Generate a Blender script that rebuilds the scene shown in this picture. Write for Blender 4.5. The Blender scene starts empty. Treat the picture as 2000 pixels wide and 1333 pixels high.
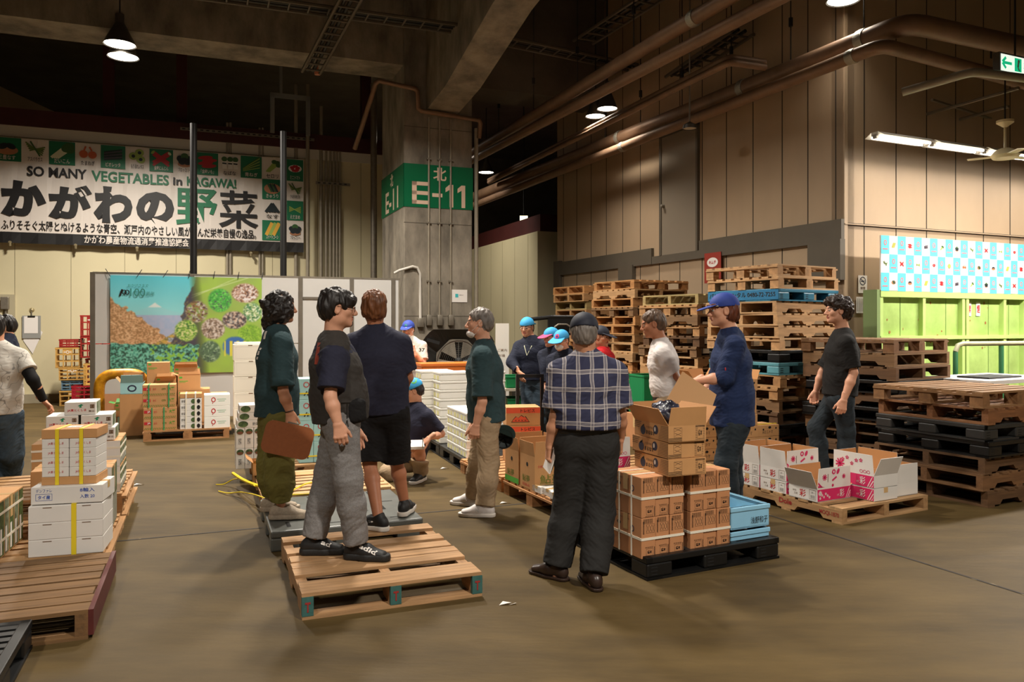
import bpy, bmesh, math, random
import numpy as np
from mathutils import Vector, Matrix, noise as mnoise
SC = bpy.context.scene
COL = SC.collection
RAD = math.radians
# ---------------------------------------------------------------- camera, exposure, world, main lamps
F, CX, HY, EYE = 1520.0, 1000.0, 634.0, 1.6          # focal length and principal point of the photograph (2000 x 1333)
cam = bpy.data.cameras.new('camera')
cam.sensor_width = 36.0
cam.lens = F / 2000.0 * 36.0
cam.shift_y = -(666.5 - HY) / 2000.0
cam.clip_start, cam.clip_end = 0.05, 200
cam_o = bpy.data.objects.new('camera', cam)
cam_o.location = (0, 0, EYE)
cam_o.rotation_euler = (RAD(90), 0, 0)
COL.objects.link(cam_o)
SC.camera = cam_o
SC.view_settings.view_transform = 'Standard'
SC.view_settings.look = 'None'
SC.view_settings.gamma = 1.0
SC.view_settings.use_curve_mapping = False
SC.view_settings.exposure = 0.0
W = bpy.data.worlds.new('hall_air')
W.use_nodes = True
W.node_tree.nodes['Background'].inputs[0].default_value = (1.0, 0.9, 0.78, 1)
W.node_tree.nodes['Background'].inputs[1].default_value = 0.02
SC.world = W
SC.cycles.max_bounces = 6
SC.cycles.diffuse_bounces = 3
SC.cycles.glossy_bounces = 3
SC.cycles.transmission_bounces = 4
SC.cycles.sample_clamp_indirect = 4.0
# hanging high-bay lamps: x, y, z of the mouth, radius, watts
LAMPS = [(-6.45, 12.8, 6.2, .24, 280), (-6.62, 13.25, 6.15, .24, 280),
         (1.566, 14.6, 5.50, .18, 24), (1.738, 14.2, 5.53, .18, 24),
         (-.80, 24.1, 6.3, .23, 80), (4.3, 10.1, 5.8, .2, 8),
         (-1.9, 10.6, 6.3, .24, 330), (.7, 10.8, 6.3, .24, 40),  # second one unseen, added to light the panel wall
         (3.0, 0.0, 6.3, .24, 540), (-3.0, -1.0, 6.3, .24, 300), (-2.5, 19.5, 6.3, .24, 170),  # all unseen, added to brighten camera-facing fronts and the far room
         (-1.0, 7.8, 6.3, .24, 280), (-3.8, 9.0, 6.3, .24, 60), (6.5, 5.0, 6.0, .24, 60)]  # last two out of view, added to lift the brightness
LAMP_COL = (1.0, .92, .81)
for i, (x, y, z, r, w) in enumerate(LAMPS):
    L = bpy.data.lights.new('high_bay_light', 'AREA')
    L.shape = 'DISK'; L.size = r * 1.9; L.energy = w; L.spread = RAD(140 if y <= 0 else 108 if x > 0 else 146); L.color = LAMP_COL
    o = bpy.data.objects.new('high_bay_light', L)
    o.location = (x, y, z - .02)
    COL.objects.link(o)

# added soft fill light behind the viewer for camera-facing fronts
L = bpy.data.lights.new('added_fill_light', 'AREA'); L.shape = 'RECTANGLE'; L.size = 11; L.size_y = 3.6; L.energy = 14; L.color = (1, .93, .84); L.spread = RAD(170)
o = bpy.data.objects.new('added_fill_light', L); o.location = (1.0, -5.7, 2.2); o.rotation_euler = (RAD(90), 0, 0); COL.objects.link(o)

# ---------------------------------------------------------------- helpers
TH, TH2 = RAD(21.64), RAD(24.5)
def V(*a): return Vector(a)
def P(px, py, Y): return V((px - CX) / F * Y, Y, EYE + (HY - py) / F * Y)
def G(px, py, z=0.0):
    Y = (EYE - z) * F / (py - HY)
    return V((px - CX) / F * Y, Y, z)
def dirs(th): return V(math.cos(th), math.sin(th), 0), V(-math.sin(th), math.cos(th), 0)
def lin(c):
    o = []
    for x in c[:3]:
        x = x / 255.0
        o.append(x / 12.92 if x <= .04045 else ((x + .055) / 1.055) ** 2.4)
    return (*o, 1.0)
MATS = {}
def M(name, rgb=None, rough=.6, metal=0.0, var=0.0, scale=6.0, bump=0.0, bscale=None, stretch=(1, 1, 1), tint=False, emit=0.0, dark=None, coat=0.0, alpha=1.0, spec=.5, attr=None, fac=(.35, .68), detail=5.0):
    if name in MATS: return MATS[name]
    m = bpy.data.materials.new(name); MATS[name] = m
    m.use_nodes = True
    nt = m.node_tree; b = nt.nodes['Principled BSDF']
    N, Lk = nt.nodes.new, nt.links.new
    c = lin(rgb)
    b.inputs['Base Color'].default_value = c
    b.inputs['Roughness'].default_value = rough
    b.inputs['Metallic'].default_value = metal
    b.inputs['Specular IOR Level'].default_value = spec
    if coat: b.inputs['Coat Weight'].default_value = coat
    if alpha < 1: b.inputs['Alpha'].default_value = alpha
    if emit:
        b.inputs['Emission Color'].default_value = c; b.inputs['Emission Strength'].default_value = emit
    src = None
    if var or bump:
        tc = N('ShaderNodeTexCoord'); mp = N('ShaderNodeMapping'); mp.inputs['Scale'].default_value = stretch
        Lk(tc.outputs['Object'], mp.inputs[0])
        nz = N('ShaderNodeTexNoise'); nz.inputs['Scale'].default_value = scale; nz.inputs['Detail'].default_value = detail
        nz.inputs['Roughness'].default_value = .62
        Lk(mp.outputs[0], nz.inputs['Vector'])
    if var:
        rp = N('ShaderNodeValToRGB')
        dk = lin(dark) if dark else (*[x * (1 - var) for x in c[:3]], 1)
        rp.color_ramp.elements[0].color = dk; rp.color_ramp.elements[1].color = c
        rp.color_ramp.elements[0].position, rp.color_ramp.elements[1].position = fac
        Lk(nz.outputs['Fac'], rp.inputs[0]); src = rp.outputs[0]
    if attr:
        at = N('ShaderNodeAttribute'); at.attribute_name = attr; src = at.outputs['Color']
    if tint:
        oi = N('ShaderNodeObjectInfo'); mx = N('ShaderNodeMix'); mx.data_type = 'RGBA'; mx.blend_type = 'MULTIPLY'; mx.inputs[0].default_value = 1
        if src: Lk(src, mx.inputs[6])
        else: mx.inputs[6].default_value = c
        Lk(oi.outputs['Color'], mx.inputs[7]); src = mx.outputs[2]
    if src: Lk(src, b.inputs['Base Color'])
    if bump:
        bp = N('ShaderNodeBump'); bp.inputs['Strength'].default_value = bump; bp.inputs['Distance'].default_value = .02
        if bscale:
            n2 = N('ShaderNodeTexNoise'); n2.inputs['Scale'].default_value = bscale; n2.inputs['Detail'].default_value = 3
            Lk(mp.outputs[0], n2.inputs['Vector']); Lk(n2.outputs['Fac'], bp.inputs['Height'])
        else: Lk(nz.outputs['Fac'], bp.inputs['Height'])
        Lk(bp.outputs[0], b.inputs['Normal'])
    return m
def C(name, rgb, **k):                                   # plain ink or paint
    return M(name, rgb, **k)
_glyphs = {}
def glyphs(s, bold=0.0):
    k = (s, bold)
    if k not in _glyphs:
        cu = bpy.data.curves.new('t', 'FONT'); cu.body = s; cu.offset = bold; cu.resolution_u = 3
        ob = bpy.data.objects.new('t', cu)
        me = bpy.data.meshes.new_from_object(ob)
        n = len(me.vertices); co = np.zeros(n * 3); me.vertices.foreach_get('co', co)
        co = co.reshape(-1, 3)[:, :2]
        fs = [tuple(p.vertices) for p in me.polygons]
        bpy.data.objects.remove(ob); bpy.data.curves.remove(cu); bpy.data.meshes.remove(me)
        if n: co = (co - co.min(0)) / np.maximum(np.ptp(co, axis=0), 1e-6)
        _glyphs[k] = (co, fs)
    return _glyphs[k]
class MB:
    def __init__(s): s.v = []; s.f = []; s.m = []; s.mats = []
    def mi(s, mat):
        if mat not in s.mats: s.mats.append(mat)
        return s.mats.index(mat)
    def add(s, vs, fs, mat, mx=None):
        o = len(s.v); i = s.mi(mat)
        s.v.extend([tuple(mx @ Vector(v)) if mx else tuple(v) for v in vs])
        s.f.extend([tuple(o + a for a in f) for f in fs]); s.m.extend([i] * len(fs)); return s
    def box(s, x0, y0, z0, x1, y1, z1, mat, mx=None):
        return s.add([(x0, y0, z0), (x1, y0, z0), (x1, y1, z0), (x0, y1, z0), (x0, y0, z1), (x1, y0, z1), (x1, y1, z1), (x0, y1, z1)],
                     [(0, 3, 2, 1), (4, 5, 6, 7), (0, 1, 5, 4), (1, 2, 6, 5), (2, 3, 7, 6), (3, 0, 4, 7)], mat, mx)
    def rbox(s, x0, y0, z0, x1, y1, z1, mat, r=.01, mx=None):       # box with chamfered edges
        bm = bmesh.new(); bmesh.ops.create_cube(bm, size=1)
        for v in bm.verts: v.co = Vector((x0 + (v.co.x + .5) * (x1 - x0), y0 + (v.co.y + .5) * (y1 - y0), z0 + (v.co.z + .5) * (z1 - z0)))
        bmesh.ops.bevel(bm, geom=bm.edges[:], offset=r, segments=2, profile=.5, affect='EDGES')
        bm.verts.index_update()
        s.add([v.co for v in bm.verts], [[v.index for v in f.verts] for f in bm.faces], mat, mx); bm.free(); return s
    def cyl(s, p0, p1, r0, mat, r1=None, n=14, caps=True):
        return s.tube([p0, p1], [r0, r0 if r1 is None else r1], mat, n, caps)
    def tube(s, pts, r, mat, n=10, caps=True):
        pts = [Vector(p) for p in pts]; k = len(pts)
        rs = r if isinstance(r, (list, tuple)) else [r] * k
        t0 = (pts[1] - pts[0]).normalized()
        a = t0.orthogonal().normalized(); vs = []; fs = []
        for i, p in enumerate(pts):
            if i == 0: t = t0
            elif i == k - 1: t = (pts[i] - pts[i - 1]).normalized()
            else: t = ((pts[i + 1] - p).normalized() + (p - pts[i - 1]).normalized()).normalized()
            a = (a - t * a.dot(t)).normalized(); b = t.cross(a)
            for j in range(n):
                q = 2 * math.pi * j / n
                vs.append(p + (a * math.cos(q) + b * math.sin(q)) * rs[i])
        for i in range(k - 1):
            for j in range(n):
                j2 = (j + 1) % n
                fs.append((i * n + j, i * n + j2, (i + 1) * n + j2, (i + 1) * n + j))
        if caps: fs += [tuple(range(n))[::-1], tuple(range((k - 1) * n, k * n))]
        return s.add(vs, fs, mat)
    def lathe(s, prof, mat, n=24, mx=None):                          # (r, z) profile about z
        vs = []; fs = []
        for r, z in prof:
            for j in range(n):
                q = 2 * math.pi * j / n; vs.append((r * math.cos(q), r * math.sin(q), z))
        for i in range(len(prof) - 1):
            for j in range(n):
                j2 = (j + 1) % n
                fs.append((i * n + j, i * n + j2, (i + 1) * n + j2, (i + 1) * n + j))
        return s.add(vs, fs, mat, mx)
    def poly(s, pts, mat): return s.add(pts, [tuple(range(len(pts)))], mat)
    def sweep(s, prof, axis, h, mat, mx=None):                        # profile polygon (list of 3D points) extruded by vector
        n = len(prof); hv = Vector(h)
        a = [Vector(p) for p in prof]; vs = a + [p + hv for p in a]
        fs = [tuple(range(n))[::-1], tuple(range(n, 2 * n))] + [(i, (i + 1) % n, n + (i + 1) % n, n + i) for i in range(n)]
        return s.add(vs, fs, mat, mx)
    def decal(s, O, R, U, pts2, mat): O, R, U = Vector(O), Vector(R), Vector(U); return s.poly([O + R * a + U * b for a, b in pts2], mat)
    def rect(s, O, R, U, x0, y0, x1, y1, mat): return s.decal(O, R, U, [(x0, y0), (x1, y0), (x1, y1), (x0, y1)], mat)
    def ell(s, O, R, U, cx, cy, a, b, mat, n=16, rot=0):
        c, q = math.cos(rot), math.sin(rot)
        return s.decal(O, R, U, [(cx + a * math.cos(t) * c - b * math.sin(t) * q, cy + a * math.cos(t) * q + b * math.sin(t) * c) for t in [2 * math.pi * i / n for i in range(n)]], mat)
    def ring(s, O, R, U, cx, cy, a, b, w, mat, n=20):
        O, R, U = Vector(O), Vector(R), Vector(U); vs = []
        for i in range(n):
            t = 2 * math.pi * i / n
            vs += [O + R * (cx + a * math.cos(t)) + U * (cy + b * math.sin(t)), O + R * (cx + (a - w) * math.cos(t)) + U * (cy + (b - w) * math.sin(t))]
        return s.add(vs, [(2 * i, 2 * ((i + 1) % n), 2 * ((i + 1) % n) + 1, 2 * i + 1) for i in range(n)], mat)
    def stroke(s, O, R, U, x0, y0, x1, y1, w, mat):
        d = Vector((x1 - x0, y1 - y0)); n = Vector((-d.y, d.x)).normalized() * w / 2
        return s.decal(O, R, U, [(x0 + n.x, y0 + n.y), (x0 - n.x, y0 - n.y), (x1 - n.x, y1 - n.y), (x1 + n.x, y1 + n.y)], mat)
    def frame(s, O, R, U, x0, y0, x1, y1, w, mat):
        s.rect(O, R, U, x0, y0, x1, y0 + w, mat); s.rect(O, R, U, x0, y1 - w, x1, y1, mat)
        s.rect(O, R, U, x0, y0, x0 + w, y1, mat); return s.rect(O, R, U, x1 - w, y0, x1, y1, mat)
    def text(s, t, O, R, U, x0, y0, x1, y1, mat, bold=0.0):            # fills the rectangle x0..x1, y0..y1
        co, fs = glyphs(t, bold); O, R, U = Vector(O), Vector(R), Vector(U)
        return s.add([O + R * (x0 + a * (x1 - x0)) + U * (y0 + b * (y1 - y0)) for a, b in co], fs, mat)
    def build(s, name, parent=None, smooth=None, loc=None, rz=None):
        me = bpy.data.meshes.new(name)
        me.from_pydata(s.v, [], s.f)
        for m in s.mats: me.materials.append(m)
        me.polygons.foreach_set('material_index', s.m)
        if smooth:
            me.polygons.foreach_set('use_smooth', [True] * len(s.f)); me.set_sharp_from_angle(angle=RAD(smooth if smooth is not True else 40))
        me.validate(); me.update()
        o = bpy.data.objects.new(name, me); COL.objects.link(o)
        if parent: o.parent = parent
        if loc is not None: o.location = loc
        if rz is not None: o.rotation_euler = (0, 0, rz)
        return o
def tag(o, label=None, cat=None, group=None, kind=None):
    if label: o['label'] = label
    if cat: o['category'] = cat
    if group: o['group'] = group
    if kind: o['kind'] = kind
    return o
def thing(name, label, cat, loc=(0, 0, 0), rz=0.0, group=None):
    o = bpy.data.objects.new(name, None); COL.objects.link(o)
    o.empty_display_size = .1
    o.location = loc; o.rotation_euler = (0, 0, rz)
    return tag(o, label, cat, group)
def struct(o): return tag(o, kind='structure')
def copy_tree(o, loc=None, rz=None, label=None, group=None, color=None, parent=None):
    c = o.copy(); COL.objects.link(c)
    if parent: c.parent = parent
    if loc is not None: c.location = loc
    if rz is not None: c.rotation_euler = (0, 0, rz)
    if label: c['label'] = label
    if group: c['group'] = group
    if color: c.color = color
    for ch in [x for x in o.children]: copy_tree(ch, color=color, parent=c)
    return c
def paint(o, color):
    o.color = color
    for ch in o.children: paint(ch, color)
def drop(o):
    for ch in list(o.children): drop(ch)
    bpy.data.objects.remove(o)
def onplane(px, py, O, e):                                  # photo pixel -> (distance along e, height) on a vertical plane through O
    a = (px - CX) / F; t = (a * O[1] - O[0]) / (e[0] - a * e[1]); Y = O[1] + t * e[1]
    return t, EYE + (HY - py) / F * Y
ORD = ['bottom', 'second', 'third', 'fourth', 'fifth', 'sixth', 'seventh', 'eighth', 'ninth', 'tenth', 'eleventh', 'twelfth', 'thirteenth', 'fourteenth', 'fifteenth', 'sixteenth', 'seventeenth', 'eighteenth']
UP = V(0, 0, 1)
# ---------------------------------------------------------------- the hall: floor, walls, ceiling, column, beams
e1, d1 = dirs(TH); e2, d2 = dirs(TH2)
floor_m = M('worn_concrete_floor', (90, 73, 43), rough=.6, spec=.15, var=.3, scale=2.4, bump=.1, bscale=22, stretch=(.4, 1.3, 1), dark=(64, 51, 29), fac=(.3, .66), detail=12)
cream = M('cream_panel', (214, 203, 166), rough=.45, var=.06, scale=.8)
cream_d = M('panel_seam', (150, 140, 110), rough=.6)
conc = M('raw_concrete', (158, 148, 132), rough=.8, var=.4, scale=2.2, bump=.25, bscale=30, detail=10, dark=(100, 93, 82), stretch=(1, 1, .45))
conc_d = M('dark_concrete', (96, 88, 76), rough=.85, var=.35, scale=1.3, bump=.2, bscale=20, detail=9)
beige = M('beige_panel', (176, 152, 124), rough=.5, var=.12, scale=.9, stretch=(1, 1, .4))
seam = M('black_seam', (40, 33, 27), rough=.8)
band_m = M('grey_band', (92, 84, 72), rough=.6, var=.1, scale=3)
redsteel = M('oxide_red_steel', (74, 28, 24), rough=.6, var=.2, scale=4)
black_m = M('black_paint', (22, 21, 20), rough=.5)
galv = M('galvanised_steel', (150, 142, 128), rough=.45, metal=.6, var=.2, scale=12)
b = MB(); b.box(-16, -6, -.2, 16, 30, 0, floor_m); struct(b.build('floor'))
# expansion joints cut into the floor
def joint(name, p, q, w):
    p, q = V(*p), V(*q); n = (q - p).normalized().cross(UP) * w / 2
    b = MB(); b.add([p + n, p - n, q - n, q + n], [(3, 2, 1, 0)], seam)
    rnd = random.Random(3); L = (q - p).length; u = (q - p).normalized(); chip = M('chipped_edge', (176, 160, 120), rough=.8)
    for i in range(int(L * 5)):
        c = p + u * rnd.uniform(0, L) + n * rnd.choice((-1.1, 1.1, .5)); a = rnd.uniform(.01, .03)
        b.add([c + u * a, c - n * .35, c - u * a, c + n * .35], [(0, 1, 2, 3)], chip)
    o = b.build(name); o.location.z = .002; return struct(o)
j0, j1 = G(240, 1057), G(925, 993.7); u = (j1 - j0).normalized()
joint('trim_1', j0 - u * 2.6, j1 + u * 1.2, .022)
a0 = G(1537, 1018); u = (G(2000, 1162) - a0).normalized()
joint('trim_2', a0 - u * .6, a0 + u * 3.4, .02)
a0 = G(12, 985); u = (G(72, 932) - a0).normalized()
joint('trim_3', a0 - u * .7, a0 + u * 3.2, .09)
# cream wall that carries the banner
WL = V(-9.47, 16.0, 0)
WLZ = 5.62
b = MB(); b.box(-7, 0, 0, 8.6, .15, WLZ, cream)
for i in range(-7, 9):
    b.box(i * 1.0 + .35, -.004, 0, i * 1.0 + .362, 0, WLZ - .2, cream_d)
b.box(-7, -.05, WLZ - .22, 8.6, 0, WLZ, M('white_cornice', (212, 206, 192), rough=.4)); b.box(-7, -.12, 0, 8.6, 0, .18, M('kerb_grey', (150, 140, 116), rough=.8))
struct(b.build('wall_left', loc=WL, rz=TH))
b = MB()
b.box(-7, -.1, WLZ, 8.6, .3, WLZ + .34, redsteel)
for x in (-4, .9, 2.35, 6.45): b.box(x, .35, WLZ + .3, x + .22, .6, 9, redsteel)
b.box(-7, .3, 8.2, 8.6, .55, 8.45, redsteel)
struct(b.build('trim_4', loc=WL, rz=TH))
# dark space behind and ceiling
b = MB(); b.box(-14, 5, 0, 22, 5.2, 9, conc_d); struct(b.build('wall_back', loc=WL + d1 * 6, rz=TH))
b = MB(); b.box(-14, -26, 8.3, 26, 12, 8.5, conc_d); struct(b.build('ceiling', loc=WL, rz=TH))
# sides and rear of the hall, out of the frame
b = MB(); b.box(-14.6, -6, 0, -14.4, 26, 9, beige); struct(b.build('wall_west'))
b = MB(); b.box(-16, -6.2, 0, -5, -6, 9, beige); b.box(7, -6.2, 0, 16, -6, 9, beige); b.box(-5, -6.2, 4.2, 7, -6, 9, beige); struct(b.build('wall_rear'))
b = MB(); b.box(15.8, -6, 0, 16, 26, 9, beige); struct(b.build('wall_east'))
# column with green address band
CB = V(-2.013, 14.5, 0)
b = MB(); b.rbox(0, 0, 0, 1.34, 1.9, 8.3, conc, r=.02)
for z in (1.75, 3.5, 5.3): b.box(-.002, -.003, z, 1.342, 0, z + .012, conc_d)
col = struct(b.build('column', loc=CB, rz=TH))
green = M('sign_green', (16, 104, 66), rough=.25)
pale = M('sign_pink_white', (226, 196, 172), rough=.3)
b = MB(); z0, z1 = 3.80, 4.61
b.box(-.012, -.012, z0, 1.352, 0, z1, green); b.box(-.012, -.012, z0, 0, 1.912, z1, green)
O = (0, -.015, z0)
R = V(1, 0, 0)
b.text('北', O, R, UP, .56, .52, .82, .77, pale, .015)
b.rect(O, R, UP, .15, .06, .24, .48, pale)
for z in (.06, .235, .41): b.rect(O, R, UP, .15, z, .46, z + .07, pale)
b.rect(O, R, UP, .54, .21, .74, .28, pale)
for x in (.88, 1.12): b.decal(O, R, UP, [(x, .03), (x + .075, .03), (x + .075, .46), (x, .46), (x - .08, .39), (x - .08, .31), (x, .36)], pale)
O2 = (-.015, 1.7, z0); R2 = V(0, -1, 0)
b.text('北', O2, R2, UP, .62, .52, .88, .77, pale, .015); b.text('E-11', O2, R2, UP, .2, .04, 1.3, .46, pale, .02)
tag(b.build('column_sign', loc=CB, rz=TH), 'green address band reading E-11 wrapped round the concrete column', 'sign')
# the long beam in the plane of the column and the haunched beam that meets it
b = MB(); b.box(-8, .05, 6.45, 0, .95, 8.3, conc); b.box(1.34, .05, 6.2, 9, .95, 8.3, conc_d)  # right half of the same beam coloured darker where no light reaches
struct(b.build('beam_main', loc=CB, rz=TH))
def prism_beam(name, pts, w, mat):
    b = MB(); prof = [V(0, -s, z) for s, z in pts] + [V(0, -pts[-1][0], 8.3), V(0, -pts[0][0], 8.3)]
    b.sweep(prof, None, (w, 0, 0), mat); return b
b = prism_beam('x', [(0, 5.62), (1.3, 5.74), (3.6, 6.25), (9, 6.9)], .62, conc)
struct(b.build('beam_haunched', loc=CB + e1 * .42 - d1 * .02, rz=TH))
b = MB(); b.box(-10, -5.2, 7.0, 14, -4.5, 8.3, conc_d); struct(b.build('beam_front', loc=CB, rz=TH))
# panelled cold-store block on the far side: dark face and lit face
K = V(4.47, 10.5, 0)
b = MB(); b.box(0, 0, 0, .2, 8.25, 8.3, beige)            # local y runs away along d2
for i, y in enumerate([.12, .62] + [1.12 + .62 * k for k in range(19)]):
    if y < 8.2: b.box(-.004, y, 0, 0, y + .014, 8.3, seam)
b.box(-.06, -.02, 2.72, 0, 3.0, 3.02, band_m); b.box(-.06, 4.4, 2.72, 0, 8.25, 3.02, band_m)
b.box(-.05, 3.0, 2.72, 0, 4.4, 2.86, band_m)
b.box(-.09, -.03, 2.2, 0, .55, 2.75, band_m); b.box(-.09, 5.0, 2.15, 0, 5.5, 2.75, band_m); b.box(-.09, 8.0, 2.4, 0, 8.27, 3.05, band_m)
struct(b.build('wall_dark', loc=K, rz=TH2))
b = MB(); b.box(-.04, 0, 2.86, 0, 1.0, 5.0, M('grey_door', (132, 120, 104), rough=.5)); b.box(-.055, -.05, 2.86, 0, 0, 5.05, band_m); b.box(-.055, 1.0, 2.86, 0, 1.06, 5.05, band_m); b.box(-.055, -.05, 5.0, 0, 1.06, 5.06, band_m)
o = struct(b.build('door_1', loc=K + d2 * 3.1, rz=TH2))
b = MB(); b.lathe([(.0, 0), (.03, 0), (.03, .06), (0, .07)], galv, 12, Matrix.Translation((-.04, .93, 3.75)) @ Matrix.Rotation(-math.pi / 2, 4, 'Y')); b.build('door_handle', parent=o)
b = MB(); b.box(0, 0, 0, 9, .2, 8.3, beige)
for x in (.38, 1.0, 1.62, 2.24, 2.86, 3.48, 4.1, 4.72, 5.34, 6): b.box(x, -.004, 0, x + .014, 0, 8.3, seam)
b.box(0, -.012, 2.94, 9, 0, 2.975, seam); b.box(0, -.03, 2.95, 9, 0, 2.965, beige); b.box(0, -.02, 0, .06, .0, 8.3, beige)
struct(b.build('wall_lit', loc=K, rz=TH2))
# far cream room seen past the column
RB = V(.625, 19.0, 0)
b = MB(); b.box(0, 0, 0, 4, 8, 3.88, cream)
for i in range(9): b.box(-.004, .6 + i * .9, 0, 0, .61 + i * .9, 3.85, cream_d)
struct(b.build('wall_far', loc=RB, rz=TH))
b = MB(); b.box(-.05, -.3, 3.88, 4, 8, 4.3, redsteel); b.box(-6, 8, 0, 0, 8.2, 3.3, conc_d); struct(b.build('trim_5', loc=RB + V(0, .3, 0), rz=TH))
# ---------------------------------------------------------------- lamps
lamp_glass = M('lamp_glass', (255, 244, 224), emit=9.0)
shade_m = M('lamp_shade_enamel', (70, 66, 60), rough=.4)
spots = ['upper lamp of the pair above the banner', 'lower lamp of the pair above the banner', 'lower lamp of the pair under the brown pipes',
         'upper lamp of the pair under the brown pipes', 'small far lamp beside the column', 'lamp cut by the top edge over the dark panel wall',
         'lamp over the aisle in front of the column', 'added unseen lamp over the wooden towers side of the aisle', 'added unseen lamp over the aisle behind the viewer', 'added unseen lamp behind the viewer towards the low pallet stack',
         'added lamp hidden behind the concrete column', 'lamp above the crouching man', 'added unseen lamp above the heap of brown cartons', 'added unseen lamp above the aisle before the green container']
for (x, y, z, r, w), s in zip(LAMPS, spots):
    t = thing('pendant_lamp', 'lit cone-shaped pendant lamp, ' + s, 'lamp', (x, y, z), 0, 'high bay lamps')
    b = MB(); b.lathe([(r + .01, 0), (r * .86, .1), (r * .38, .32), (r * .3, .36), (r * .28, .5), (0, .5)], shade_m, 28); b.build('lamp_shade', t, 40)
    b = MB(); b.lathe([(r * .97, .012), (r * .5, -.003), (0, -.008)], lamp_glass, 28); b.build('lens', t, 60)
    b = MB(); b.cyl((0, 0, .5), (0, 0, 8.3 - z), .012, black_m); b.build('hanger_rod', t)
pu = P(1347, 252, 12.0)
t = thing('pendant_lamp', 'small unlit pendant lamp hanging before the dark panel wall', 'lamp', pu)
b = MB(); b.lathe([(.11, 0), (.1, .06), (.03, .1), (.0, .12)], shade_m, 20); b.build('lamp_shade', t, 40)
b = MB(); b.lathe([(.1, .01), (0, .0)], M('frosted_lens', (190, 180, 165), rough=.4), 20); b.build('lens', t)
b = MB(); b.cyl((0, 0, .11), (0, 0, 8.3 - pu.z), .012, galv); b.build('hanger_rod', t)
# fluorescent battens along the lit wall, then an added unseen row for extra light
fl_m = M('fluorescent_tube', (255, 250, 240), emit=6.0)
for i in range(8):
    t0, off = (-.115 + i * 1.06, .6) if i < 5 else (.45 + (i - 5) * 1.06, 2.5)
    p = K + e2 * t0 - d2 * off + UP * 3.97
    t = thing('fluorescent_batten', (['first', 'second', 'third', 'fourth', 'fifth'][i] + ' glowing strip light along the beige wall counted from its corner') if i < 5 else ['first', 'second', 'third'][i - 5] + ' added unseen strip light of the row before the green container', 'lamp', p, TH2, 'strip lights on the beige wall')
    bw = M('batten_white', (200, 194, 180), rough=.5)
    b = MB(); b.box(0, -.05, .03, .98, .05, .08, bw); b.box(0, -.03, 0, .03, .03, .05, galv); b.box(.95, -.03, 0, .98, .03, .05, galv)
    b.add([(0, -.05, .08), (.98, -.05, .08), (.98, -.15, .02), (0, -.15, .02), (0, .05, .08), (.98, .05, .08), (.98, .15, .02), (0, .15, .02)], [(0, 1, 2, 3), (4, 7, 6, 5), (0, 4, 5, 1)], bw); b.build('housing', t)
    for yy in (-.06, .06):
        b = MB(); b.cyl((.03, yy, .02), (.95, yy, .02), .018, fl_m); b.build('tube', t)
    L = bpy.data.lights.new('strip_light', 'AREA'); L.shape = 'RECTANGLE'; L.size = .9; L.size_y = .2; L.energy = 19 if i < 5 else 145; L.color = (1, .93, .84); L.spread = RAD(160)
    o = bpy.data.objects.new('strip_light', L); o.location = p + e2 * .47; o.rotation_euler = (0, 0, TH2); COL.objects.link(o)
# ---------------------------------------------------------------- banner on the cream wall
ink = C('ink_black', (24, 22, 22), rough=.5); bgreen = C('banner_green', (22, 112, 74), rough=.5)
bwhite = M('banner_vinyl', (226, 216, 206), rough=.45, var=.05, scale=2)
WO = WL - d1 * .16
def bw_(px, py): return onplane(px, py, WO, e1)
t0, _ = bw_(-30, 268); t1, _ = bw_(593, 313)
_, zt = bw_(300, 290); _, zb = bw_(300, 484); _, zk = bw_(300, 463.5)
b = MB()
n = 40; vs = []; fs = []
for i in range(n + 1):
    u = t0 + (t1 - t0) * i / n
    for k, z in enumerate((zb, zk, zt)): vs.append((u, .012 * math.sin(i * 1.7) * (k != 1), z))
b.add(vs, [(3 * i + 1, 3 * i + 4, 3 * i + 5, 3 * i + 2) for i in range(n)], bwhite)
b.add(vs, [(3 * i, 3 * i + 3, 3 * i + 4, 3 * i + 1) for i in range(n)], ink)
O = V(0, -.02, 0); R = V(1, 0, 0)
def bt(s, x0, y0, x1, y1, m, bold=0.0, xm=None):           # text between two photo pixels (height taken at its middle)
    u0 = bw_(x0, y0)[0]; u1 = bw_(x1, y1)[0]; xm = (x0 + x1) / 2
    z1 = bw_(xm, y0)[1]; z0 = bw_(xm, y1)[1]
    b.text(s, O, R, UP, u0, z0, u1, z1, m, bold)
for ch, x0, x1, y0, y1, m in [('か', 2, 91, 353, 424, ink), ('が', 95, 180, 361, 429, ink), ('わ', 183, 259, 365, 436, ink), ('の', 266, 340, 375, 438, ink), ('野', 344, 424, 369, 443, bgreen), ('菜', 427, 504, 373, 447, ink)]:
    bt(ch, x0, y0, x1, y1, m, .06 if ch in 'かがわの' else .016)
bt('SO MANY', 53, 328, 170, 347.5, ink, .028); bt('VEGETABLES', 179, 338, 330, 358.5, bgreen, .028); bt('in', 338, 347, 356, 362, ink, .028); bt('KAGAWA!', 365, 348, 461, 366, bgreen, .028)
bt('ふりそそぐ太陽とぬけるような青空、瀬戸内のやさしい風が育んだ栄養自慢の逸品。', 3, 439, 500, 458, ink, .012)
bt('かがわ農産物流通消費推進協議会', 165, 463.5, 369, 479.5, bwhite, .02)
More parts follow.
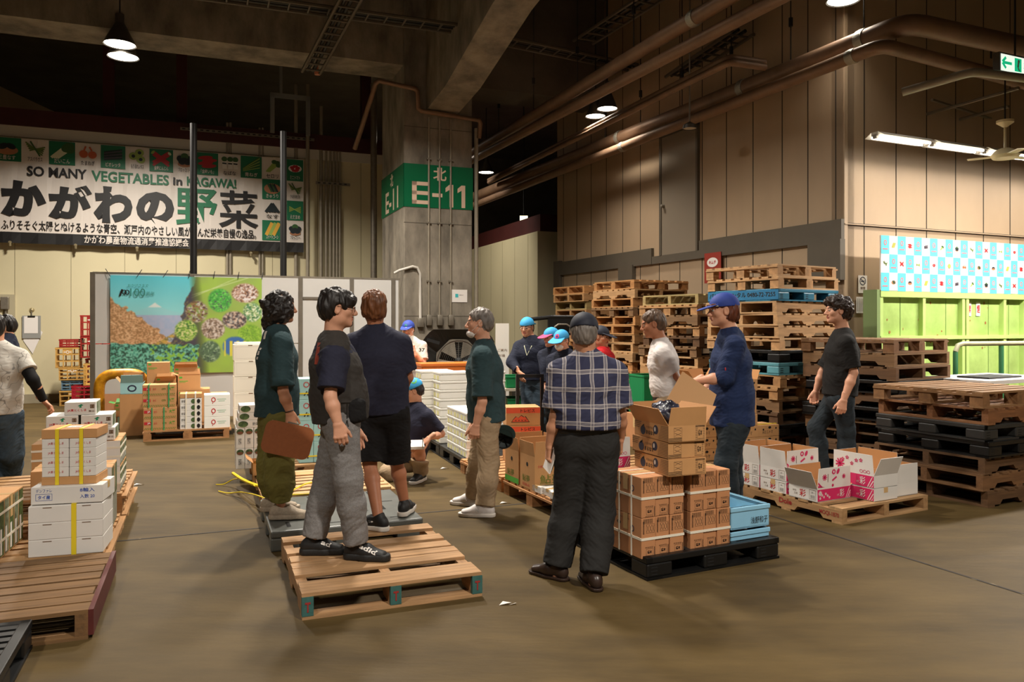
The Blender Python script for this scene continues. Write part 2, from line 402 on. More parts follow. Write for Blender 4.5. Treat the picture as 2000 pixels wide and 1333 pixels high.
vcol = {k: C('print_' + k, v, rough=.5) for k, v in dict(leaf=(58, 96, 50), dark=(30, 40, 44), pale=(222, 222, 190), orange=(196, 96, 56), red=(178, 36, 40), aspara=(96, 120, 52), purple=(84, 66, 84), corn=(222, 168, 60), basket=(176, 120, 84), lime=(150, 176, 84), skin=(232, 150, 90), teal=(66, 186, 190), rose=(226, 120, 130), brown=(150, 112, 50), white=(236, 230, 224), sky=(120, 190, 206), yellow=(226, 214, 96)).items()}
def veg(b, kind, O, R, U, cx, cy, s):
    e = lambda dx, dy, a, c, m, r=0: b.ell(O, R, U, cx + dx * s, cy + dy * s, a * s, c * s, vcol[m], 14, r)
    st = lambda x0, y0, x1, y1, w, m: b.stroke(O, R, U, cx + x0 * s, cy + y0 * s, cx + x1 * s, cy + y1 * s, w * s, vcol[m])
    off = lambda k: None
    if kind == 'eggplant': e(0, -.12, .42, .2, 'basket'); e(-.15, .05, .2, .13, 'dark', .4); e(.14, .06, .2, .12, 'dark', -.4)
    elif kind == 'asparagus':
        for i in range(5): st(-.4 + .04 * i, .3 - .1 * i, .3 + .03 * i, -.3 + .1 * i, .06, 'aspara')
        st(-.2, .35, .2, -.35, .07, 'leaf')
    elif kind == 'daikon':
        for i in range(4): st(-.42 + .08 * i, -.3, .02 + .1 * i, .12, .12, 'pale')
        e(.22, .18, .27, .2, 'leaf', .5); e(.3, .08, .2, .16, 'leaf')
    elif kind == 'onion': e(-.2, -.08, .2, .2, 'orange'); e(.2, -.1, .2, .19, 'orange'); st(-.18, .1, -.1, .32, .08, 'orange'); st(.18, .1, .06, .3, .08, 'orange')
    elif kind == 'sticks':
        for i in range(7): st(-.38, .12 - .06 * i, .38, .28 - .07 * i, .05, 'purple' if i % 2 else 'dark')
    elif kind == 'lettuce':
        for x, y in ((-.2, 0), (.1, .2), (.16, -.16)): e(x, y, .22, .2, 'lime'); e(x, y, .09, .09, 'dark')
    elif kind == 'carrot':
        for a in (-1, 1):
            for q in (0, .14): st(-.36, a * .26 + q - .07, .34, -a * .26 + q - .07, .11, 'red')
        e(-.36, .28, .1, .06, 'lime', .8); e(.36, .26, .09, .06, 'pale', -.8)
    elif kind == 'broccoli':
        e(0, -.24, .34, .14, 'basket')
        for x, y in ((-.2, .05), (.2, .05), (0, .18), (0, -.05), (-.12, -.1), (.14, -.1)): e(x, y, .19, .17, 'dark' if y < .1 else 'leaf')
    elif kind == 'potato':
        for y in (.22, .08, -.06, -.2): e(.1 * math.sin(y * 20), y, .36, .1, 'red', .12)
    elif kind == 'bunch':
        for x in (-.26, .02, .28): e(x, .2, .14, .13, 'leaf'); st(x, .08, x + .02, -.3, .22, 'white'); st(x - .1, -.02, x + .1, -.03, .07, 'dark')
    elif kind == 'scallion':
        for i in range(8): st(-.4, -.3 + .02 * i, .42, -.1 + .08 * i, .04, 'leaf' if i % 2 else 'lime')
    elif kind == 'celery':
        for i in range(4): st(-.3 + .05 * i, -.3, .05 + .1 * i, .16, .08, 'lime')
        for x, y in ((.1, .24), (.26, .2), (.32, .06)): e(x, y, .14, .11, 'leaf')
    elif kind == 'tomatoes':
        e(0, 0, .42, .24, 'white')
        for i in range(12): e(.28 * math.cos(i * 2.4) * (.4 + .05 * i), .14 * math.sin(i * 2.4), .1, .09, 'red')
    elif kind == 'cucumber':
        e(0, -.05, .42, .28, 'basket')
        for i in range(4): st(-.22 + .1 * i, .2, -.02 + .1 * i, -.22, .1, 'dark' if i % 2 else 'leaf')
    elif kind == 'aubergine':
        for i in range(5): st(0, .26, -.34 + .17 * i, -.22, .14, 'dark')
    elif kind == 'beans':
        for i in range(8): st(-.36, -.2 + .05 * i, .36, .18 - .06 * i, .05, 'lime' if i % 2 else 'aspara')
    elif kind == 'corn':
        for i in range(3): st(-.3 + .18 * i, -.34, .0 + .18 * i, .32, .18, 'corn' if i != 1 else 'lime')
    elif kind == 'round': e(0, 0, .34, .34, 'brown'); e(0, .02, .3, .29, 'lime')
tiles = [(-14, 42, 'g', 'eggplant', '三豊なす'), (45, 93, 'w', 'asparagus', 'アスパラガス'), (96, 147, 'g', 'daikon', 'だいこん'), (150, 194, 'w', 'onion', 'たまねぎ'), (197, 245, 'g', 'sticks', 'ビオレッタ'), (248, 289, 'w', 'lettuce', 'もりるれレタス'), (292, 338, 'g', 'carrot', '金時にんじん'), (340, 381, 'w', 'broccoli', 'ブロッコリー'), (384, 426, 'g', 'potato', '「金時いも」'), (428, 469, 'w', 'bunch', 'なばな'), (470, 511, 'g', 'scallion', '青ねぎ'), (512, 551, 'w', 'celery', 'セロリ'), (560, 592, 'g', 'tomatoes', 'ミニトマト')]
def tile(x0, x1, y0, y1, g, kind, s):
    u0, u1 = bw_(x0, y0)[0], bw_(x1, y0)[0]; xm = (x0 + x1) / 2; z1, z0 = bw_(xm, y0)[1], bw_(xm, y1)[1]
    if g == 'g': b.rect(V(0, -.016, 0), R, UP, u0, z0, u1, z1, bgreen)
    w = min(u1 - u0, z1 - z0)
    bb = MB(); veg(bb, kind, O, R, UP, (u0 + u1) / 2, z0 + (z1 - z0) * .58, w * .98)
    for i, f in enumerate(bb.f):                            # lift each later shape a little so that they never share a plane
        b.add([(bb.v[a][0], bb.v[a][1] - i * .0004, bb.v[a][2]) for a in f], [tuple(range(len(f)))], bb.mats[bb.m[i]])
    q = (u1 - u0) * .2
    b.text(s, V(0, -.028, 0), R, UP, u0 + q, z0 + .03, u1 - q, z0 + .12, bwhite if g == 'g' else ink, .01)
for x0, x1, g, k, s in tiles: tile(x0, x1, 268 + .077 * (x0 + x1) / 2 - (2 if g == 'w' else 0), 314 + .07 * (x0 + x1) / 2, g, k, s)
for i, (g, k, s) in enumerate([('g', 'cucumber', 'きゅうり'), ('w', 'aubergine', 'なす'), ('g', 'corn', 'スイートコーン')]): tile(512, 551, 351 + 40 * i, 390 + 40 * i, g, k, s)
for i, (g, k, s) in enumerate([('w', 'asparagus', 'さぬきのめざめ'), ('g', 'beans', 'えだまめ'), ('w', 'broccoli', 'ブロッコリー')]): tile(560, 592, 353 + 40 * i, 391 + 40 * i, g, k, s)
bo = tag(b.build('banner', loc=WO, rz=TH), 'wide white cloth banner with big black and green Japanese lettering high on the cream wall', 'banner')
hk = M('brass_hook', (190, 176, 140), rough=.3, metal=.7)
for x in (20, 148, 268, 490):
    b = MB(); u, z = bw_(x, 470 + x * .045); b.cyl((u, .1, z - .03), (u, -.04, z - .03), .03, hk); b.cyl((u, -.02, z - .1), (u, -.03, z - .03), .025, hk); b.build('hook', bo)
# ---------------------------------------------------------------- partition of white boards with the poster
PO = V(-1.813, 12.7, 0) + (V(-2.013, 14.5, 0) - d1 * .35 - V(-1.813, 12.7, 0)) * 1.0
pt_, _ = onplane(783, 548, PO, e1); PO = PO + e1 * pt_        # far end at pixel 783
def pp(px, py): return onplane(px, py, PO, e1)
pz = pp(480, 541)[1]
wb = M('white_board', (206, 204, 200), rough=.35, var=.05, scale=1.5); post_m = M('grey_post', (112, 104, 92), rough=.5, var=.2, scale=5)
part = thing('whiteboard_partition', 'tall partition of pale grey boards between steel posts before the cream wall', 'partition', PO, TH)
xs = [pp(x, 600)[0] for x in (181, 375, 587, 687, 768, 782)]
for i, x in enumerate(xs[:-1]):
    b = MB(); b.box(x - .035, -.03, 0, x + .035, .05, pz + .02, post_m); b.build('post', part)
for i in range(5):
    seamz = [pp(200, 672)[1], pp(480, 672)[1], pp(640, 583)[1], pp(730, 690)[1], .9][i]
    for z0, z1 in ((.06, seamz - .008), (seamz + .008, pz)):
        b = MB(); b.box(xs[i] + .036, 0, z0, xs[i + 1] - .036, .025, z1, wb); b.build('board', part)
b = MB(); b.box(xs[0], -.005, pz, xs[-1], .03, pz + .03, galv); b.box(xs[2] + .04, -.02, pp(640, 583)[1] - .02, xs[3] - .04, .03, pp(640, 583)[1] + .02, post_m); b.build('rail', part)
# poster: a printed landscape and farm photographs, painted cell by cell
def vnoise(nx, ny, cx, cy, seed):
    r = np.random.RandomState(seed); g = r.rand(cy + 2, cx + 2)
    x = np.linspace(0, cx, nx, endpoint=False); y = np.linspace(0, cy, ny, endpoint=False)
    xi, yi = x.astype(int), y.astype(int); fx, fy = x - xi, (y - yi)[:, None]
    fx, fy = fx * fx * (3 - 2 * fx), fy * fy * (3 - 2 * fy)
    a = g[yi][:, xi]; c = g[yi][:, xi + 1]; d = g[yi + 1][:, xi]; f = g[yi + 1][:, xi + 1]
    return (a * (1 - fx) + c * fx) * (1 - fy) + (d * (1 - fx) + f * fx) * fy
def poster_art(nx, ny):
    X, Y = np.meshgrid(np.linspace(0, 1, nx), np.linspace(1, 0, ny)[::-1])      # Y=0 bottom
    Y = np.linspace(0, 1, ny)[:, None] + 0 * X
    n1 = vnoise(nx, ny, 60, 45, 1); n2 = vnoise(nx, ny, 130, 100, 2); n3 = vnoise(nx, ny, 12, 9, 3); n4 = vnoise(nx, ny, 30, 22, 4)
    I = np.zeros((ny, nx, 3))
    def put(mask, c, k=1.0):
        mk = np.clip(mask, 0, 1)[..., None] * k; I[:] = I * (1 - mk) + np.asarray(c, float) * mk
    def mix(a, c, t): return np.asarray(a, float) * (1 - t[..., None]) + np.asarray(c, float) * t[..., None]
    I[:] = mix((150, 216, 216), (84, 204, 224), np.clip((Y - .5) * 2, 0, 1))
    fuji = .60 + .13 * np.exp(-np.abs(X - .28) / .1); put((Y < fuji) * (Y > .5), (140, 208, 216)); put((Y < fuji) * (Y > .68) * (np.abs(X - .28) < .06), (236, 236, 232), .8)
    put(Y < .6, (150, 172, 208)); put((Y < .6) * n1, (180, 180, 206), .6)
    h = .74 - 1.15 * X + .08 * n4; put(Y < np.maximum(h, .3), (206, 156, 110)); put((Y < np.maximum(h, .3)) * (n2 > .55), (150, 110, 66), .9); put((Y < np.maximum(h, .3)) * (n2 < .25), (232, 196, 150), .9)
    put((Y < .25 + .9 * (X - .22)) * (X > .2) * (n1 > .3), (196, 160, 70)); put((Y < .25 + .9 * (X - .22)) * (X > .2) * (n2 > .6), (120, 110, 60))
    ed = .31 + .22 * Y + .03 * n4                                          # dark hill
    put((X > ed + .0) * (Y < 1.25 - (.52 - X) * 3), (62, 58, 72)); put((X > ed) * (n2 > .6) * (X < .5), (140, 130, 70), .6)
    gb = np.clip((X - .5 - .06 * (1 - Y)) * 12, 0, 1); put(gb, (0, 0, 0), 1.0)
    I[:] = I * (1 - gb[..., None]) + mix((150, 190, 60), (140, 168, 78), n3) * gb[..., None]
    put((np.abs(Y - .55 - .5 * X) < .004) * gb, (196, 214, 150)); put((np.abs(Y - .42 - .7 * X) < .004) * gb, (196, 214, 150))
    lf = (Y < .29 - .06 * np.clip(X - .4, 0, 1) + .03 * n4) * (X < .55 + .04 * n4)
    put(lf, (40, 96, 84)); put(lf * (n1 > .45), (70, 164, 140)); put(lf * (n2 > .6), (120, 200, 176)); put(lf * (n2 < .3), (24, 52, 36)); put(lf * (n1 > .6) * (X > .25), (130, 190, 60))
    def blob(cx, cy, rx, ry, cs):
        m = np.clip((1 - np.sqrt(((X - cx) / rx) ** 2 + ((Y - cy) / ry) ** 2)) * 6, 0, 1)
        put(m, cs[0]); put(m * (n1 > .5), cs[1]); put(m * (n2 > .6), cs[2]); put(m * (n2 < .26), cs[3])
    blob(.555, .64, .08, .12, [(150, 110, 70), (214, 206, 200), (120, 150, 70), (70, 50, 50)])
    blob(.71, .76, .085, .13, [(70, 180, 60), (110, 214, 80), (40, 140, 40), (60, 70, 70)])
    blob(.885, .84, .1, .11, [(150, 100, 66), (190, 150, 130), (226, 220, 220), (70, 50, 46)])
    blob(.935, .635, .07, .11, [(70, 130, 80), (150, 180, 110), (224, 228, 200), (40, 90, 50)])
    blob(.81, .55, .09, .1, [(150, 150, 150), (90, 70, 66), (214, 190, 170), (50, 46, 50)])
    blob(.485, .44, .08, .12, [(110, 160, 50), (150, 196, 70), (214, 214, 150), (50, 100, 40)])
    blob(.665, .46, .085, .12, [(140, 116, 96), (180, 160, 140), (206, 196, 190), (80, 64, 54)])
    blob(.92, .4, .09, .11, [(130, 186, 40), (160, 206, 60), (100, 150, 40), (90, 140, 40)])
    blob(.645, .22, .075, .12, [(80, 110, 80), (150, 180, 140), (60, 90, 60), (40, 60, 50)])
    blob(.815, .27, .09, .11, [(46, 96, 170), (46, 96, 170), (46, 96, 170), (46, 96, 170)])
    put((np.abs((X - .72) % .047 - .02) < .011) * (np.abs(X - .815) < .075) * (Y < .33) * (Y > .17), (220, 206, 60))
    for _ in range(2):
        J_ = np.pad(I, ((1, 1), (1, 1), (0, 0)), 'edge'); I = (J_[:-2, 1:-1] + J_[2:, 1:-1] + J_[1:-1, :-2] + J_[1:-1, 2:] + 2 * J_[1:-1, 1:-1]) / 6
    return np.clip(I * .9 + 22, 0, 255) / 255.0
nx, ny = 300, 200
art = poster_art(nx, ny)
art = np.where(art <= .04045, art / 12.92, ((art + .055) / 1.055) ** 2.4)
x0, x1 = pp(216, 600)[0], pp(511, 600)[0]; z1, z0 = pp(360, 541)[1], pp(360, 729)[1]
gx = np.linspace(x0, x1, nx + 1); gz = np.linspace(z0, z1, ny + 1)
GX, GZ = np.meshgrid(gx, gz)
gy = -.04 - .006 * np.sin(GX * 9) - .004 * np.sin(GZ * 7 + GX * 4)
vs = np.stack([GX, gy, GZ], -1).reshape(-1, 3)
idx = np.arange((nx + 1) * (ny + 1)).reshape(ny + 1, nx + 1)
q = np.stack([idx[:-1, :-1], idx[:-1, 1:], idx[1:, 1:], idx[1:, :-1]], -1).reshape(-1, 4)
me = bpy.data.meshes.new('poster'); me.from_pydata(vs.tolist(), [], q.tolist())
ca = me.color_attributes.new('art', 'FLOAT_COLOR', 'CORNER')
ca.data.foreach_set('color', np.repeat(np.concatenate([art.reshape(-1, 3), np.ones((nx * ny, 1))], 1), 4, 0).ravel())
me.materials.append(M('poster_print', (200, 200, 200), rough=.45, attr='art'))
po = bpy.data.objects.new('poster', me); COL.objects.link(po); po.location = PO; po.rotation_euler = (0, 0, TH)
tag(po, 'colourful farm poster with blue sky and green leaves tied to the grey boards', 'poster')
b = MB(); O = V(0, -.062, 0); teal = C('poster_teal_ink', (50, 130, 120)); w = x1 - x0; h = z1 - z0
b.text('100', O, R, UP, x0 + w * .125, z0 + h * .79, x0 + w * .22, z0 + h * .87, teal); b.text('周年', O, R, UP, x0 + w * .225, z0 + h * .795, x0 + w * .28, z0 + h * .84, teal)
b.text('おかげさまで', O, R, UP, x0 + w * .11, z0 + h * .885, x0 + w * .24, z0 + h * .915, teal)
b.stroke(O, R, UP, x0 + w * .06, z0 + h * .79, x0 + w * .075, z0 + h * .86, .025, ink); b.ring(O, R, UP, x0 + w * .087, z0 + h * .83, .035, .04, .014, ink); b.ring(O, R, UP, x0 + w * .105, z0 + h * .83, .035, .04, .014, ink)
b.build('printing', po)
for k in range(7):
    b = MB(); u = x0 + w * k / 6; b.cyl((u, -.05, z1 - .02), (u + (.07 if k < 3 else .02) * (-1 if k == 0 else 1), -.02, z1 + .1), .006, ink, n=6); b.build('tie', po)
# black pipes standing behind the partition, with the perforated channel across them
for px, lab in ((378, 'slim black pipe standing before the big banner, nearer its middle'), (553.5, 'slim black pipe standing before the corn picture of the big banner')):
    u, _ = onplane(px, 500, PO + d1 * .15, e1); p = PO + d1 * .15 + e1 * u
    b = MB(); b.cyl((0, 0, 0), (0, 0, 4.95), .055, black_m, n=18); tag(b.build('black_pipe', smooth=True, loc=p), lab, 'pipe')
# conduits up the wall
def conduit(px, y0, y1, r, lab, mat, off=.12, name='conduit'):
    q = WL - d1 * off; t, z1 = onplane(px, y0, q, e1); _, z0 = onplane(px, y1, q, e1)
    b = MB(); b.cyl((0, 0, max(z0, 0)), (0, 0, z1), r, mat, n=12)
    return tag(b.build(name, smooth=True, loc=q + e1 * t), lab, 'pipe', 'conduits on the cream wall')
steel = M('conduit_steel', (158, 148, 130), rough=.45, metal=.15, var=.15, scale=8)
for i, (px, y0, r) in enumerate([(444, 240, .028), (450, 240, .028), (507, 250, .025), (513, 250, .025), (578, 165, .042), (601, 165, .042), (627, 208, .04), (637, 270, .03), (645, 270, .03), (652, 272, .03), (658, 274, .026), (664, 276, .026)]):
    lab = ['first', 'second', 'third', 'fourth', 'fifth', 'sixth', 'seventh', 'eighth', 'ninth', 'tenth', 'eleventh', 'twelfth'][i] + ' steel conduit on the cream wall, counted from the big banner towards the column'
    conduit(px, y0, 850, r, lab, steel, .24 if px == 601 else .05)
conduit(730, 165, 850, .075, 'thick grey drain pipe rising between the cream wall and the concrete column', galv, .3, 'drain_pipe')
b = MB()
for px0, px1, y in ((617, 684, 358), (352, 614, 256)):
    q = WL - d1 * .2; ta, z = onplane(px0, y - (px1 - px0) * .02, q, e1); tb, _ = onplane(px1, y, q, e1)
    bb = MB(); bb.box(0, 0, -.03, tb - ta, .04, .03, galv)
    for k in range(int((tb - ta) / .12)): bb.box(.04 + k * .12, -.003, -.012, .1 + k * .12, 0, .012, black_m)
    tag(bb.build('support_channel', loc=q + e1 * ta + UP * z, rz=TH), 'perforated steel channel ' + ('holding the bundle of conduits' if px0 > 600 else 'along the top of the big banner'), 'bracket')
# steel box frame hanging high above the conduits
q = WL - d1 * .5; ta, zt = onplane(528, 180, q, e1); tb, zb = onplane(606, 265, q, e1)
b = MB(); w = tb - ta; h = zt - zb
wf = M('pale_steel', (150, 150, 148), rough=.4, metal=.4)
b.box(0, 0, 0, .09, .09, h, wf); b.box(w - .09, 0, 0, w, .09, h, wf); b.box(0, 0, h - .09, w, .09, h, wf); b.box(.2, .02, h, .26, .08, 2.6, wf)
tag(b.build('hanging_gantry', loc=q + e1 * ta + UP * zb, rz=TH), 'pale steel frame hanging above the row of wall conduits', 'frame')
# conduits and pipes on the column, notice, switch boxes
for i, x in enumerate((.47, .68, .9)):
    b = MB(); b.cyl((0, 0, 1.75), (0, 0, 5.5), .018, steel, n=10); b.rbox(-.05, -.05, 1.58, .05, .03, 1.78, galv, .01)
    for z in (2.4, 3.5, 4.7): b.box(-.04, -.022, z, .04, .02, z + .03, galv)
    tag(b.build('conduit', smooth=True, loc=CB + e1 * x - d1 * .03, rz=TH), ['first', 'second', 'third'][i] + ' thin conduit down the front of the concrete column counted from the fan side edge', 'pipe', 'conduits on the column')
b = MB(); p = [(-.18, 0, 2.55), (-.1, -.04, 2.6), (.15, -.06, 2.68), (.24, -.06, 2.66), (.29, -.06, 2.55), (.3, -.06, 1.7)]; b.tube(p, .025, M('white_conduit', (206, 200, 190), rough=.4), 10); b.rbox(.25, -.1, 1.55, .36, 0, 1.72, galv, .01)
tag(b.build('conduit', smooth=True, loc=CB, rz=TH), 'white bent conduit running over the partition end and down the column', 'pipe')
b = MB(); b.cyl((1.44, .05, 0), (1.44, .05, 5.4), .04, steel, n=12)
tag(b.build('drain_pipe', smooth=True, loc=CB, rz=TH), 'vertical pipe along the outer edge of the concrete column', 'pipe')
pinkpipe = M('brown_lagged_pipe', (140, 110, 86), rough=.5, metal=.25, var=.25, scale=3, bump=.1, stretch=(1, 1, 1))
b = MB(); b.tube([(-.75, .9, 5.0), (-.55, -.1, 6.0), (-.5, -.15, 6.04), (.18, -.12, 5.98), (.23, -.12, 5.93), (.24, -.12, 5.62), (.3, -.12, 5.58), (1.45, -.1, 5.52), (1.48, -.08, 5.46), (1.48, 0, 5.2)], .045, pinkpipe, 12)
tag(b.build('copper_pipe', smooth=60, loc=CB, rz=TH), 'bent brown pipe wrapped round the top of the concrete column', 'pipe')
b = MB(); u, z = onplane(881, 566, CB, e1); b.box(u, -.012, z - .24, u + .32, -.003, z, vcol['white']); b.rect(V(u, -.014, z - .24), V(1, 0, 0), UP, .08, .09, .14, .16, vcol['teal']); b.text('お知らせ', V(u, -.014, z - .24), V(1, 0, 0), UP, .16, .125, .24, .15, ink)
tag(b.build('notice', loc=CB, rz=TH), 'white paper notice with a small teal mark on the column', 'notice')
# ---------------------------------------------------------------- overhead pipes
def run(pts, r, lab, name='overhead_pipe', mat=None, n=18, collars=()):
    t = thing(name, lab, 'pipe', pts[0])
    o0 = Vector(pts[0]); ps = [Vector(p) - o0 for p in pts]
    sm = [ps[0]]
    for i in range(1, len(ps) - 1):                                 # round the elbows
        a = (ps[i - 1] - ps[i]).normalized(); c = (ps[i + 1] - ps[i]).normalized(); k = r * 2.2
        for s in (0, .25, .5, .75, 1): sm.append((ps[i] + a * k) * (1 - s) ** 2 + ps[i] * 2 * s * (1 - s) + (ps[i] + c * k) * s * s)
    sm.append(ps[-1])
    b = MB(); b.tube(sm, r, mat or pinkpipe, n); b.build('lagging', t, True)
    al = M('foil_collar', (170, 164, 150), rough=.35, metal=.7, bump=.6, scale=40)
    for f in collars:
        L = (ps[1] - ps[0]); c = ps[0] + L * f; u = L.normalized()
        b = MB(); b.tube([c - u * .06, c, c + u * .06], [r * 1.08, r * 1.14, r * 1.08], al, n); b.build('collar', t, True)
    return t
def hangers(pts, dx, z1, lab, n, r=.008):
    for k in range(n):
        p = Vector(pts[0]).lerp(Vector(pts[1]), (k + .5) / n) + V(*dx)
        b = MB(); b.cyl((0, 0, 0), (0, 0, z1 - p.z), r, black_m, n=6); b.lathe([(.0, .5), (.03, .5), (.03, .62), (0, .62)], black_m, 8)
        tag(b.build('hanger_rod', loc=p), ORD[k].replace('bottom', 'first') + ' thin black rod from the far end holding the ' + lab, 'rod', 'rods above the ' + lab)
A1 = P(1480, -40, (5.6 - EYE) * F / (HY + 40)); A2 = P(945, 285, (5.6 - EYE) * F / (HY - 285))
run([A1 - (A2 - A1) * .3, A2 + (A2 - A1) * .15], .1, 'upper of the two thick brown pipes crossing from the top edge to the column', collars=(.08, .3))
B1 = P(1480, 18, (5.36 - EYE) * F / (HY - 18)); B2 = P(941, 303, (5.36 - EYE) * F / (HY - 303))
run([B1 - (B2 - B1) * .3, B2 + (B2 - B1) * .1], .085, 'lower of the two thick brown pipes crossing from the top edge to the column', collars=(.12,))
hangers([A1, A2], (0, 0, .1), 8.3, 'pair of thick brown pipes', 5)
Z = 5.17; pA = P(1772, 44, (Z - EYE) * F / (HY - 44)); pB = P(1151, 294, (Z - EYE) * F / (HY - 294)); pC = P(2060, 105, (Z - EYE) * F / (HY - 105))
big = run([pB + (pB - pA) * 1.1, pA, pC], .125, 'thickest brown pipe running along the dark panel wall and bending at its corner', collars=(.6, .82, .96))
Z = 4.92; qA = P(1722, 88, (Z - EYE) * F / (HY - 88)); qB = P(1160, 309, (Z - EYE) * F / (HY - 309)); qC = P(2060, 178, (Z - EYE) * F / (HY - 178))
run([qB + (qB - qA) * 1.1, qA, qC], .085, 'thinner brown pipe just under the thickest one along the dark panel wall', collars=(.6, .97))
hangers([pB, pA], (0, 0, .1), 8.3, 'pipes along the dark panel wall', 6)
for y, lab in ((112, 'upper'), (121, 'lower')):
    Z = 5.3 if lab == 'upper' else 5.2; a = P(1425, y, (Z - EYE) * F / (HY - y)); c = P(955, 352 + (y - 112) * .5, (Z - EYE) * F / (HY - 352 - (y - 112) * .5)); d = a + e1 * .6
    run([c, a, d], .05, lab + ' of the two slim brown pipes between the thick pairs, bending towards the wall')
r1 = P(1762, 180, 9.4); r2 = P(1900, 140, 9.0); r3 = P(2040, 158, 9.3)
run([r1, r2, r3], .05, 'slim pipe bending under the thick ones beside the exit sign', mat=steel)
# cable ladders near the ceiling
def ladder(p, q, w, lab, side, n=14):
    p, q = Vector(p), Vector(q); t = thing('cable_ladder', lab, 'cable tray', p); u = (q - p); s = Vector(side).normalized() * w
    rm = M('ladder_steel', (92, 84, 72), rough=.5, metal=.4)
    for k in (0, 1):
        b = MB(); b.tube([s * k, u + s * k], .03, rm, 6); b.build('side_rail', t)
    for i in range(n):
        b = MB(); c = u * ((i + .5) / n); b.cyl(c, c + s, .018, rm, n=6); b.build('rung', t)
    b = MB(); b.tube([s * .3 + UP * .03, u + s * .3 + UP * .03], .025, black_m, 6); b.tube([s * .6 + UP * .03, u + s * .6 + UP * .03], .03, black_m, 6); b.build('cable', t)
z = 6.55
def CP(px, py, z): return P(px, py, (z - EYE) * F / (HY - py))
ladder(CP(380, -4, z), CP(905, 66, z), .35, 'cable ladder passing before the big concrete beam above the banner', -d1)
ladder(CP(590, 140, 5.9), CP(668, -10, 6.5), .3, 'steep cable ladder climbing beside the hanging steel frame', e1, 12)
ladder(CP(985, 88, 6.6), CP(1240, 140, 6.6), .35, 'cable ladder between the haunched beam and the brown pipes', -d1, 10)
ladder(CP(1120, 80, 6.8), CP(1270, -20, 6.8), .4, 'short cable ladder above the pair of thick brown pipes', e1, 8)
ladder(CP(1300, 150, 6.0), CP(1430, 60, 6.0), .4, 'cable tray in the shadow between the brown pipes', e1, 8)
# ceiling sprinkler heads, exit sign, small far sign
p = P(620, 146, 13.5); b = MB(); b.lathe([(.0, .0), (.05, .0), (.06, .05), (.02, .07), (.015, .3), (0, .3)], M('sprinkler', (190, 120, 90), rough=.4), 14); b.cyl((0, 0, .3), (0, 0, 6.45 - p.z), .01, steel, n=6)
tag(b.build('smoke_detector', smooth=True, loc=p), 'small round detector hanging under the concrete beam', 'detector')
p = CP(1952, 140, 4.6); t = thing('exit_sign', 'lit green and white exit sign with an arrow hanging by a rod', 'sign', p, TH2)
eg = C('exit_green', (20, 160, 110), emit=1.2)
b = MB(); b.box(0, 0, 0, .75, .08, .24, M('sign_case', (70, 66, 58), rough=.5)); b.build('case', t)
b = MB(); O = V(0, -.004, 0); X_ = V(1, 0, 0); b.rect(O, X_, UP, .02, .02, .73, .22, C('exit_white', (230, 240, 224), emit=1.1))
O = V(0, -.007, 0); b.stroke(O, X_, UP, .05, .12, .22, .12, .035, eg); b.stroke(O, X_, UP, .045, .125, .11, .185, .035, eg); b.stroke(O, X_, UP, .045, .115, .11, .055, .035, eg)
b.rect(O, X_, UP, .27, .04, .40, .2, eg); b.ell(V(0, -.009, 0), X_, UP, .345, .165, .02, .02, vcol['white']); b.stroke(V(0, -.009, 0), X_, UP, .34, .15, .33, .09, .03, vcol['white']); b.stroke(V(0, -.009, 0), X_, UP, .33, .09, .36, .05, .02, vcol['white'])
b.text('非常口', O, X_, UP, .44, .06, .7, .18, eg, .02); b.build('face', t)
b = MB(); b.cyl((.35, .04, .24), (.35, .04, 8.3 - p.z), .012, black_m, n=6); b.build('hanger_rod', t)
p = P(1014, 437, 22); t = thing('exit_sign', 'tiny glowing box sign far behind the column', 'sign', p)
b = MB(); b.box(0, 0, 0, .26, .1, .24, black_m); b.build('case', t); b = MB(); b.rect(V(0, -.005, 0), X_, UP, .02, .02, .24, .22, C('far_sign_glow', (250, 236, 190), emit=3)); b.build('face', t); b = MB(); b.cyl((.13, .05, .24), (.13, .05, 8.3 - p.z), .015, black_m, n=6); b.build('hanger_rod', t)
# ---------------------------------------------------------------- pallets
wood_x = M('pallet_wood_across', (206, 170, 128), rough=.75, var=.42, scale=3, stretch=(.7, 9, 9), tint=True, bump=.15, detail=7)
wood_y = M('pallet_wood_along', (198, 160, 118), rough=.75, var=.42, scale=3, stretch=(9, .7, 9), tint=True, bump=.15, detail=7)
wood_b = M('pallet_block_wood', (194, 154, 112), rough=.8, var=.4, scale=14, tint=True)
plast = M('pallet_plastic', (200, 200, 200), rough=.42, var=.2, scale=7, tint=True)
hole = M('dark_gap', (14, 12, 10), rough=.9)
tealp = M('teal_end_paint', (58, 104, 98), rough=.7, var=.3, scale=20)
redp = C('stamp_red', (150, 40, 36), rough=.7)
_pal = {}
def notched(x0, x1, L, z0, z1, mat, b, rnd):
    n = []
    for a, c in ((.16, .42), (.58, .84)):
        y0, y1 = a * L, c * L
        n += [(y0, z0), (y0 + .035, z0 + .038), (y1 - .035, z0 + .038), (y1, z0)]
    pts = [(0, z0)] + n + [(L, z0), (L, z1), (0, z1)]
    b.sweep([V(x0, y, z) for y, z in pts], None, (x1 - x0, 0, 0), mat)
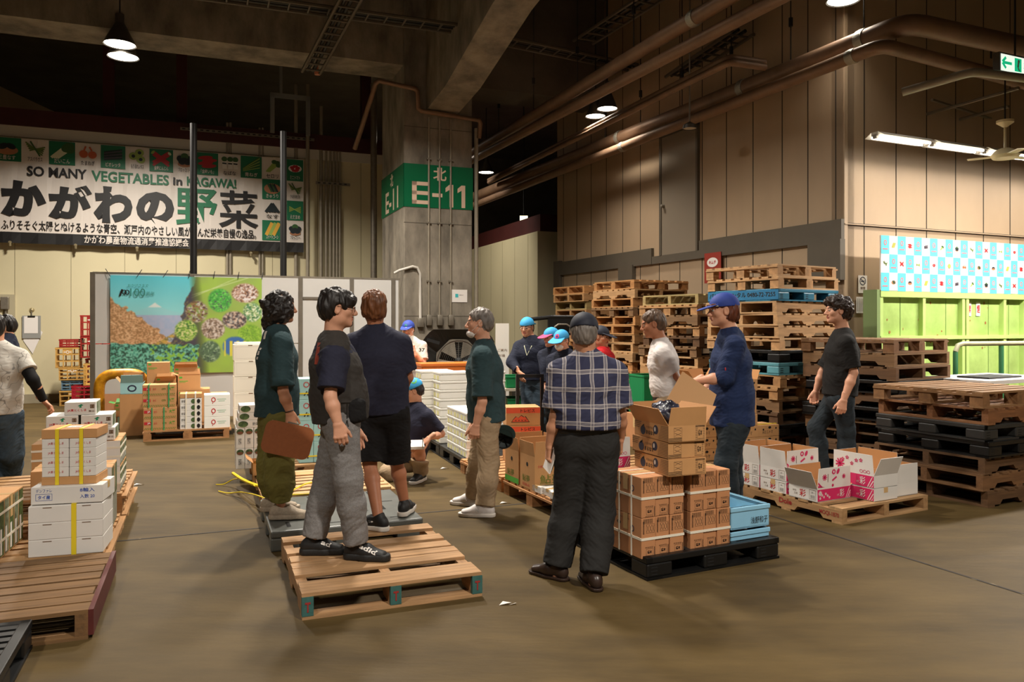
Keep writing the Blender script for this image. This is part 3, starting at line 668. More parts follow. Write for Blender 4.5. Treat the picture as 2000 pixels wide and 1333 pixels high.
def make_pallet(kind, label, L=1.1, Wd=1.1, h=.144, ends=None, boards=None):
    t = thing('plastic_pallet' if kind in ('plastic', 'slab') else 'wooden_pallet', label, 'pallet')
    rnd = random.Random(len(_pal) * 7 + 3)
    if kind in ('stringer', 'block'):
        b = MB(); y = 0; bs = boards or [(i * (Wd - .1) / 7, .1) for i in range(8)]
        for y, w in bs: b.box(rnd.uniform(-.004, .004), y, h - .02, L + rnd.uniform(-.012, .004), y + w, h + rnd.uniform(-.002, .001), wood_x)
        b.build('top_deck', t)
        b = MB()
        if kind == 'stringer':
            for y in (0, Wd / 2 - .05, Wd - .1): b.box(0, y, 0, L, y + .1, .018, wood_x)
        else:
            for y in (0, Wd / 2 - .06, Wd - .12): b.box(0, y, 0, L, y + .12, .018, wood_x)
        b.build('bottom_deck', t)
        for x in (0, L / 2 - .03, L - .06):
            if kind == 'stringer':
                b = MB(); notched(x, x + .06, Wd, .018, h - .02, wood_y, b, rnd)
                if ends:
                    b.box(x - .001, -.002, .019, x + .061, .03, h - .021, tealp); b.text('T', V(x, -.004, .02), V(1, 0, 0), UP, .015, .02, .045, .075, redp, .03)
                b.build('stringer', t)
            else:
                b = MB(); b.box(x - .01, 0, h - .04, x + .09, Wd, h - .021, wood_y); b.build('stretcher', t)
                for y in (0, Wd / 2 - .06, Wd - .12):
                    b = MB(); b.box(max(x - .02, 0), y, .018, min(x + .1, L), y + .12, h - .04, wood_b); b.build('block', t)
    elif kind == 'plastic':
        b = MB()
        b.rbox(0, 0, h - .04, L, .05, h, plast, .006); b.rbox(0, Wd - .05, h - .04, L, Wd, h, plast, .006); b.rbox(0, 0, h - .04, .05, Wd, h, plast, .006); b.rbox(L - .05, 0, h - .04, L, Wd, h, plast, .006)
        n = 13
        for i in range(n):
            y = .05 + (Wd - .1) * (i + .5) / n; b.box(.04, y - .024, h - .035, L - .04, y + .024, h - .001, plast)
        for x in (.34, .72): b.box(x, .05, h - .036, x + .05, Wd - .05, h - .002, plast)
        b.build('deck', t)
        b = MB()
        for y in (0, Wd / 2 - .06, Wd - .12): b.box(0, y, 0, L, y + .12, .016, plast)
        for x in (0, Wd / 2 - .06, Wd - .12): b.box(x, .0, .0005, x + .12, Wd, .0155, plast)
        b.build('base', t)
        for x in (0, L / 2 - .1, L - .2):
            for y in (0, Wd / 2 - .09, Wd - .18):
                b = MB(); b.rbox(x + .002, y + .002, .016, x + .198, y + .178, h - .04, plast, .012)
                if y == 0:
                    for k in range(3): b.rect(V(x + .03, .0005, .03), V(1, 0, 0), UP, 0, k * .022, .05, k * .022 + .008, hole)
                b.build('foot', t)
    elif kind == 'slab':                                              # closed-deck plastic pallet with a few slots
        b = MB(); b.rbox(0, 0, h - .05, L, Wd, h, plast, .012)
        for i in range(4):
            for j in range(4):
                x, y = .12 + i * .25, .1 + j * .27
                b.rect(V(x, y, h + .001), V(1, 0, 0), V(0, 1, 0), 0, 0, .14 if (i + j) % 2 else .03, .018 if (i + j) % 2 else .14, hole)
        b.build('deck', t)
        for x in (0, L / 2 - .1, L - .2):
            for y in (0, Wd / 2 - .09, Wd - .18):
                b = MB(); b.rbox(x + .002, y + .002, 0, x + .198, y + .178, h - .05, plast, .012); b.build('foot', t)
    return t
def pallet(kind, loc, rz, label, color=(1, 1, 1), turn=False, group=None):
    loc = Vector(loc)
    if turn: loc = loc + dirs(rz)[0] * 1.1; rz += math.pi / 2       # quarter turn about its own square
    if kind not in _pal:
        o = _pal[kind] = make_pallet(kind, label); o.location = loc; o.rotation_euler = (0, 0, rz)
        if group: o['group'] = group
    else: o = copy_tree(_pal[kind], loc, rz, label, group)
    paint(o, (*color, 1)); return o
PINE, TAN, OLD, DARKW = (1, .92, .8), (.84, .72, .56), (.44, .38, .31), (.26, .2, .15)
BLK, GREYP, BLUEP, CYAN = (.012, .012, .012), (.2, .21, .19), (.05, .3, .48), (.2, .58, .68)
# front pallet under the man in the vest
FP = V(-1.133, 4.2, 0)
o = make_pallet('stringer', 'pale slatted wooden pallet with teal painted ends lying in the open aisle', 1.03, 1.2, .145, True, [(0, .105), (.11, .1), (.33, .13), (.47, .1), (.60, .12), (.78, .125), (1.06, .14)])
o.location = FP; o.rotation_euler = (0, 0, TH); paint(o, (.78, .68, .58, 1))
pallet('slab', V(-1.69, 5.45, 0), TH, 'grey plastic pallet behind the slatted wooden one, under the standing men', GREYP)
pallet('block', V(-2.1, 6.58, 0), TH, 'wooden pallet with bare boards and yellow strapping scraps behind the grey plastic pallet', PINE)
pallet('block', V(-2.62, 7.86, 0), TH, 'wooden pallet carrying the pale blue and white cartons behind the long-haired man', TAN)
# pallets along the near corner of the picture
NR = V(-2.604, 4.98, 0)
pallet('block', NR - e1 * 1.1, TH, 'wooden pallet under the white cartons with yellow tape', TAN)
o = pallet('block', NR - e1 * 1.1 + d1 * 1.14, TH, 'wooden pallet under the cartons with red lettering', TAN)
pallet('block', NR - e1 * 1.1 + d1 * 1.14 + UP * .144, TH, 'wooden pallet stacked as a second layer under the cartons with red lettering', TAN)
NP = NR - d1 * 1.12
o = make_pallet('stringer', 'empty dark slatted pallet with a dark red side board in the corner of the floor', 1.2, 1.1, .15, False, [(i * .137, .115) for i in range(8)])
o.location = NP - e1 * 1.16 ; o.rotation_euler = (0, 0, TH); paint(o, (.34, .27, .18, 1))
b = MB(); b.box(1.2, .0, .02, 1.225, 1.1, .15, M('dark_red_board', (92, 34, 30), rough=.6, var=.3, scale=6)); b.build('side_board', o)
pallet('plastic', NP - e1 * 1.3 - d1 * 1.12, TH, 'black plastic pallet cut off by the bottom edge of the picture', BLK)
# pallets under goods
pallet('block', V(-5.01, 10.57, 0), TH, 'wooden pallet under the brown cartons with green straps before the poster', (.9, .7, .52))
pallet('block', V(-3.86, 11.0, 0), TH, 'wooden pallet under the tall white carton tower before the poster', (.9, .7, .52))
FPL, FTH = V(-.513, 8.39, 0), RAD(19.5)
pallet('plastic', FPL, FTH, 'black plastic pallet under the lower stacks of white foam boxes', (.03, .03, .03))
pallet('plastic', FPL + dirs(FTH)[1] * 1.12, FTH, 'black plastic pallet under the tall white foam box stacks', (.03, .03, .03))
WP = V(.38, 6.36, 0)
pallet('block', WP, TH2, 'wooden pallet with open brown cartons beside the old man in the plaid shirt', (.95, .74, .55))
pallet('block', WP + d2 * 1.16, TH2, 'wooden pallet behind the open brown cartons, under the orange banded cartons', (.95, .74, .55))
pallet('block', WP + e2 * 1.16 + d2 * .62, TH2, 'wooden pallet under the green lettered cartons behind the man in the white shirt', TAN)
EP, ETH = V(.84, 4.84, 0), RAD(26)
o = pallet('plastic', EP, ETH, 'black plastic pallet under the striped brown cartons and the blue foam boxes', BLK)
AP, ATH = V(2.63, 6.2, 0), RAD(28)
o = make_pallet('stringer', 'wooden pallet with notched sides and red stencils under the white and pink cartons', 1.08, 1.15, .13, False, [(0, .13), (.2, .1), (.34, .1), (.48, .1), (.62, .1), (.76, .1), (.9, .1), (1.03, .12)])
o.location = AP; o.rotation_euler = (0, 0, ATH); paint(o, (.86, .78, .66, 1))
b = MB(); O = V(-.0015, 1.15, 0); b.text('Dole', O, V(0, -1, 0), UP, .5, .055, .64, .1, redp, .03); b.text('MOQI-1870', O, V(0, -1, 0), UP, .93, .045, 1.12, .085, redp, .01); b.build('stencil', o)
pallet('block', V(-9.0, 9.6, 0), TH + RAD(8), 'dark wooden pallet beyond the walking man in the pale shirt', (.5, .38, .28))
pallet('block', V(2.05, 7.95, 0), TH2, 'wooden pallet on the floor under the pepper cartons before the tall pallet towers', OLD)
# tall stacks of empties
def stack(base, th, rows, where, seed, jit=.03):
    rnd = random.Random(seed); z = 0
    for i, (kind, colr, turn, word) in enumerate(rows):
        p = Vector(base) + V(rnd.uniform(-jit, jit), rnd.uniform(-jit, jit), z)
        f = rnd.uniform(.85, 1.1); c = tuple(x * f for x in colr)
        pallet(kind, p, th + RAD(rnd.uniform(-1.6, 1.6)), f'{word} pallet, {ORD[i]} layer of {where}', c, turn, 'pallets in ' + where)
        z += .1441
S, B_, PL = 'stringer', 'block', 'plastic'
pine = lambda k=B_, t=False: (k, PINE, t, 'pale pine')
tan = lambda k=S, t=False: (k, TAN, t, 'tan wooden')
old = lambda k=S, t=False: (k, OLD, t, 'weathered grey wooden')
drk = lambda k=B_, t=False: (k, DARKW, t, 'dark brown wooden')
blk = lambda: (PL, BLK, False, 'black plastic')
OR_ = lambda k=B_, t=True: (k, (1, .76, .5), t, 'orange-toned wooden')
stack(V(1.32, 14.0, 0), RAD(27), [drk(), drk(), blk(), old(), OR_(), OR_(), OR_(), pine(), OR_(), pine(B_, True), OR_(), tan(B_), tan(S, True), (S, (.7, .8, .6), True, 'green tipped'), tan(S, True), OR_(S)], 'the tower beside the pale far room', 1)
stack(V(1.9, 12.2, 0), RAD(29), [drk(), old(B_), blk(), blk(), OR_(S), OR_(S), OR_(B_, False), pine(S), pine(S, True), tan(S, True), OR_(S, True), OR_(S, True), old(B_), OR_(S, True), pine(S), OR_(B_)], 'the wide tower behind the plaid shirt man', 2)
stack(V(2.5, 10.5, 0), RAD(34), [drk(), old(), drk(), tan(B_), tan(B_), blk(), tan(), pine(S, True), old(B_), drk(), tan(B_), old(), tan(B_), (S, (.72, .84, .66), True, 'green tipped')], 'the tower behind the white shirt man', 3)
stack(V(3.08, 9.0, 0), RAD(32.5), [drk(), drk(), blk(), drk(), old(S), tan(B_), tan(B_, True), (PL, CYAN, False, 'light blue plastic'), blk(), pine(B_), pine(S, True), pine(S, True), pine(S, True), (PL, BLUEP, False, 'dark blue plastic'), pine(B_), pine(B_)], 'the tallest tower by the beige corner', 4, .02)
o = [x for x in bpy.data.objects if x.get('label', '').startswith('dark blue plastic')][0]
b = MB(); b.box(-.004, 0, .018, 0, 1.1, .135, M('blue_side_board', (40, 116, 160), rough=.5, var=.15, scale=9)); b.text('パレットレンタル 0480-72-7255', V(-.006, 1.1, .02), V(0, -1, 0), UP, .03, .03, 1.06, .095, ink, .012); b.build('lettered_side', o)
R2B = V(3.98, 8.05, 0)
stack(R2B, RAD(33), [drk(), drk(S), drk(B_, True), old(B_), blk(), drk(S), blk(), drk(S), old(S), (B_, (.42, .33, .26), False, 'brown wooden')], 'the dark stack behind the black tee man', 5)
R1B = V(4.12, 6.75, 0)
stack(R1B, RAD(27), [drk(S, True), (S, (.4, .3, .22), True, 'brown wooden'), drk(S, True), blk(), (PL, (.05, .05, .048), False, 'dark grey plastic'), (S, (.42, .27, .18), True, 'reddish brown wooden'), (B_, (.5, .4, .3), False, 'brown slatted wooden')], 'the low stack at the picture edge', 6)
# ---------------------------------------------------------------- cartons and crates
kraft = M('kraft_cardboard', (196, 146, 94), rough=.75, var=.1, scale=5)
kraft_i = M('kraft_inside', (178, 126, 76), rough=.8)
kraft_r = M('kraft_reddish', (190, 132, 88), rough=.75, var=.1, scale=5)
whitec = M('white_carton', (226, 222, 216), rough=.5, var=.05, scale=4)
foam = M('white_foam', (242, 240, 232), rough=.55)
foam_l = M('foam_label', (226, 222, 160), rough=.6)
tape_m = M('clear_tape', (206, 170, 120), rough=.2)
yel = M('yellow_strap', (232, 206, 44), rough=.4); wstrap = M('white_strap', (232, 224, 206), rough=.4); gstrap = M('green_strap', (64, 150, 96), rough=.4)
redi = C('ink_red', (190, 40, 48)); pinki = C('ink_pink', (204, 38, 96)); bluei = C('ink_blue', (48, 84, 168)); greeni = C('ink_green', (70, 150, 40)); navyi = C('ink_navy', (46, 50, 74)); brni = C('ink_brown', (110, 84, 60)); olive = C('ink_olive', (104, 112, 40)); orai = C('ink_orange', (216, 84, 48)); limei = C('ink_lime', (80, 170, 60)); photo_g = M('print_leaf_photo', (96, 124, 70), rough=.5, var=.75, scale=26, dark=(40, 56, 34)); photo_w = M('print_pale_photo', (150, 160, 130), rough=.5, var=.6, scale=20, dark=(60, 70, 50))
tealc = M('pale_teal_carton', (160, 208, 210), rough=.5)
X_ = V(1, 0, 0); Y_ = V(0, 1, 0)
def face(k, w, d, h):                       # origin, right, up of each face
    e = .0012
    return {'F': (V(0, -e, 0), X_, UP), 'L': (V(-e, d, 0), -Y_, UP), 'R': (V(w + e, 0, 0), Y_, UP), 'T': (V(0, 0, h + e), X_, Y_)}[k]
def carton(name, label, cat, size, mat, prints=None, tape=True, flaps=None, inside=None, group=None, walls=None):
    """closed carton, or with flaps = {'F','B','L','R': (length, degrees out from upright)} an open one"""
    w, d, h = size; t = thing(name, label, cat, (0, 0, 0), 0, group)
    b = MB()
    if flaps is None: b.rbox(0, 0, 0, w, d, h, mat, min(.004, h * .05))
    else:
        q = .005; im = inside or kraft_i
        b.box(0, 0, 0, w, d, .006, mat)
        for (x0, y0, x1, y1) in ((0, 0, w, q), (0, d - q, w, d), (0, q, q, d - q), (w - q, q, w, d - q)): b.box(x0, y0, 0, x1, y1, h, mat)
        for O, R, U, a in ((V(0, q + .001, 0), X_, UP, w), (V(0, d - q - .001, 0), X_, UP, w), (V(q + .001, 0, 0), Y_, UP, d), (V(w - q - .001, 0, 0), Y_, UP, d)): b.rect(O, R, UP, q, .01, a - q, h, im)
    if prints: prints(b, w, d, h)
    b.build('box_body', t)
    if flaps is None and tape:
        b = MB(); b.box(-.0015, d / 2 - .025, h * .6, w + .0015, d / 2 + .025, h + .0015, tape_m); b.build('tape', t)
    for k, (ln, ang) in (flaps or {}).items():
        a = RAD(ang); b = MB(); c, s = math.cos(a) * ln, math.sin(a) * ln; q = .0035; im = inside or kraft_i
        n = V(math.cos(a), 0, 0)
        if k in 'FB':
            y0, sg = (0, -1) if k == 'F' else (d, 1)
            o4 = [V(0, y0, h), V(w, y0, h), V(w - .01, y0 + sg * s, h + c), V(.01, y0 + sg * s, h + c)]; off = V(0, -sg * math.cos(a), math.sin(a)) * q
        else:
            x0, sg = (0, -1) if k == 'L' else (w, 1)
            o4 = [V(x0, 0, h), V(x0, d, h), V(x0 + sg * s, d - .01, h + c), V(x0 + sg * s, .01, h + c)]; off = V(-sg * math.cos(a), 0, math.sin(a)) * q
        i4 = [p + off for p in o4]
        b.add(o4, [(0, 1, 2, 3)], mat); b.add(i4, [(3, 2, 1, 0)], im)
        b.add(o4 + i4, [(0, 4, 5, 1), (1, 5, 6, 2), (2, 6, 7, 3), (3, 7, 4, 0)], mat); b.build('flap', t)
    return t
def put(o, loc, rz, label=None, first=[]):
    """first call moves the model itself, later calls copy it"""
    if o.name not in first:
        first.append(o.name); o.location = loc; o.rotation_euler = (0, 0, rz)
        if label: o['label'] = label
        return o
    return copy_tree(o, loc, rz, label)
def loc2(base, th, x, y, z=0):
    a, c = dirs(th); return Vector(base) + a * x + c * y + UP * z
# --- striped round-aubergine cartons (bundles and open stack)
def tall_print(b, w, d, h):
    O, R, U = face('F', w, d, h)
    for k in range(9): b.rect(O, R, U, .016 + k * .008, h - .035, .019 + k * .008, h - .006, ink)
    for k in range(2): b.rect(O, R, U, .012 + k * .006, h - .1, .015 + k * .006, h - .02, ink)
    b.frame(O, R, U, .036, h - .095, .1, h - .038, .0015, brni)
    for k in range(3): b.stroke(O, R, U, .04 + k * .02, h - .088, .058 + k * .02, h - .045, .0025, brni); b.stroke(O, R, U, .058 + k * .02, h - .088, .04 + k * .02, h - .045, .0025, brni)
    b.text('橋本', O, R, U, .045, .03, .08, .05, ink, .02); b.frame(O, R, U, .036, .018, .09, .062, .0015, brni)
    for k in range(8): b.rect(O, R, U, .03 + k * .008, .066, .033 + k * .008, .074, ink); b.rect(O, R, U, .03 + k * .008, .004, .033 + k * .008, .012, ink)
    b.rect(O, R, U, .098, .006, .102, .07, ink)
    O, R, U = face('L', w, d, h)
    b.ell(O, R, U, .1, h * .72, .022, .012, ink, 14); b.ell(V(-.0018, d, 0), R, U, .1, h * .72, .01, .007, kraft, 10)
    b.ring(O, R, U, .17, h * .72, .008, .008, .003, ink); b.ring(O, R, U, .25, h * .68, .022, .022, .008, navyi); b.text('大阪特産', O, R, U, .06, h * .86, .22, h * .9, brni)
tallbox = carton('striped_carton', 'striped brown carton', 'box', (.108, .35, .255), kraft_r, tall_print, group='bundled striped brown cartons')
ux, uy = dirs(ETH)
pos3 = ['outer', 'middle', 'inner']
for tier in (0, 1):
    for bn, (x0, nm) in enumerate(((.0, 'aisle-side'), (.385, 'far-side'))):
        for k in range(3):
            put(tallbox, loc2(V(.82, 4.86, 0), ETH, x0 + k * .111, .02 + .006 * (k % 2) + bn * .0, .125 + .1255 * 0 + tier * .2565), ETH,
                f'{["first", "second", "third"][k]} striped brown carton of the {"lower" if tier == 0 else "upper"} {nm} bundle, counted from the old man')
def band(name, lab, x0, x1, y0, y1, z, base, th, m=wstrap, w=.016, t_=.003, g=None):
    b = MB(); b.box(x0 - t_, y0 - t_, z, x1 + t_, y0 - .0005, z + w, m); b.box(x0 - t_, y1 + .0005, z, x1 + t_, y1 + t_, z + w, m); b.box(x0 - t_, y0, z, x0 - .0005, y1, z + w, m); b.box(x1 + .0005, y0, z, x1 + t_, y1, z + w, m)
    return tag(b.build(name, loc=base, rz=th), lab, 'strap', g)
def vband(name, lab, x0, x1, y, z0, z1, base, th, m=wstrap, w=.014, t_=.003, axis='x', g=None):
    b = MB()
    if axis == 'x': b.box(x0 - t_, y, z0, x0 - .0005, y + w, z1, m); b.box(x1 + .0005, y, z0, x1 + t_, y + w, z1, m); b.box(x0 - t_, y, z1 + .0005, x1 + t_, y + w, z1 + t_, m)
    else: b.box(y, x0 - t_, z0, y + w, x0 - .0005, z1, m); b.box(y, x1 + .0005, z0, y + w, x1 + t_, z1, m); b.box(y, x0 - t_, z1 + .0005, y + w, x1 + t_, z1 + t_, m)
    return tag(b.build(name, loc=base, rz=th), lab, 'strap', g)
for tier in (0, 1):
    for x0, nm in ((0, 'aisle-side'), (.385, 'far-side')):
        tn = 'lower' if tier == 0 else 'upper'; bs = loc2(V(.82, 4.86, 0), ETH, x0, .02, .125 + tier * .2565)
        band('strap', f'white strap round the {tn} {nm} bundle of striped cartons', 0, .33, 0, .357, .115, bs, ETH)
        if x0 == 0:
            for q, yy in enumerate((.1, .24)): vband('strap', f'white upright strap on the {tn} aisle-side striped bundle, {"nearer the corner" if q == 0 else "nearer the middle pallet"}', 0, .33, yy, 0, .255, bs, ETH)
def wide_print(b, w, d, h):
    O, R, U = face('F', w, d, h)
    for k in range(3): b.rect(O, R, U, .0, .008 + k * .008, .1, .011 + k * .008, ink)
    b.frame(O, R, U, .04, .03, .1, h - .012, .0012, brni)
    for k in range(2):
        b.stroke(O, R, U, .045, .04 + k * .03, .095, .06 + k * .03, .002, brni); b.stroke(O, R, U, .095, .04 + k * .03, .045, .06 + k * .03, .002, brni)
    for k in range(9): b.rect(O, R, U, .2, .012 + k * .011, .27, .015 + k * .011, brni)
    b.rect(V(0, -.0018, 0), R, U, .215, .02, .255, h - .014, kraft); b.text('橋本', V(0, -.0024, 0), R, U, .22, .035, .25, h - .03, ink, .01); b.rect(O, R, U, .2, h - .01, .272, h - .007, ink)
    O, R, U = face('L', w, d, h)
    for k in range(4): b.rect(O, R, U, 0, h - .01 - k * .012, .09 - k * .008, h - .007 - k * .012, ink)
    b.ell(O, R, U, .11, h * .42, .032, .03, navyi, 18); b.stroke(O, R, U, .1, h * .65, .125, h * .78, .012, ink)
    b.ell(O, R, U, .27, h * .62, .03, .03, navyi, 18); b.ell(V(-.0018, d, 0), R, U, .262, h * .64, .009, .016, whitec, 10); b.text('まるなす', O, R, U, .15, h * .22, .26, h * .48, ink, .03); b.text('大阪特産', O, R, U, .15, h * .6, .235, h * .75, brni)
    for k in range(9): b.rect(O, R, U, .3 + .004 * k, .014 + k * .01, d, .0165 + k * .01, brni)
mb_, mth = loc2(V(.82, 4.86, 0), ETH, .19, .03), RAD(21)
mb_ = V(.985, 4.90, 0)
wb3 = carton('aubergine_carton', 'striped brown carton', 'box', (.28, .42, .1045), kraft, wide_print, flaps={'R': (.13, 30), 'F': (.12, 4)}, group='stacked open striped cartons')
put(wb3, mb_ + UP * .6385, mth, 'bottom one of three stacked striped cartons standing on the bundles')
put(wb3, mb_ + UP * .7455 + V(.0, .01, 0), mth + RAD(2), 'middle one of three stacked striped cartons standing on the bundles')
for o in list(bpy.data.objects):
    if o.name.startswith('aubergine_carton'):
        for ch in o.children:
            if ch.name.startswith('flap'): ch.rotation_euler = (0, 0, 0)
# the two lower ones are closed: drop their flaps
for o in [x for x in bpy.data.objects if x.name.startswith('aubergine_carton')]:
    for ch in [c for c in o.children if c.name.startswith('flap')]: bpy.data.objects.remove(ch)
    b = MB(); b.box(.002, .002, .103, .278, .418, .107, kraft); b.build('lid', o)
topb = carton('aubergine_carton', 'open striped brown carton on top of its stack, a dark plastic bag inside', 'box', (.28, .42, .1045), kraft, wide_print, flaps={'L': (.13, 32), 'R': (.14, 38), 'F': (.12, 10), 'B': (.12, 20)}, group='stacked open striped cartons')
put(topb, mb_ + UP * .8525, mth)
bagm = M('dark_plastic_bag', (62, 62, 78), rough=.15, var=.5, scale=14, bump=.8, dark=(24, 26, 34))
def blob(name, lab, cat, c, r, mat, seed, amp=.3, lv=4, fs=2.2, parent=None):
    bm = bmesh.new(); bmesh.ops.create_icosphere(bm, subdivisions=lv, radius=1)
    for v in bm.verts:
        n = v.co.copy(); k = 1 + amp * mnoise.noise(n * fs + V(seed, seed, 0)) + amp * .5 * mnoise.noise(n * fs * 2.7 + V(0, seed, 3)); v.co = V(n.x * r[0] * k, n.y * r[1] * k, n.z * r[2] * k)
    me = bpy.data.meshes.new(name); bm.to_mesh(me); bm.free(); me.materials.append(mat)
    for p in me.polygons: p.use_smooth = True
    o = bpy.data.objects.new(name, me); COL.objects.link(o); o.location = c
    if parent: o.parent = parent
    else: tag(o, lab, cat)
    return o
c = loc2(mb_, mth, .15, .24, .985)
blob('plastic_bag', 'crumpled dark plastic bag bulging out of the open striped carton', 'bag', c, (.11, .12, .09), bagm, 3, .45)
# --- blue foam boxes with the hand-written name
bluef = M('light_blue_foam', (142, 196, 226), rough=.5, var=.06, scale=6)
def tray(name, lab, size, mat, wall, parts=None, cat='box', group=None):
    w, d, h = size; t = thing(name, lab, cat, (0, 0, 0), 0, group); b = MB()
    b.rbox(0, 0, 0, w, d, .02, mat, .006)
    for x0, y0, x1, y1 in ((0, 0, w, wall), (0, d - wall, w, d), (0, wall, wall, d - wall), (w - wall, wall, w, d - wall)): b.rbox(x0, y0, .0, x1, y1, h, mat, .005)
    b.build('box_body', t); b = MB()
    for x0, y0, x1, y1 in ((-.006, -.006, w + .006, wall), (-.006, d - wall, w + .006, d + .006), (-.006, 0, wall, d), (w - wall, 0, w + .006, d)): b.rbox(x0, y0, h - .03, x1, y1, h, mat, .004)
    b.build('rim', t)
    return t
fb = loc2(EP, ETH, .735, .07, .125)
t = tray('foam_box', 'low light blue foam tray under the named blue foam box', (.34, .44, .075), bluef, .025); t.location = fb; t.rotation_euler = (0, 0, ETH)
t = tray('foam_box', 'open light blue foam box with black handwriting on its front', (.34, .44, .15), bluef, .022); t.location = fb + UP * .088; t.rotation_euler = (0, 0, ETH)
b = MB(); b.text('浅野和子', V(0, -.007, 0), X_, UP, .17, .03, .32, .075, ink); b.build('handwriting', t)
blob('flower_heads', 'yellow-green buds lying in the open blue foam box', 'vegetable', loc2(fb, ETH, .12, .25, .16), (.075, .12, .05), M('yellow_buds', (200, 180, 70), rough=.7, var=.5, scale=60, bump=1, dark=(110, 120, 40)), 5, .25)
blob('plastic_sheet', 'thin clear plastic squeezed between the two blue foam boxes', 'plastic', loc2(fb, ETH, .17, .22, .083), (.17, .215, .012), M('clear_film', (190, 196, 206), rough=.1, bump=.8, scale=20), 6, .15)
t = tray('foam_box', 'second open light blue foam box behind the one with handwriting', (.34, .44, .13), bluef, .022); t.location = loc2(EP, ETH, .74, .55, .125); t.rotation_euler = (0, 0, ETH)
# --- white and pink cartons
def sakura(b, O, R, U, cx, cy, s, m):
    for k in range(5): b.ell(O, R, U, cx + s * .6 * math.cos(k * 1.257 + .3), cy + s * .6 * math.sin(k * 1.257 + .3), s * .42, s * .3, m, 8, k * 1.257 + .3)
def maple(b, O, R, U, cx, cy, s, m):
    for k in range(9): b.stroke(O, R, U, cx, cy, cx + s * math.cos(k * .698), cy + s * math.sin(k * .698), s * .3, m)
def aya_print(hh):
    def f(b, w, d, h):
        O, R, U = face('F', w, d, h); lw = whitec
        b.rect(O, R, U, 0, .006, w, h - .004, pinki); O2 = V(0, -.002, 0)
        for k in range(6): sakura(b, O2, R, U, .03 + k * .022, .03 + .04 * ((k * 3) % 5) / 5, .012, lw)
        maple(b, O2, R, U, .03, .07, .022, lw); b.text('彩', O2, R, U, w * .66, .02, w * .8, h - .02, lw, .01); b.text('みやぎ野', O2, R, U, w * .58, .03, w * .64, .05, lw)
        for k in range(3): b.decal(O2, R, U, [(w * .84 + k * .02, .008), (w * .86 + k * .02, .008), (min(w * .98 + k * .02, w), h - .006 if k == 0 else h * .8 - k * .02), (w * .95 + k * .012, h * .84 - k * .022)], lw)
        O, R, U = face('L', w, d, h)
        b.text('彩', O, R, U, d * .38, .022, d * .6, h - .022, redi, .01); b.text('野菜', O, R, U, d * .14, .055, d * .27, .07, brni); b.text('工房', O, R, U, d * .18, .03, d * .31, .048, brni)
        b.frame(O, R, U, d * .72, .015, d * .94, h - .012, .002, brni); b.text('|||||', O, R, U, d * .77, .022, d * .9, .05, ink, .0); b.text('入数 —', O, R, U, d * .77, .065, d * .9, .078, ink)
    return f
def flap_art(b, O, R, U, w, h):
    for k in range(3): b.decal(O, R, U, [(.004, .012 + k * .03), (.004, .03 + k * .03), (.035 - k * .0 + .05 - k * .022, .012), (.03 + .03 - k * .022, .012)][:4], pinki) if k < 2 else None
    maple(b, O, R, U, w * .2, h * .55, .028, pinki); b.ring(O, R, U, w * .47, h * .78, .022, .022, .012, pinki); b.ell(O, R, U, w * .6, h * .78, .016, .026, pinki, 10, -.5)
    b.stroke(O, R, U, w * .43, h * .35, w * .56, h * .52, .016, pinki); b.ell(O, R, U, w * .45, h * .12, .013, .013, pinki, 8); b.stroke(O, R, U, w * .3, h * .3, w * .3, h * .7, .006, brni); maple(b, O, R, U, w * .78, h * .5, .022, pinki)
def aya(lab, flaps, loc, rz, art=None, mirror=False):
    t = carton('printed_carton', lab, 'box', (.4, .3, .106), whitec, aya_print(0), flaps=flaps, group='white and pink cartons')
    if art:
        ln, ang = flaps[art]
        fl = [c for c in t.children if c.name.startswith('flap')][list(flaps).index(art)]
        a = RAD(ang); U = V(0, -math.sin(a), math.cos(a)) if art == 'F' else V(-math.sin(a), 0, math.cos(a))
        b = MB()
        O = V(0, 0, .106) + V(0, -1, 0) * .0015 * math.cos(a)
        if mirror:
            for k in range(5): sakura(b, O, X_, U, .1 + .045 * k, .1 + .025 * math.sin(k * 2.2), .018, pinki)
            maple(b, O, X_, U, .07, .06, .045, pinki)
            for k in range(3): b.ring(O, X_, U, .28 + k * .034, .025, .016, .014, .004, pinki)
        else: flap_art(b, O, X_, U, .4, ln)
        b.build('print', fl)
    t.location = loc; t.rotation_euler = (0, 0, rz); return t
zp = .131
A_ = lambda x, y, z=0: loc2(AP, ATH, x, y, zp + z)
up4 = dict(F=(.16, 1), B=(.16, 2), L=(.16, 4), R=(.16, 1))
aya('white and pink carton with open flaps at the free corner of its notched pallet', dict(F=(.17, 2), L=(.16, 24), B=(.15, 4), R=(.12, 70)), A_(.0, .24), ATH, 'F')
shut = dict(F=(.1, 88), B=(.1, 88))
def aya_closed(lab, loc, rz): 
    t = carton('printed_carton', lab, 'box', (.4, .3, .106), whitec, aya_print(0), group='white and pink cartons'); t.location = loc; t.rotation_euler = (0, 0, rz); return t
aya_closed('closed white and pink carton under the middle open one of the left row', A_(.006, .575), ATH); aya('upper open white and pink carton, middle of the row by the blue-capped man', up4, A_(.006, .575, .107), ATH, 'F')
aya_closed('closed white and pink carton under the farthest open one beside the blue-capped man', A_(.006, .885), ATH); aya('upper open white and pink carton nearest the blue-capped man', up4, A_(.006, .885, .107), ATH)
q = ATH - math.pi / 2; 
aya_closed('closed white and pink carton turned pink side to the camera, below the maple flap one', A_(.426, .434), q); t = aya('open white and pink carton with a tall maple leaf flap facing the aisle', dict(F=(.17, 3), R=(.16, 22), L=(.16, 2), B=(.17, 4)), A_(.426, .434, .107), q, 'F', True)
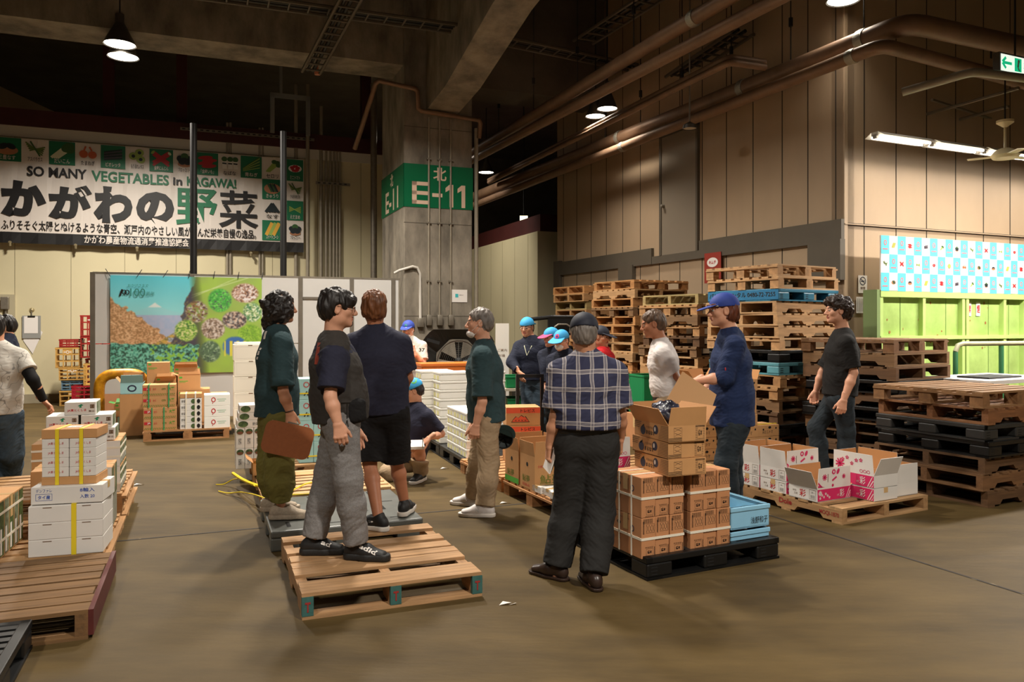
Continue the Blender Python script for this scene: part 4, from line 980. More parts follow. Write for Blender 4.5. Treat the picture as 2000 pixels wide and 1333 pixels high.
aya('open white and pink carton at the outer end of the notched pallet', dict(F=(.15, 3), R=(.165, 2), L=(.14, 2), B=(.15, 3)), A_(.745, .47), q)
# same brand on the plank pallet behind the old man
aya('white and pink carton with flower flap between the old man and the striped stack', dict(F=(.17, 2), L=(.16, 6), B=(.16, 3), R=(.16, 2)), loc2(WP, TH2, .5, .32, .31), TH2, 'F', True)
carton('plain_carton', 'plain brown carton under the flower printed one', 'box', (.4, .3, .16), kraft, None).location = loc2(WP, TH2, .5, .32, .145)
bpy.data.objects['plain_carton'].rotation_euler = (0, 0, TH2)
# --- open brown cartons beside the old man
def ayu_print(b, w, d, h):
    O, R, U = face('F', w, d, h); b.text('鮎夢', O, R, U, .05, .06, .27, .14, olive, .01); b.text('京都府産', O, R, U, .03, .2, .12, .225, redi)
    O, R, U = face('L', w, d, h); b.text('鮎夢', O, R, U, .05, .06, .2, .12, olive, .01); b.ell(O, R, U, d / 2, h * .72, .02, .02, hole, 12); b.text('特産品', O, R, U, .05, .02, .2, .045, redi)
def ayu(lab, x, y, gr=False):
    def f(b, w, d, h):
        ayu_print(b, w, d, h)
        if gr: O, R, U = face('L', w, d, h); b.rect(V(-.002, d, 0), R, U, 0, 0, d, .05, limei)
    t = carton('open_carton', lab, 'box', (.4, .3, .3), kraft, f, flaps=dict(F=(.13, 1), L=(.12, 5), B=(.13, 2), R=(.12, 1)), group='open brown cartons'); t.location = loc2(WP, TH2, x, y, .145); t.rotation_euler = (0, 0, TH2)
ayu('open brown carton with green lettering closest to the old man', .0, .44); ayu('open brown carton with a green foot stripe beside the hanging dark cap', .0, .77, True)
t = carton('open_carton', 'plain open brown carton behind the one with green lettering', 'box', (.4, .3, .3), kraft, None, flaps=dict(F=(.1, 4), B=(.13, 3)), group='open brown cartons'); t.location = loc2(WP, TH2, .42, .75, .145); t.rotation_euler = (0, 0, TH2)
flat = carton('flat_box', 'flat white box', 'box', (.24, .16, .06), whitec, lambda b, w, d, h: (b.ell(*face('T', w, d, h), w / 2, d / 2, .08, .05, photo_g, 14), b.rect(*face('F', w, d, h), .02, .02, .1, .03, brni)), group='flat white boxes')
for i, (x, y) in enumerate(((.0, .27), (.02, .1), (.0, -.06))): put(flat, loc2(WP, TH2, x, y + .06, .145), TH2, ['flat white box against the open brown carton by the old man', 'flat white box, middle of the three beside the dark trousers', 'flat white box nearest the old man on the plank pallet'][i])
t = carton('plain_carton', 'white and pink carton half hidden behind the dark trousers', 'box', (.3, .3, .2), whitec, lambda b, w, d, h: (b.rect(*face('L', w, d, h), .05, .05, .1, .12, pinki), b.text('てまり', *face('F', w, d, h), .05, .05, .2, .12, photo_g)), group=None); t.location = loc2(EP, ETH, .0, .78, .125); t.rotation_euler = (0, 0, ETH)
# --- orange banded cartons
def trevis(b, w, d, h):
    O, R, U = face('F', w, d, h); b.rect(O, R, U, 0, h - .062, w, h - .008, orai); b.text('トレビス', V(0, -.002, 0), R, U, w * .42, h - .054, w * .84, h - .018, ink, .02)
    m = [(.05, .035), (.07, .065), (.1, .1), (.125, .08), (.16, .112), (.19, .09), (.205, .1), (.25, .035)]; cx = sum(p[0] for p in m) / 8; cy = .07
    b.decal(V(0, -.0016, 0), R, U, m, ink); b.decal(V(0, -.0024, 0), R, U, [(cx + (x - cx) * .9, cy + (y - cy) * .8) for x, y in m], orai)
    for k in range(4): b.stroke(V(0, -.003, 0), R, U, .09 + k * .034, .06, .1 + k * .034, .05, .006, ink); b.stroke(V(0, -.003, 0), R, U, .1 + k * .034, .05, .11 + k * .034, .06, .006, ink)
trv = carton('banded_carton', '', 'box', (.36, .3, .193), kraft, trevis, group='cartons with an orange band')
for i in range(3): put(trv, V(-.06, 8.15, 0) + V(.005 * (i % 2), 0, .145 + i * .1955), RAD(8), ['bottom', 'middle', 'top'][i] + ' carton with an orange band and red mountain mark, beside the green shirt man')
t = carton('plain_carton', 'low brown carton holding a paper beside the orange banded stack', 'box', (.5, .35, .2), kraft_r, None, flaps=dict(F=(.06, 40), R=(.08, 40))); t.location = V(.42, 8.15, .145); t.rotation_euler = (0, 0, RAD(15))
# --- pepper cartons
def pepper(b, w, d, h):
    O, R, U = face('L', w, d, h); b.text('OhY菜園', O, R, U, d * .3, h * .45, d * .92, h * .85, greeni, .03); b.text('ピーマン', O, R, U, d * .35, h * .1, d * .95, h * .36, redi, .03)
    for k in range(2): b.stroke(O, R, U, .015 + k * .025, .02, .03 + k * .025, h - .015, .014, redi)
    O, R, U = face('F', w, d, h); b.text('Aミニトマ', O, R, U, w * .2, h * .25, w * .7, h * .55, brni, .02); b.ell(O, R, U, w * .55, h * .78, .02, .014, hole, 12); b.ell(O, R, U, w * .25, h * .62, .01, .012, hole, 10); b.ell(O, R, U, w * .85, h * .7, .01, .012, hole, 10)
pep = carton('pepper_carton', '', 'box', (.29, .26, .122), kraft, pepper, group='pepper cartons')
PB = loc2(WP, TH2, 1.18, .55, .1455)
LB = V(1.52, 7.55, .0)
for i in range(5): put(pep, LB + V(.012 * math.sin(i * 2), .02 * (i % 2) - (.1 if i < 2 else 0) * 0, .1455 + i * .124), TH2, ORD[i] + ' carton with green pepper lettering in the stack beside the man in the white shirt' if i else 'bottom carton with green pepper lettering in the stack beside the man in the white shirt')
RB_ = V(2.36, 8.2, .1455)
for i in range(6): put(pep, RB_ + UP * .124 * i - dirs(TH2)[0] * (.0) + V(.012 * math.sin(i), 0, 0), TH2, ORD[i] + ' pepper carton from the floor in the stack behind the blue-capped man' if i else 'lowest pepper carton in the stack behind the blue-capped man')
for i in range(3): put(pep, RB_ + dirs(TH2)[0] * .3 + UP * .124 * i, TH2, ['lowest', 'middle', 'top'][i] + ' pepper carton in the low column tied with a yellow strap')
vband('strap', 'yellow strap over the low pepper carton column', -.0, .6, .05, 0, .372, RB_, TH2, yel, .02, .004, 'x')
t = carton('pepper_carton', 'open pepper carton with raised flaps on top of the stack behind the blue-capped man', 'box', (.29, .26, .122), kraft, pepper, flaps=dict(L=(.11, 30), R=(.11, 25), B=(.1, 10)), group='pepper cartons'); t.location = RB_ + UP * .745; t.rotation_euler = (0, 0, TH2)
for i in range(6):
    t = put(pep, V(1.93, 8.22, .1455) + UP * .124 * i, TH2, (ORD[i] if i else 'lowest') + ' pepper carton in the column seen between the white shirt and the navy shirt')
t = carton('pepper_carton', 'open pepper carton with wide flaps between the white shirt and the navy shirt', 'box', (.36, .28, .122), kraft, pepper, flaps=dict(L=(.12, 35), R=(.12, 32), F=(.1, 80), B=(.1, 15)), group='pepper cartons'); t.location = V(1.92, 8.22, .1455) + UP * .746; t.rotation_euler = (0, 0, TH2)
# --- foam boxes
def fbox(size, lab='foam'):
    w, d, h = size; t = thing('foam_box', '', 'box', (0, 0, 0), 0, 'white foam boxes')
    b = MB(); b.rbox(.003, .003, 0, w - .003, d - .003, h * .72, foam, .008)
    O, R, U = face('L', w, d, h); b.rect(V(.001, d, 0), R, U, d * .15, h * .12, d * .42, h * .6, foam_l); b.rect(V(.001, d, 0), R, U, d * .6, h * .12, d * .85, h * .6, foam_l); b.build('box_body', t)
    b = MB(); b.rbox(0, 0, h * .72, w, d, h - .001, foam, .006); b.build('lid', t); return t
f1 = fbox((.42, .36, .108)); f2 = fbox((.34, .27, .098))
for i in range(8): put(f1, loc2(FPL, FTH, .02, 1.16, .145 + i * .1085), FTH, (ORD[i] if i else 'lowest') + ' foam box in the tall white stack, column facing the aisle')
for i in range(8): put(f1, loc2(FPL, FTH, -.12, 1.54, .145 + i * .1085), FTH, (ORD[i] if i else 'lowest') + ' foam box in the tall white stack, column nearer the big fan')
for i in range(8): put(f1, loc2(FPL, FTH, .45, 1.16, .145 + i * .1085), FTH, (ORD[i] if i else 'lowest') + ' foam box in the tall white stack, column behind the green shirt man')
for j in range(3):
    for i in range(5): put(f2, loc2(FPL, FTH, .03, .03 + j * .28, .145 + i * .0985), FTH, (ORD[i] if i else 'lowest') + ' foam box in the ' + ['nearest', 'middle', 'third'][j] + ' low white column beside the green shirt man')
t = thing('orange_crate', 'long orange crate edge showing behind the white foam boxes', 'crate', loc2(FPL, FTH, .05, 2.26, .0), FTH)
b = MB(); oc = M('orange_plastic', (214, 112, 40), rough=.45)
for k in range(4): b.rbox(0, 0, k * .26, 1.0, .35, k * .26 + .25, oc, .01)
b.build('box_body', t); b = MB(); b.rbox(-.01, -.01, 1.02, 1.01, .36, 1.07, oc, .01); b.build('rim', t)
# --- boxes on the corner pallets
def tape_v(t, x, w, d, h, m=yel, ww=.03):
    b = MB(); b.box(x, -.002, 0, x + ww, -.0005, h, m); b.box(x, -.002, h + .0005, x + ww, d, h + .002, m); b.build('strap', t)
wx = carton('white_carton', '', 'box', (.42, .34, .105), whitec, lambda b, w, d, h: [b.rect(*face('F', w, d, h), x, h - .014, x + .05, h - .009, brni) for x in (.08, .3)], tape=False, group='white cartons with yellow tape')
WB = loc2(NR, TH - RAD(3), -.43, .0, .145)
for i in range(3): t = put(wx, WB + UP * i * .1058, TH - RAD(4), ['bottom', 'middle', 'top'][i] + ' plain white carton of the yellow taped three near the picture corner')
b = MB(); b.box(.24, -.004, 0, .268, -.001, .318, yel); b.box(.24, -.004, .3185, .268, .345, .3215, yel); tag(b.build('strap', loc=WB, rz=TH - RAD(4)), 'yellow tape running down the three plain white cartons', 'strap')
def denfa(b, w, d, h):
    O, R, U = face('F', w, d, h); b.text('デンファレ', O, R, U, .03, .075, .12, .097, bluei); b.text('タイ産', O, R, U, .04, .032, .11, .058, bluei, .02); b.frame(O, R, U, .028, .024, .122, .066, .002, bluei); b.text('8輪入', O, R, U, .28, .07, .365, .096, bluei, .01); b.text('入数 20', O, R, U, .28, .03, .365, .055, bluei, .01)
t = carton('white_carton', 'white carton with blue lettering resting on the plain white cartons', 'box', (.41, .3, .11), whitec, denfa); DB = WB + UP * .322 + dirs(TH)[0] * (-.0) + dirs(TH)[1] * .03; t.location = DB + V(.01, 0, 0); t.rotation_euler = (0, 0, TH - RAD(8))
BZ = DB + UP * .111 + dirs(TH)[0] * .06 + dirs(TH)[1] * .04; bth = TH - RAD(9)
t = carton('cardboard_tray', 'brown cardboard tray under the small white boxes with red lettering', 'box', (.32, .25, .05), kraft, None, tape=False); t.location = BZ; t.rotation_euler = (0, 0, bth)
sm = carton('small_box', '', 'box', (.155, .24, .06), whitec, lambda b, w, d, h: b.text('JA東とくしま', *face('F', w, d, h), .035, .02, .125, .04, redi), tape=False, group='small white boxes bundled with yellow tape')
for r in range(4):
    for c_ in range(2): put(sm, loc2(BZ, bth, .002 + c_ * .159, .003, .051 + r * .0605), bth, f'small white box with red lettering, {ORD[r] if r else "lowest"} {"layer" if r == 0 else "row up"}, {"aisle" if c_ else "inner"} column of the taped bundle')
t = carton('cardboard_cover', 'brown cardboard cover over the small white boxes, bound with yellow tape', 'box', (.322, .25, .06), kraft, None, tape=False); t.location = BZ + UP * .2935; t.rotation_euler = (0, 0, bth)
for x in (.08, .22):
    b = MB(); b.box(x, -.004, -.293, x + .022, -.001, .062, yel); b.box(x, -.004, .0605, x + .022, .25, .0625, yel); b.build('strap', t)
b = MB(); b.box(.12, .08, .0605, .2, .16, .062, whitec); b.text('ふき', V(.12, .08, .0625), X_, Y_, .01, .02, .07, .06, ink); b.build('label', t)
# strapped cartons under the red lettered boxes
def leafside(b, w, d, h):
    O, R, U = face('R', w, d, h)
    for k in range(5): b.rect(O, R, U, .01 + k * d / 5, .01, (k + 1) * d / 5 - .005, h - .01, photo_w if k % 2 else photo_g); b.rect(V(w + .0018, 0, 0), R, U, .02 + k * d / 5, .02, (k + .55) * d / 5, h * .5, whitec)
    b.rect(*face('F', w, d, h), w - .1, 0, w, h, whitec)
JB = loc2(NR, TH, -.62, 1.2, .29)
big = carton('leaf_carton', '', 'box', (.6, .5, .2), kraft, leafside, group='strapped cartons with leaf pictures')
for i in range(2): put(big, JB + UP * i * .2015, TH, ['lower', 'upper'][i] + ' strapped carton with leaf pictures under the white boxes with red lettering')
for i, z in enumerate((.06, .14, .27, .34)): band('strap', f'white strap round the leaf picture cartons, {ORD[i] if i else "lowest"} of four', 0, .6, 0, .5, z, JB, TH)
big2 = carton('leaf_carton', 'strapped leaf picture carton on the pallet floor behind the plain white cartons', 'box', (.5, .34, .44), kraft, leafside, group='strapped cartons with leaf pictures'); big2.location = loc2(NR, TH, -.52, .6, .145); big2.rotation_euler = (0, 0, TH)
def ja(b, w, d, h):
    O, R, U = face('F', w, d, h); b.text('JA東とくしま', O, R, U, .02, .025, .15, .048, redi, .02); b.decal(O, R, U, [(.09, .07), (.115, .085), (.13, .075), (.115, .07), (.12, .058), (.1, .055), (.105, .066)], C('ja_green', (20, 140, 96))); b.frame(O, R, U, .175, .05, .205, .08, .006, brni); b.rect(O, R, U, .183, .056, .198, .074, brni); b.text('農協', O, R, U, .165, .02, .205, .036, brni)
    O, R, U = face('R', w, d, h); b.rect(O, R, U, .05, .005, d * .45, h - .008, photo_g); b.rect(O, R, U, d * .5, .005, d * .95, h - .008, photo_w)
jab = carton('red_lettered_box', '', 'box', (.215, .3, .1), whitec, ja, tape=False, group='white boxes with red lettering')
JZ = JB + UP * .405
for i, (x, y, z, l) in enumerate([(.12, .02, 0, 'bottom row beside the wall side'), (.345, .02, 0, 'bottom row on the aisle side'), (.09, .03, .101, 'middle row beside the wall side'), (.325, .03, .101, 'middle row on the aisle side'), (.21, .05, .202, 'alone on top of the other four')]): put(jab, loc2(JZ, TH, x, y, z), TH, 'white box with red lettering and green leaf mark, ' + l)
t = carton('leaf_carton', 'strapped carton with green pictures cut by the side edge of the picture', 'box', (.4, .5, .36), kraft, leafside, group='strapped cartons with leaf pictures'); t.location = loc2(NR, TH, -.985, .06, .145); t.rotation_euler = (0, 0, TH - RAD(4))
for i, z in enumerate((.1, .27)): band('strap', ['lower', 'upper'][i] + ' white strap round the carton cut by the picture edge', 0, .4, 0, .5, z, loc2(NR, TH, -.985, .06, .145), TH - RAD(4))
# --- goods before the poster
def ohba(b, w, d, h):
    O, R, U = face('F', w, d, h); b.rect(O, R, U, .01, h - .075, .1, h - .035, redi); b.text('JA', V(0, -.002, 0), R, U, .05, h - .07, .09, h - .04, whitec, .03); b.text('土佐', O, R, U, .13, h - .07, .18, h - .04, redi, .02); b.text('大葉', O, R, U, .32, h - .075, .4, h - .03, greeni, .03); b.text('cm', O, R, U, .24, h - .07, .29, h - .045, olive, .02)
    for k in range(18): b.decal(O, R, U, [(.01 + k * .022, .012), (.02 + k * .022, .012), (.035 + k * .022, .04), (.025 + k * .022, .04)], olive)
oh = carton('striped_foot_carton', '', 'box', (.42, .36, .156), kraft, ohba, tape=False, group='brown cartons with green straps')
BP = loc2(V(-5.01, 10.57, 0), TH, 0, .02, .145)
for i in range(4): put(oh, BP + UP * i * .1565 + V(.012 * (i > 1) * -1, 0, 0), TH, (ORD[i] if i else 'bottom') + (' of four' if i else '') + ' brown carton with red label and olive stripes before the poster')
for i, (x, z0) in enumerate(((.1, 0), (.25, 0), (.06, .313), (.31, .313))):
    vband('strap', 'green strap on the ' + ('lower' if i < 2 else 'upper') + ' pair of brown striped cartons, ' + ('inner' if i % 2 else 'outer') + ' one', -.002, .362, x, z0, z0 + .313, BP, TH, gstrap, .016, .003, 'y')
def bowl(b, w, d, h):
    O, R, U = face('F', w, d, h); b.text('野菜', O, R, U, .02, h * .3, .07, h * .7, ink); b.ell(O, R, U, w * .62, h * .5, w * .12, h * .38, photo_g, 14); b.ell(O, R, U, w * .85, h * .5, w * .08, h * .36, ink, 12)
bw = carton('bowl_print_box', '', 'box', (.28, .34, .085), whitec, bowl, tape=False, group='white boxes with bowl pictures')
for i in range(5): put(bw, loc2(BP, TH, .46, 0, i * .086), TH, (ORD[i] if i else 'bottom') + ' white box with a bowl picture in the strapped pile beside the brown striped cartons')
t = carton('cardboard_cover', 'brown cover strapped over the pile of bowl picture boxes', 'box', (.284, .344, .06), kraft, None, tape=False); t.location = loc2(BP, TH, .458, -.002, .431); t.rotation_euler = (0, 0, TH)
for x in (.07, .19):
    b = MB(); b.box(x, -.005, -.43, x + .02, -.002, .062, wstrap); b.box(x, -.005, .0605, x + .02, .344, .063, wstrap); b.build('strap', t)
def kao(b, w, d, h):
    O, R, U = face('F', w, d, h); b.ring(O, R, U, w * .36, h * .55, .03, .035, .012, redi); b.stroke(O, R, U, w * .33, h * .3, w * .33, h * .2, .01, redi); b.rect(O, R, U, w * .5, h * .58, w * .85, h * .62, C('print_pale_green', (150, 200, 170))); b.rect(O, R, U, w * .55, h * .42, w * .8, h * .46, C('print_pale_green', (150, 200, 170)))
ka = carton('white_carton', '', 'box', (.34, .34, .155), foam, kao, tape=False, group='white cartons with a red mark')
for i in range(3): put(ka, loc2(BP, TH, .77, .0, i * .1557), TH, ['bottom', 'middle', 'top'][i] + ' white carton with a round red mark before the poster')
def tower(b, w, d, h): b.rect(*face('F', w, d, h), .2, h - .02, .26, h - .008, brni); b.frame(*face('F', w, d, h), .03, .03, .38, h - .03, .002, C('print_grey', (200, 196, 186)))
tw = carton('white_carton', '', 'box', (.46, .36, .232), M('offwhite_carton', (222, 214, 198), rough=.5), tower, tape=False, group='tall tower of off-white cartons')
TB = V(-4.02, 11.25, .145)
for i in range(5): put(tw, TB + UP * i * .2325 + V(.01 * math.sin(i * 3), 0, 0), TH, (ORD[i] if i else 'bottom') + ' off-white carton in the tall tower before the poster')
t = carton('white_carton', 'white carton lying skewed on top of the off-white tower', 'box', (.4, .3, .03), whitec, None, tape=False); t.location = TB + UP * 1.164 + V(.03, .05, 0); t.rotation_euler = (0, 0, TH + .12)
# heap of brown cartons behind them
def grn(b, w, d, h):
    O, R, U = face('F', w, d, h); b.rect(O, R, U, .02, h - .04, .06, h - .015, limei); b.rect(O, R, U, .02, h - .085, w * .45, h - .075, limei); b.rect(O, R, U, .02, h - .1, w * .35, h - .095, limei)
def heap(lab, px, py, Y, w, d, h, m=kraft, pr=grn, fl=None, ss=0, name='carton'):
    p = P(px, py, Y); t = carton(name, lab, 'box', (w, d, h), m, pr, flaps=fl, group=None); t.location = p; t.rotation_euler = (0, 0, TH + ss); return t
HB = loc2(V(-5.01, 10.57, 0), TH, .0, .5)
bas = [(-.17, .32, .6), (.18, .36, .5), (.55, .3, .5), (.86, .24, .42)]
for i, (x, w, h) in enumerate(bas):
    t = carton('carton', ['brown carton at the poster end, bottom of the heap behind the green strapped cartons', 'second brown carton on the floor behind the green strapped cartons', 'third brown carton on the floor behind the green strapped cartons', 'brown carton with red print beside the off-white tower'][i], 'box', (w, .4, h), kraft, grn if i else None); t.location = loc2(HB, TH, x - .18 * (i == 0), .2, 0 if i == 0 else .145); t.rotation_euler = (0, 0, TH)
upb = [(-.34, .2, .602, .3, .34, .16, tealc, 'pale blue open carton with raised brown flaps on the heap before the poster', dict(F=(.12, 20), B=(.13, 6), L=(.1, 40))),
       (-.0, .24, .646, .3, .3, .4, kraft, 'big brown carton with white label standing highest in the heap before the poster', None),
       (.13, -.08, .646, .27, .28, .2, kraft, 'brown carton with green corner print before the highest carton', dict(B=(.08, 50), F=(.08, 75))),
       (.42, -.08, .646, .3, .3, .22, kraft, 'brown carton with green corner print, second in the row before the poster', dict(B=(.09, 30), L=(.07, 70))),
       (.36, .24, .646, .32, .26, .32, kraft, 'brown carton with torn flaps behind the green corner print ones', dict(F=(.07, 40), B=(.07, 10)))]
for x, y, z, w, d, h, m, lab, fl in upb:
    t = carton('carton', lab, 'box', (w, d, h), m, grn if m is kraft else (lambda b, w, d, h: b.ring(*face('F', w, d, h), w / 2, h * .5, .06, .05, .02, navyi)), flaps=fl); t.location = loc2(HB, TH, x, y, z); t.rotation_euler = (0, 0, TH)
for x, y, z, w, d, h, lab in [(.12, -.085, .146, .26, .26, .498, 'brown carton standing behind the bowl picture pile'), (.42, -.085, .146, .3, .26, .498, 'brown carton standing behind the red mark cartons')]:
    t = carton('carton', lab, 'box', (w, d, h), kraft, grn); t.location = loc2(HB, TH, x, y, z); t.rotation_euler = (0, 0, TH)
for px, py, w, d, h, m, lab, fl in [(229, 840, .2, .22, .19, tealc, 'pale teal box on the floor before the leaning cardboard', None), (251, 841, .22, .2, .18, kraft_r, 'reddish brown box on the floor beside the pale teal box', None)]:
    p = G(px, py); t = carton('carton', lab, 'box', (w, d, h), m, None, flaps=fl); t.location = p; t.rotation_euler = (0, 0, TH)
p = G(229, 840); t = carton('carton', 'brown carton with green flaps on top of the pale teal box', 'box', (.23, .26, .2), kraft, grn, flaps=dict(B=(.1, 60), L=(.08, 75), R=(.08, 70)), inside=M('green_inside', (60, 130, 50), rough=.6)); t.location = p + V(-.05, .0, .192); t.rotation_euler = (0, 0, TH)
p = G(251, 841); t = carton('carton', 'tall brown carton standing on the reddish brown box', 'box', (.19, .18, .26), kraft_r, None); t.location = p + V(.02, 0, .182); t.rotation_euler = (0, 0, TH)
b = MB(); pl = loc2(G(195, 842), TH, 0, .5); b.add([(0, 0, 0), (.85, 0, 0), (.85, .14, .5), (0, .14, .5), (0, .008, 0), (.85, .008, 0), (.85, .148, .5), (0, .148, .5)], [(0, 1, 2, 3), (7, 6, 5, 4), (0, 4, 5, 1), (1, 5, 6, 2), (2, 6, 7, 3), (3, 7, 4, 0)], kraft_r)
tag(b.build('cardboard_sheet', loc=pl, rz=TH), 'flat sheet of brown cardboard leaning against the grey partition under the yellow hoop', 'cardboard')
# --- goods behind the long-haired man
QB = V(-2.62, 7.86, .145)
def dish(b, w, d, h):
    O, R, U = face('F', w, d, h); b.ell(O, R, U, w * .5, h * .82, w * .42, h * .14, photo_g, 14); b.ell(V(0, -.0018, 0), R, U, w * .5, h * .77, w * .36, h * .07, C('print_bowl', (120, 72, 48)), 12); b.text('野菜', O, R, U, w * .3, h * .2, w * .65, h * .5, ink)
dv = carton('dish_print_box', '', 'box', (.083, .3, .205), whitec, dish, tape=False, group='upright white boxes with a dish picture')
for r in range(2):
    for k in range(4): put(dv, loc2(QB, TH, -.16 + k * .086, .0, r * .206), TH, f'upright white box with a dish picture, {"upper" if r else "lower"} row, {ORD[k] if k else "outermost"} {"along" if k else "one"}')
dh = carton('dish_print_box', '', 'box', (.3, .3, .075), whitec, lambda b, w, d, h: (b.ell(*face('F', w, d, h), w * .2, h * .5, w * .16, h * .42, photo_g, 14), b.text('野菜村', *face('F', w, d, h), w * .5, h * .3, w * .8, h * .7, ink)), tape=False, group='lying white boxes with a dish picture')
for k in range(3): put(dh, loc2(QB, TH, -.15 + .012 * k, .0, .4125 + k * .076), TH, ['lowest', 'middle', 'top'][k] + ' lying white box with a dish picture beside the long-haired man')
def cyan_p(b, w, d, h):
    O, R, U = face('F', w, d, h); b.ring(O, R, U, w * .5, h * .72, .03, .03, .008, redi); b.stroke(O, R, U, w * .35, h * .2, w * .55, h * .4, .012, ink); b.stroke(O, R, U, w * .6, h * .2, w * .65, h * .35, .012, ink)
cb = carton('pale_blue_carton', '', 'box', (.145, .3, .22), tealc, cyan_p, tape=False, group='pale blue cartons with yellow straps')
for r in range(4):
    for k in range(2): put(cb, loc2(QB, TH, .47 + k * .148, .12, r * .221), TH, f'pale blue carton, {ORD[r] if r else "bottom"} {"up" if r else "one"}, {"second" if k else "first"} column behind the men on the pallets')
for r in range(4): band('strap', f'yellow strap round the pale blue cartons, {ORD[r] if r else "lowest"} of four', .47, .763, .12, .42, .06 + r * .221, QB, TH, yel, .014)
def oval(b, w, d, h):
    O, R, U = face('F', w, d, h); b.ell(O, R, U, w * .5, h * .5, w * .34, h * .36, redi, 18); b.ell(V(0, -.0018, 0), R, U, w * .5, h * .5, w * .24, h * .18, whitec, 14)
ov = carton('oval_print_box', '', 'box', (.1, .3, .052), whitec, oval, tape=False, group='small white boxes with a red oval')
OB = V(-2.02, 6.62, .145)
for r in range(7): put(ov, OB + UP * r * .0525 + V(-.02 * (r > 3), .06 * (r > 3), 0), TH, (ORD[r] if r else 'bottom') + ' small white box with a red oval beside the long-haired man')
t = carton('carton', 'crushed brown carton beside the small boxes with red ovals', 'box', (.13, .3, .12), kraft, None, flaps=dict(F=(.08, 60), L=(.08, 50))); t.location = loc2(QB, TH, -.02, -.42, .0) - UP * .0; t.rotation_euler = (0, 0, TH)
rnd = random.Random(8)
def strapscrap(lab, pts, m=yel, w=.012):
    b = MB(); vs = []; fs = []
    pts = [Vector(p) for p in pts]; sm = []
    for i in range(len(pts) - 1):
        p0, p1, p2, p3 = pts[max(i - 1, 0)], pts[i], pts[i + 1], pts[min(i + 2, len(pts) - 1)]
        for k in range(8):
            t = k / 8; sm.append(.5 * ((2 * p1) + (p2 - p0) * t + (2 * p0 - 5 * p1 + 4 * p2 - p3) * t * t + (3 * p1 - p0 - 3 * p2 + p3) * t ** 3))
    sm.append(pts[-1]); b.tube(sm, w / 2, m, 6)
    return tag(b.build('strapping_scrap', smooth=True), lab, 'strap', 'yellow strapping scraps')
strapscrap('curled yellow strap end reaching onto the floor, the lower of two', [G(427, 962) + UP * .01, G(445, 968) + UP * .02, G(470, 962, .05), G(498, 967, .12), G(520, 975, .16)])
strapscrap('curled yellow strap end reaching onto the floor, the upper of two', [G(422, 949) + UP * .01, G(438, 950) + UP * .02, G(456, 937, .08), G(475, 936, .15), G(498, 950, .17)])
strapscrap('short flat yellow strap crossing the pallet corner beside the red oval boxes', [G(455, 925, .16), G(475, 938, .17), G(500, 948, .17), G(530, 953, .16)], yel, .03)
strapscrap('yellow strap lying across the bare boards behind the grey trousers', [G(560, 965, .16), G(600, 945, .165), G(640, 943, .165), G(690, 952, .16)], yel, .014)
strapscrap('yellow strap lying along the front edge of the bare boards', [G(552, 967, .16), G(590, 966, .16), G(640, 962, .16), G(690, 968, .158)], yel, .014)
for i, (x, y, w, d) in enumerate([(.35, .8, .28, .14), (.55, .45, .2, .16)]):
    b = MB(); b.box(0, 0, 0, w, d, .008, kraft); tag(b.build('cardboard_scrap', loc=loc2(V(-2.1, 6.58, 0), TH, x, y, .146), rz=TH + .3 * i), ['larger torn piece of cardboard', 'smaller torn piece of cardboard'][i] + ' lying on the bare boards', 'cardboard')
for px, py, lab in ((976, 985, 'crumpled'), (975, 1184, 'torn'), (260, 949, 'small'), (860, 917, 'thin')):
    p = G(px, py); b = MB(); b.add([(0, 0, .004), (.05, .01, .012), (.07, .04, .004), (.02, .03, .016)], [(0, 1, 2, 3)], vcol['white']); b.add([(.05, .0, .004), (.1, .02, .01), (.09, .035, .004)], [(0, 1, 2)], vcol['white'])
    tag(b.build('paper_scrap', loc=p), lab + ' white paper scrap on the concrete ' + {'crumpled': 'beside the white trainers', 'torn': 'by the slatted front pallet', 'small': 'near the red lettered boxes', 'thin': 'by the crouching man'}[lab], 'litter')
# ---------------------------------------------------------------- crates, hoops, fan and other fittings
def crate(lab, px, py, Y, w, d, h, m, rz=0, mark=True, slots=3, name='plastic_crate'):
    p = P(px, py, Y) if py else px; t = thing(name, lab, 'crate', p, TH + rz, 'stacked plastic crates')
    b = MB(); q = .012
    b.box(0, 0, 0, w, d, q, m)
    for k in range(slots + 1):                                      # rails
        z = h * k / slots; z0 = max(0, min(h - .025, z - .012))
        for x0, y0, x1, y1 in ((0, 0, w, q), (0, d - q, w, d), (0, q, q, d - q), (w - q, q, w, d - q)): b.box(x0, y0, z0, x1, y1, z0 + .025, m)
    for x in (0, w * .3, w * .7 - .02, w - .02):
        for y in (.001, d - .021): b.box(x, y, .01, x + .02, y + .02, h - .004, m)
    for y in (d * .3, d * .7):
        for x in (.001, w - .021): b.box(x, y, .01, x + .02, y + .02, h - .004, m)
    if mark: b.box(w * .3, -.001, h * .62, w * .7, .01, h - .03, m); b.ring(V(0, -.003, 0), X_, UP, w * .5, h * .78, .03, .03, .01, vcol['white']); b.stroke(V(0, -.003, 0), X_, UP, w * .34, h * .78, w * .42, h * .78, .016, vcol['white']); b.stroke(V(0, -.003, 0), X_, UP, w * .58, h * .78, w * .66, h * .78, .016, vcol['white'])
    b.build('lattice', t); b = MB()
    for x0, y0, x1, y1 in ((-.006, -.006, w + .006, q), (-.006, d - q, w + .006, d + .006), (-.006, q, q, d - q), (w - q, q, w + .006, d - q)): b.box(x0, y0, h - .03, x1, y1, h, m)
    b.build('rim', t); return t
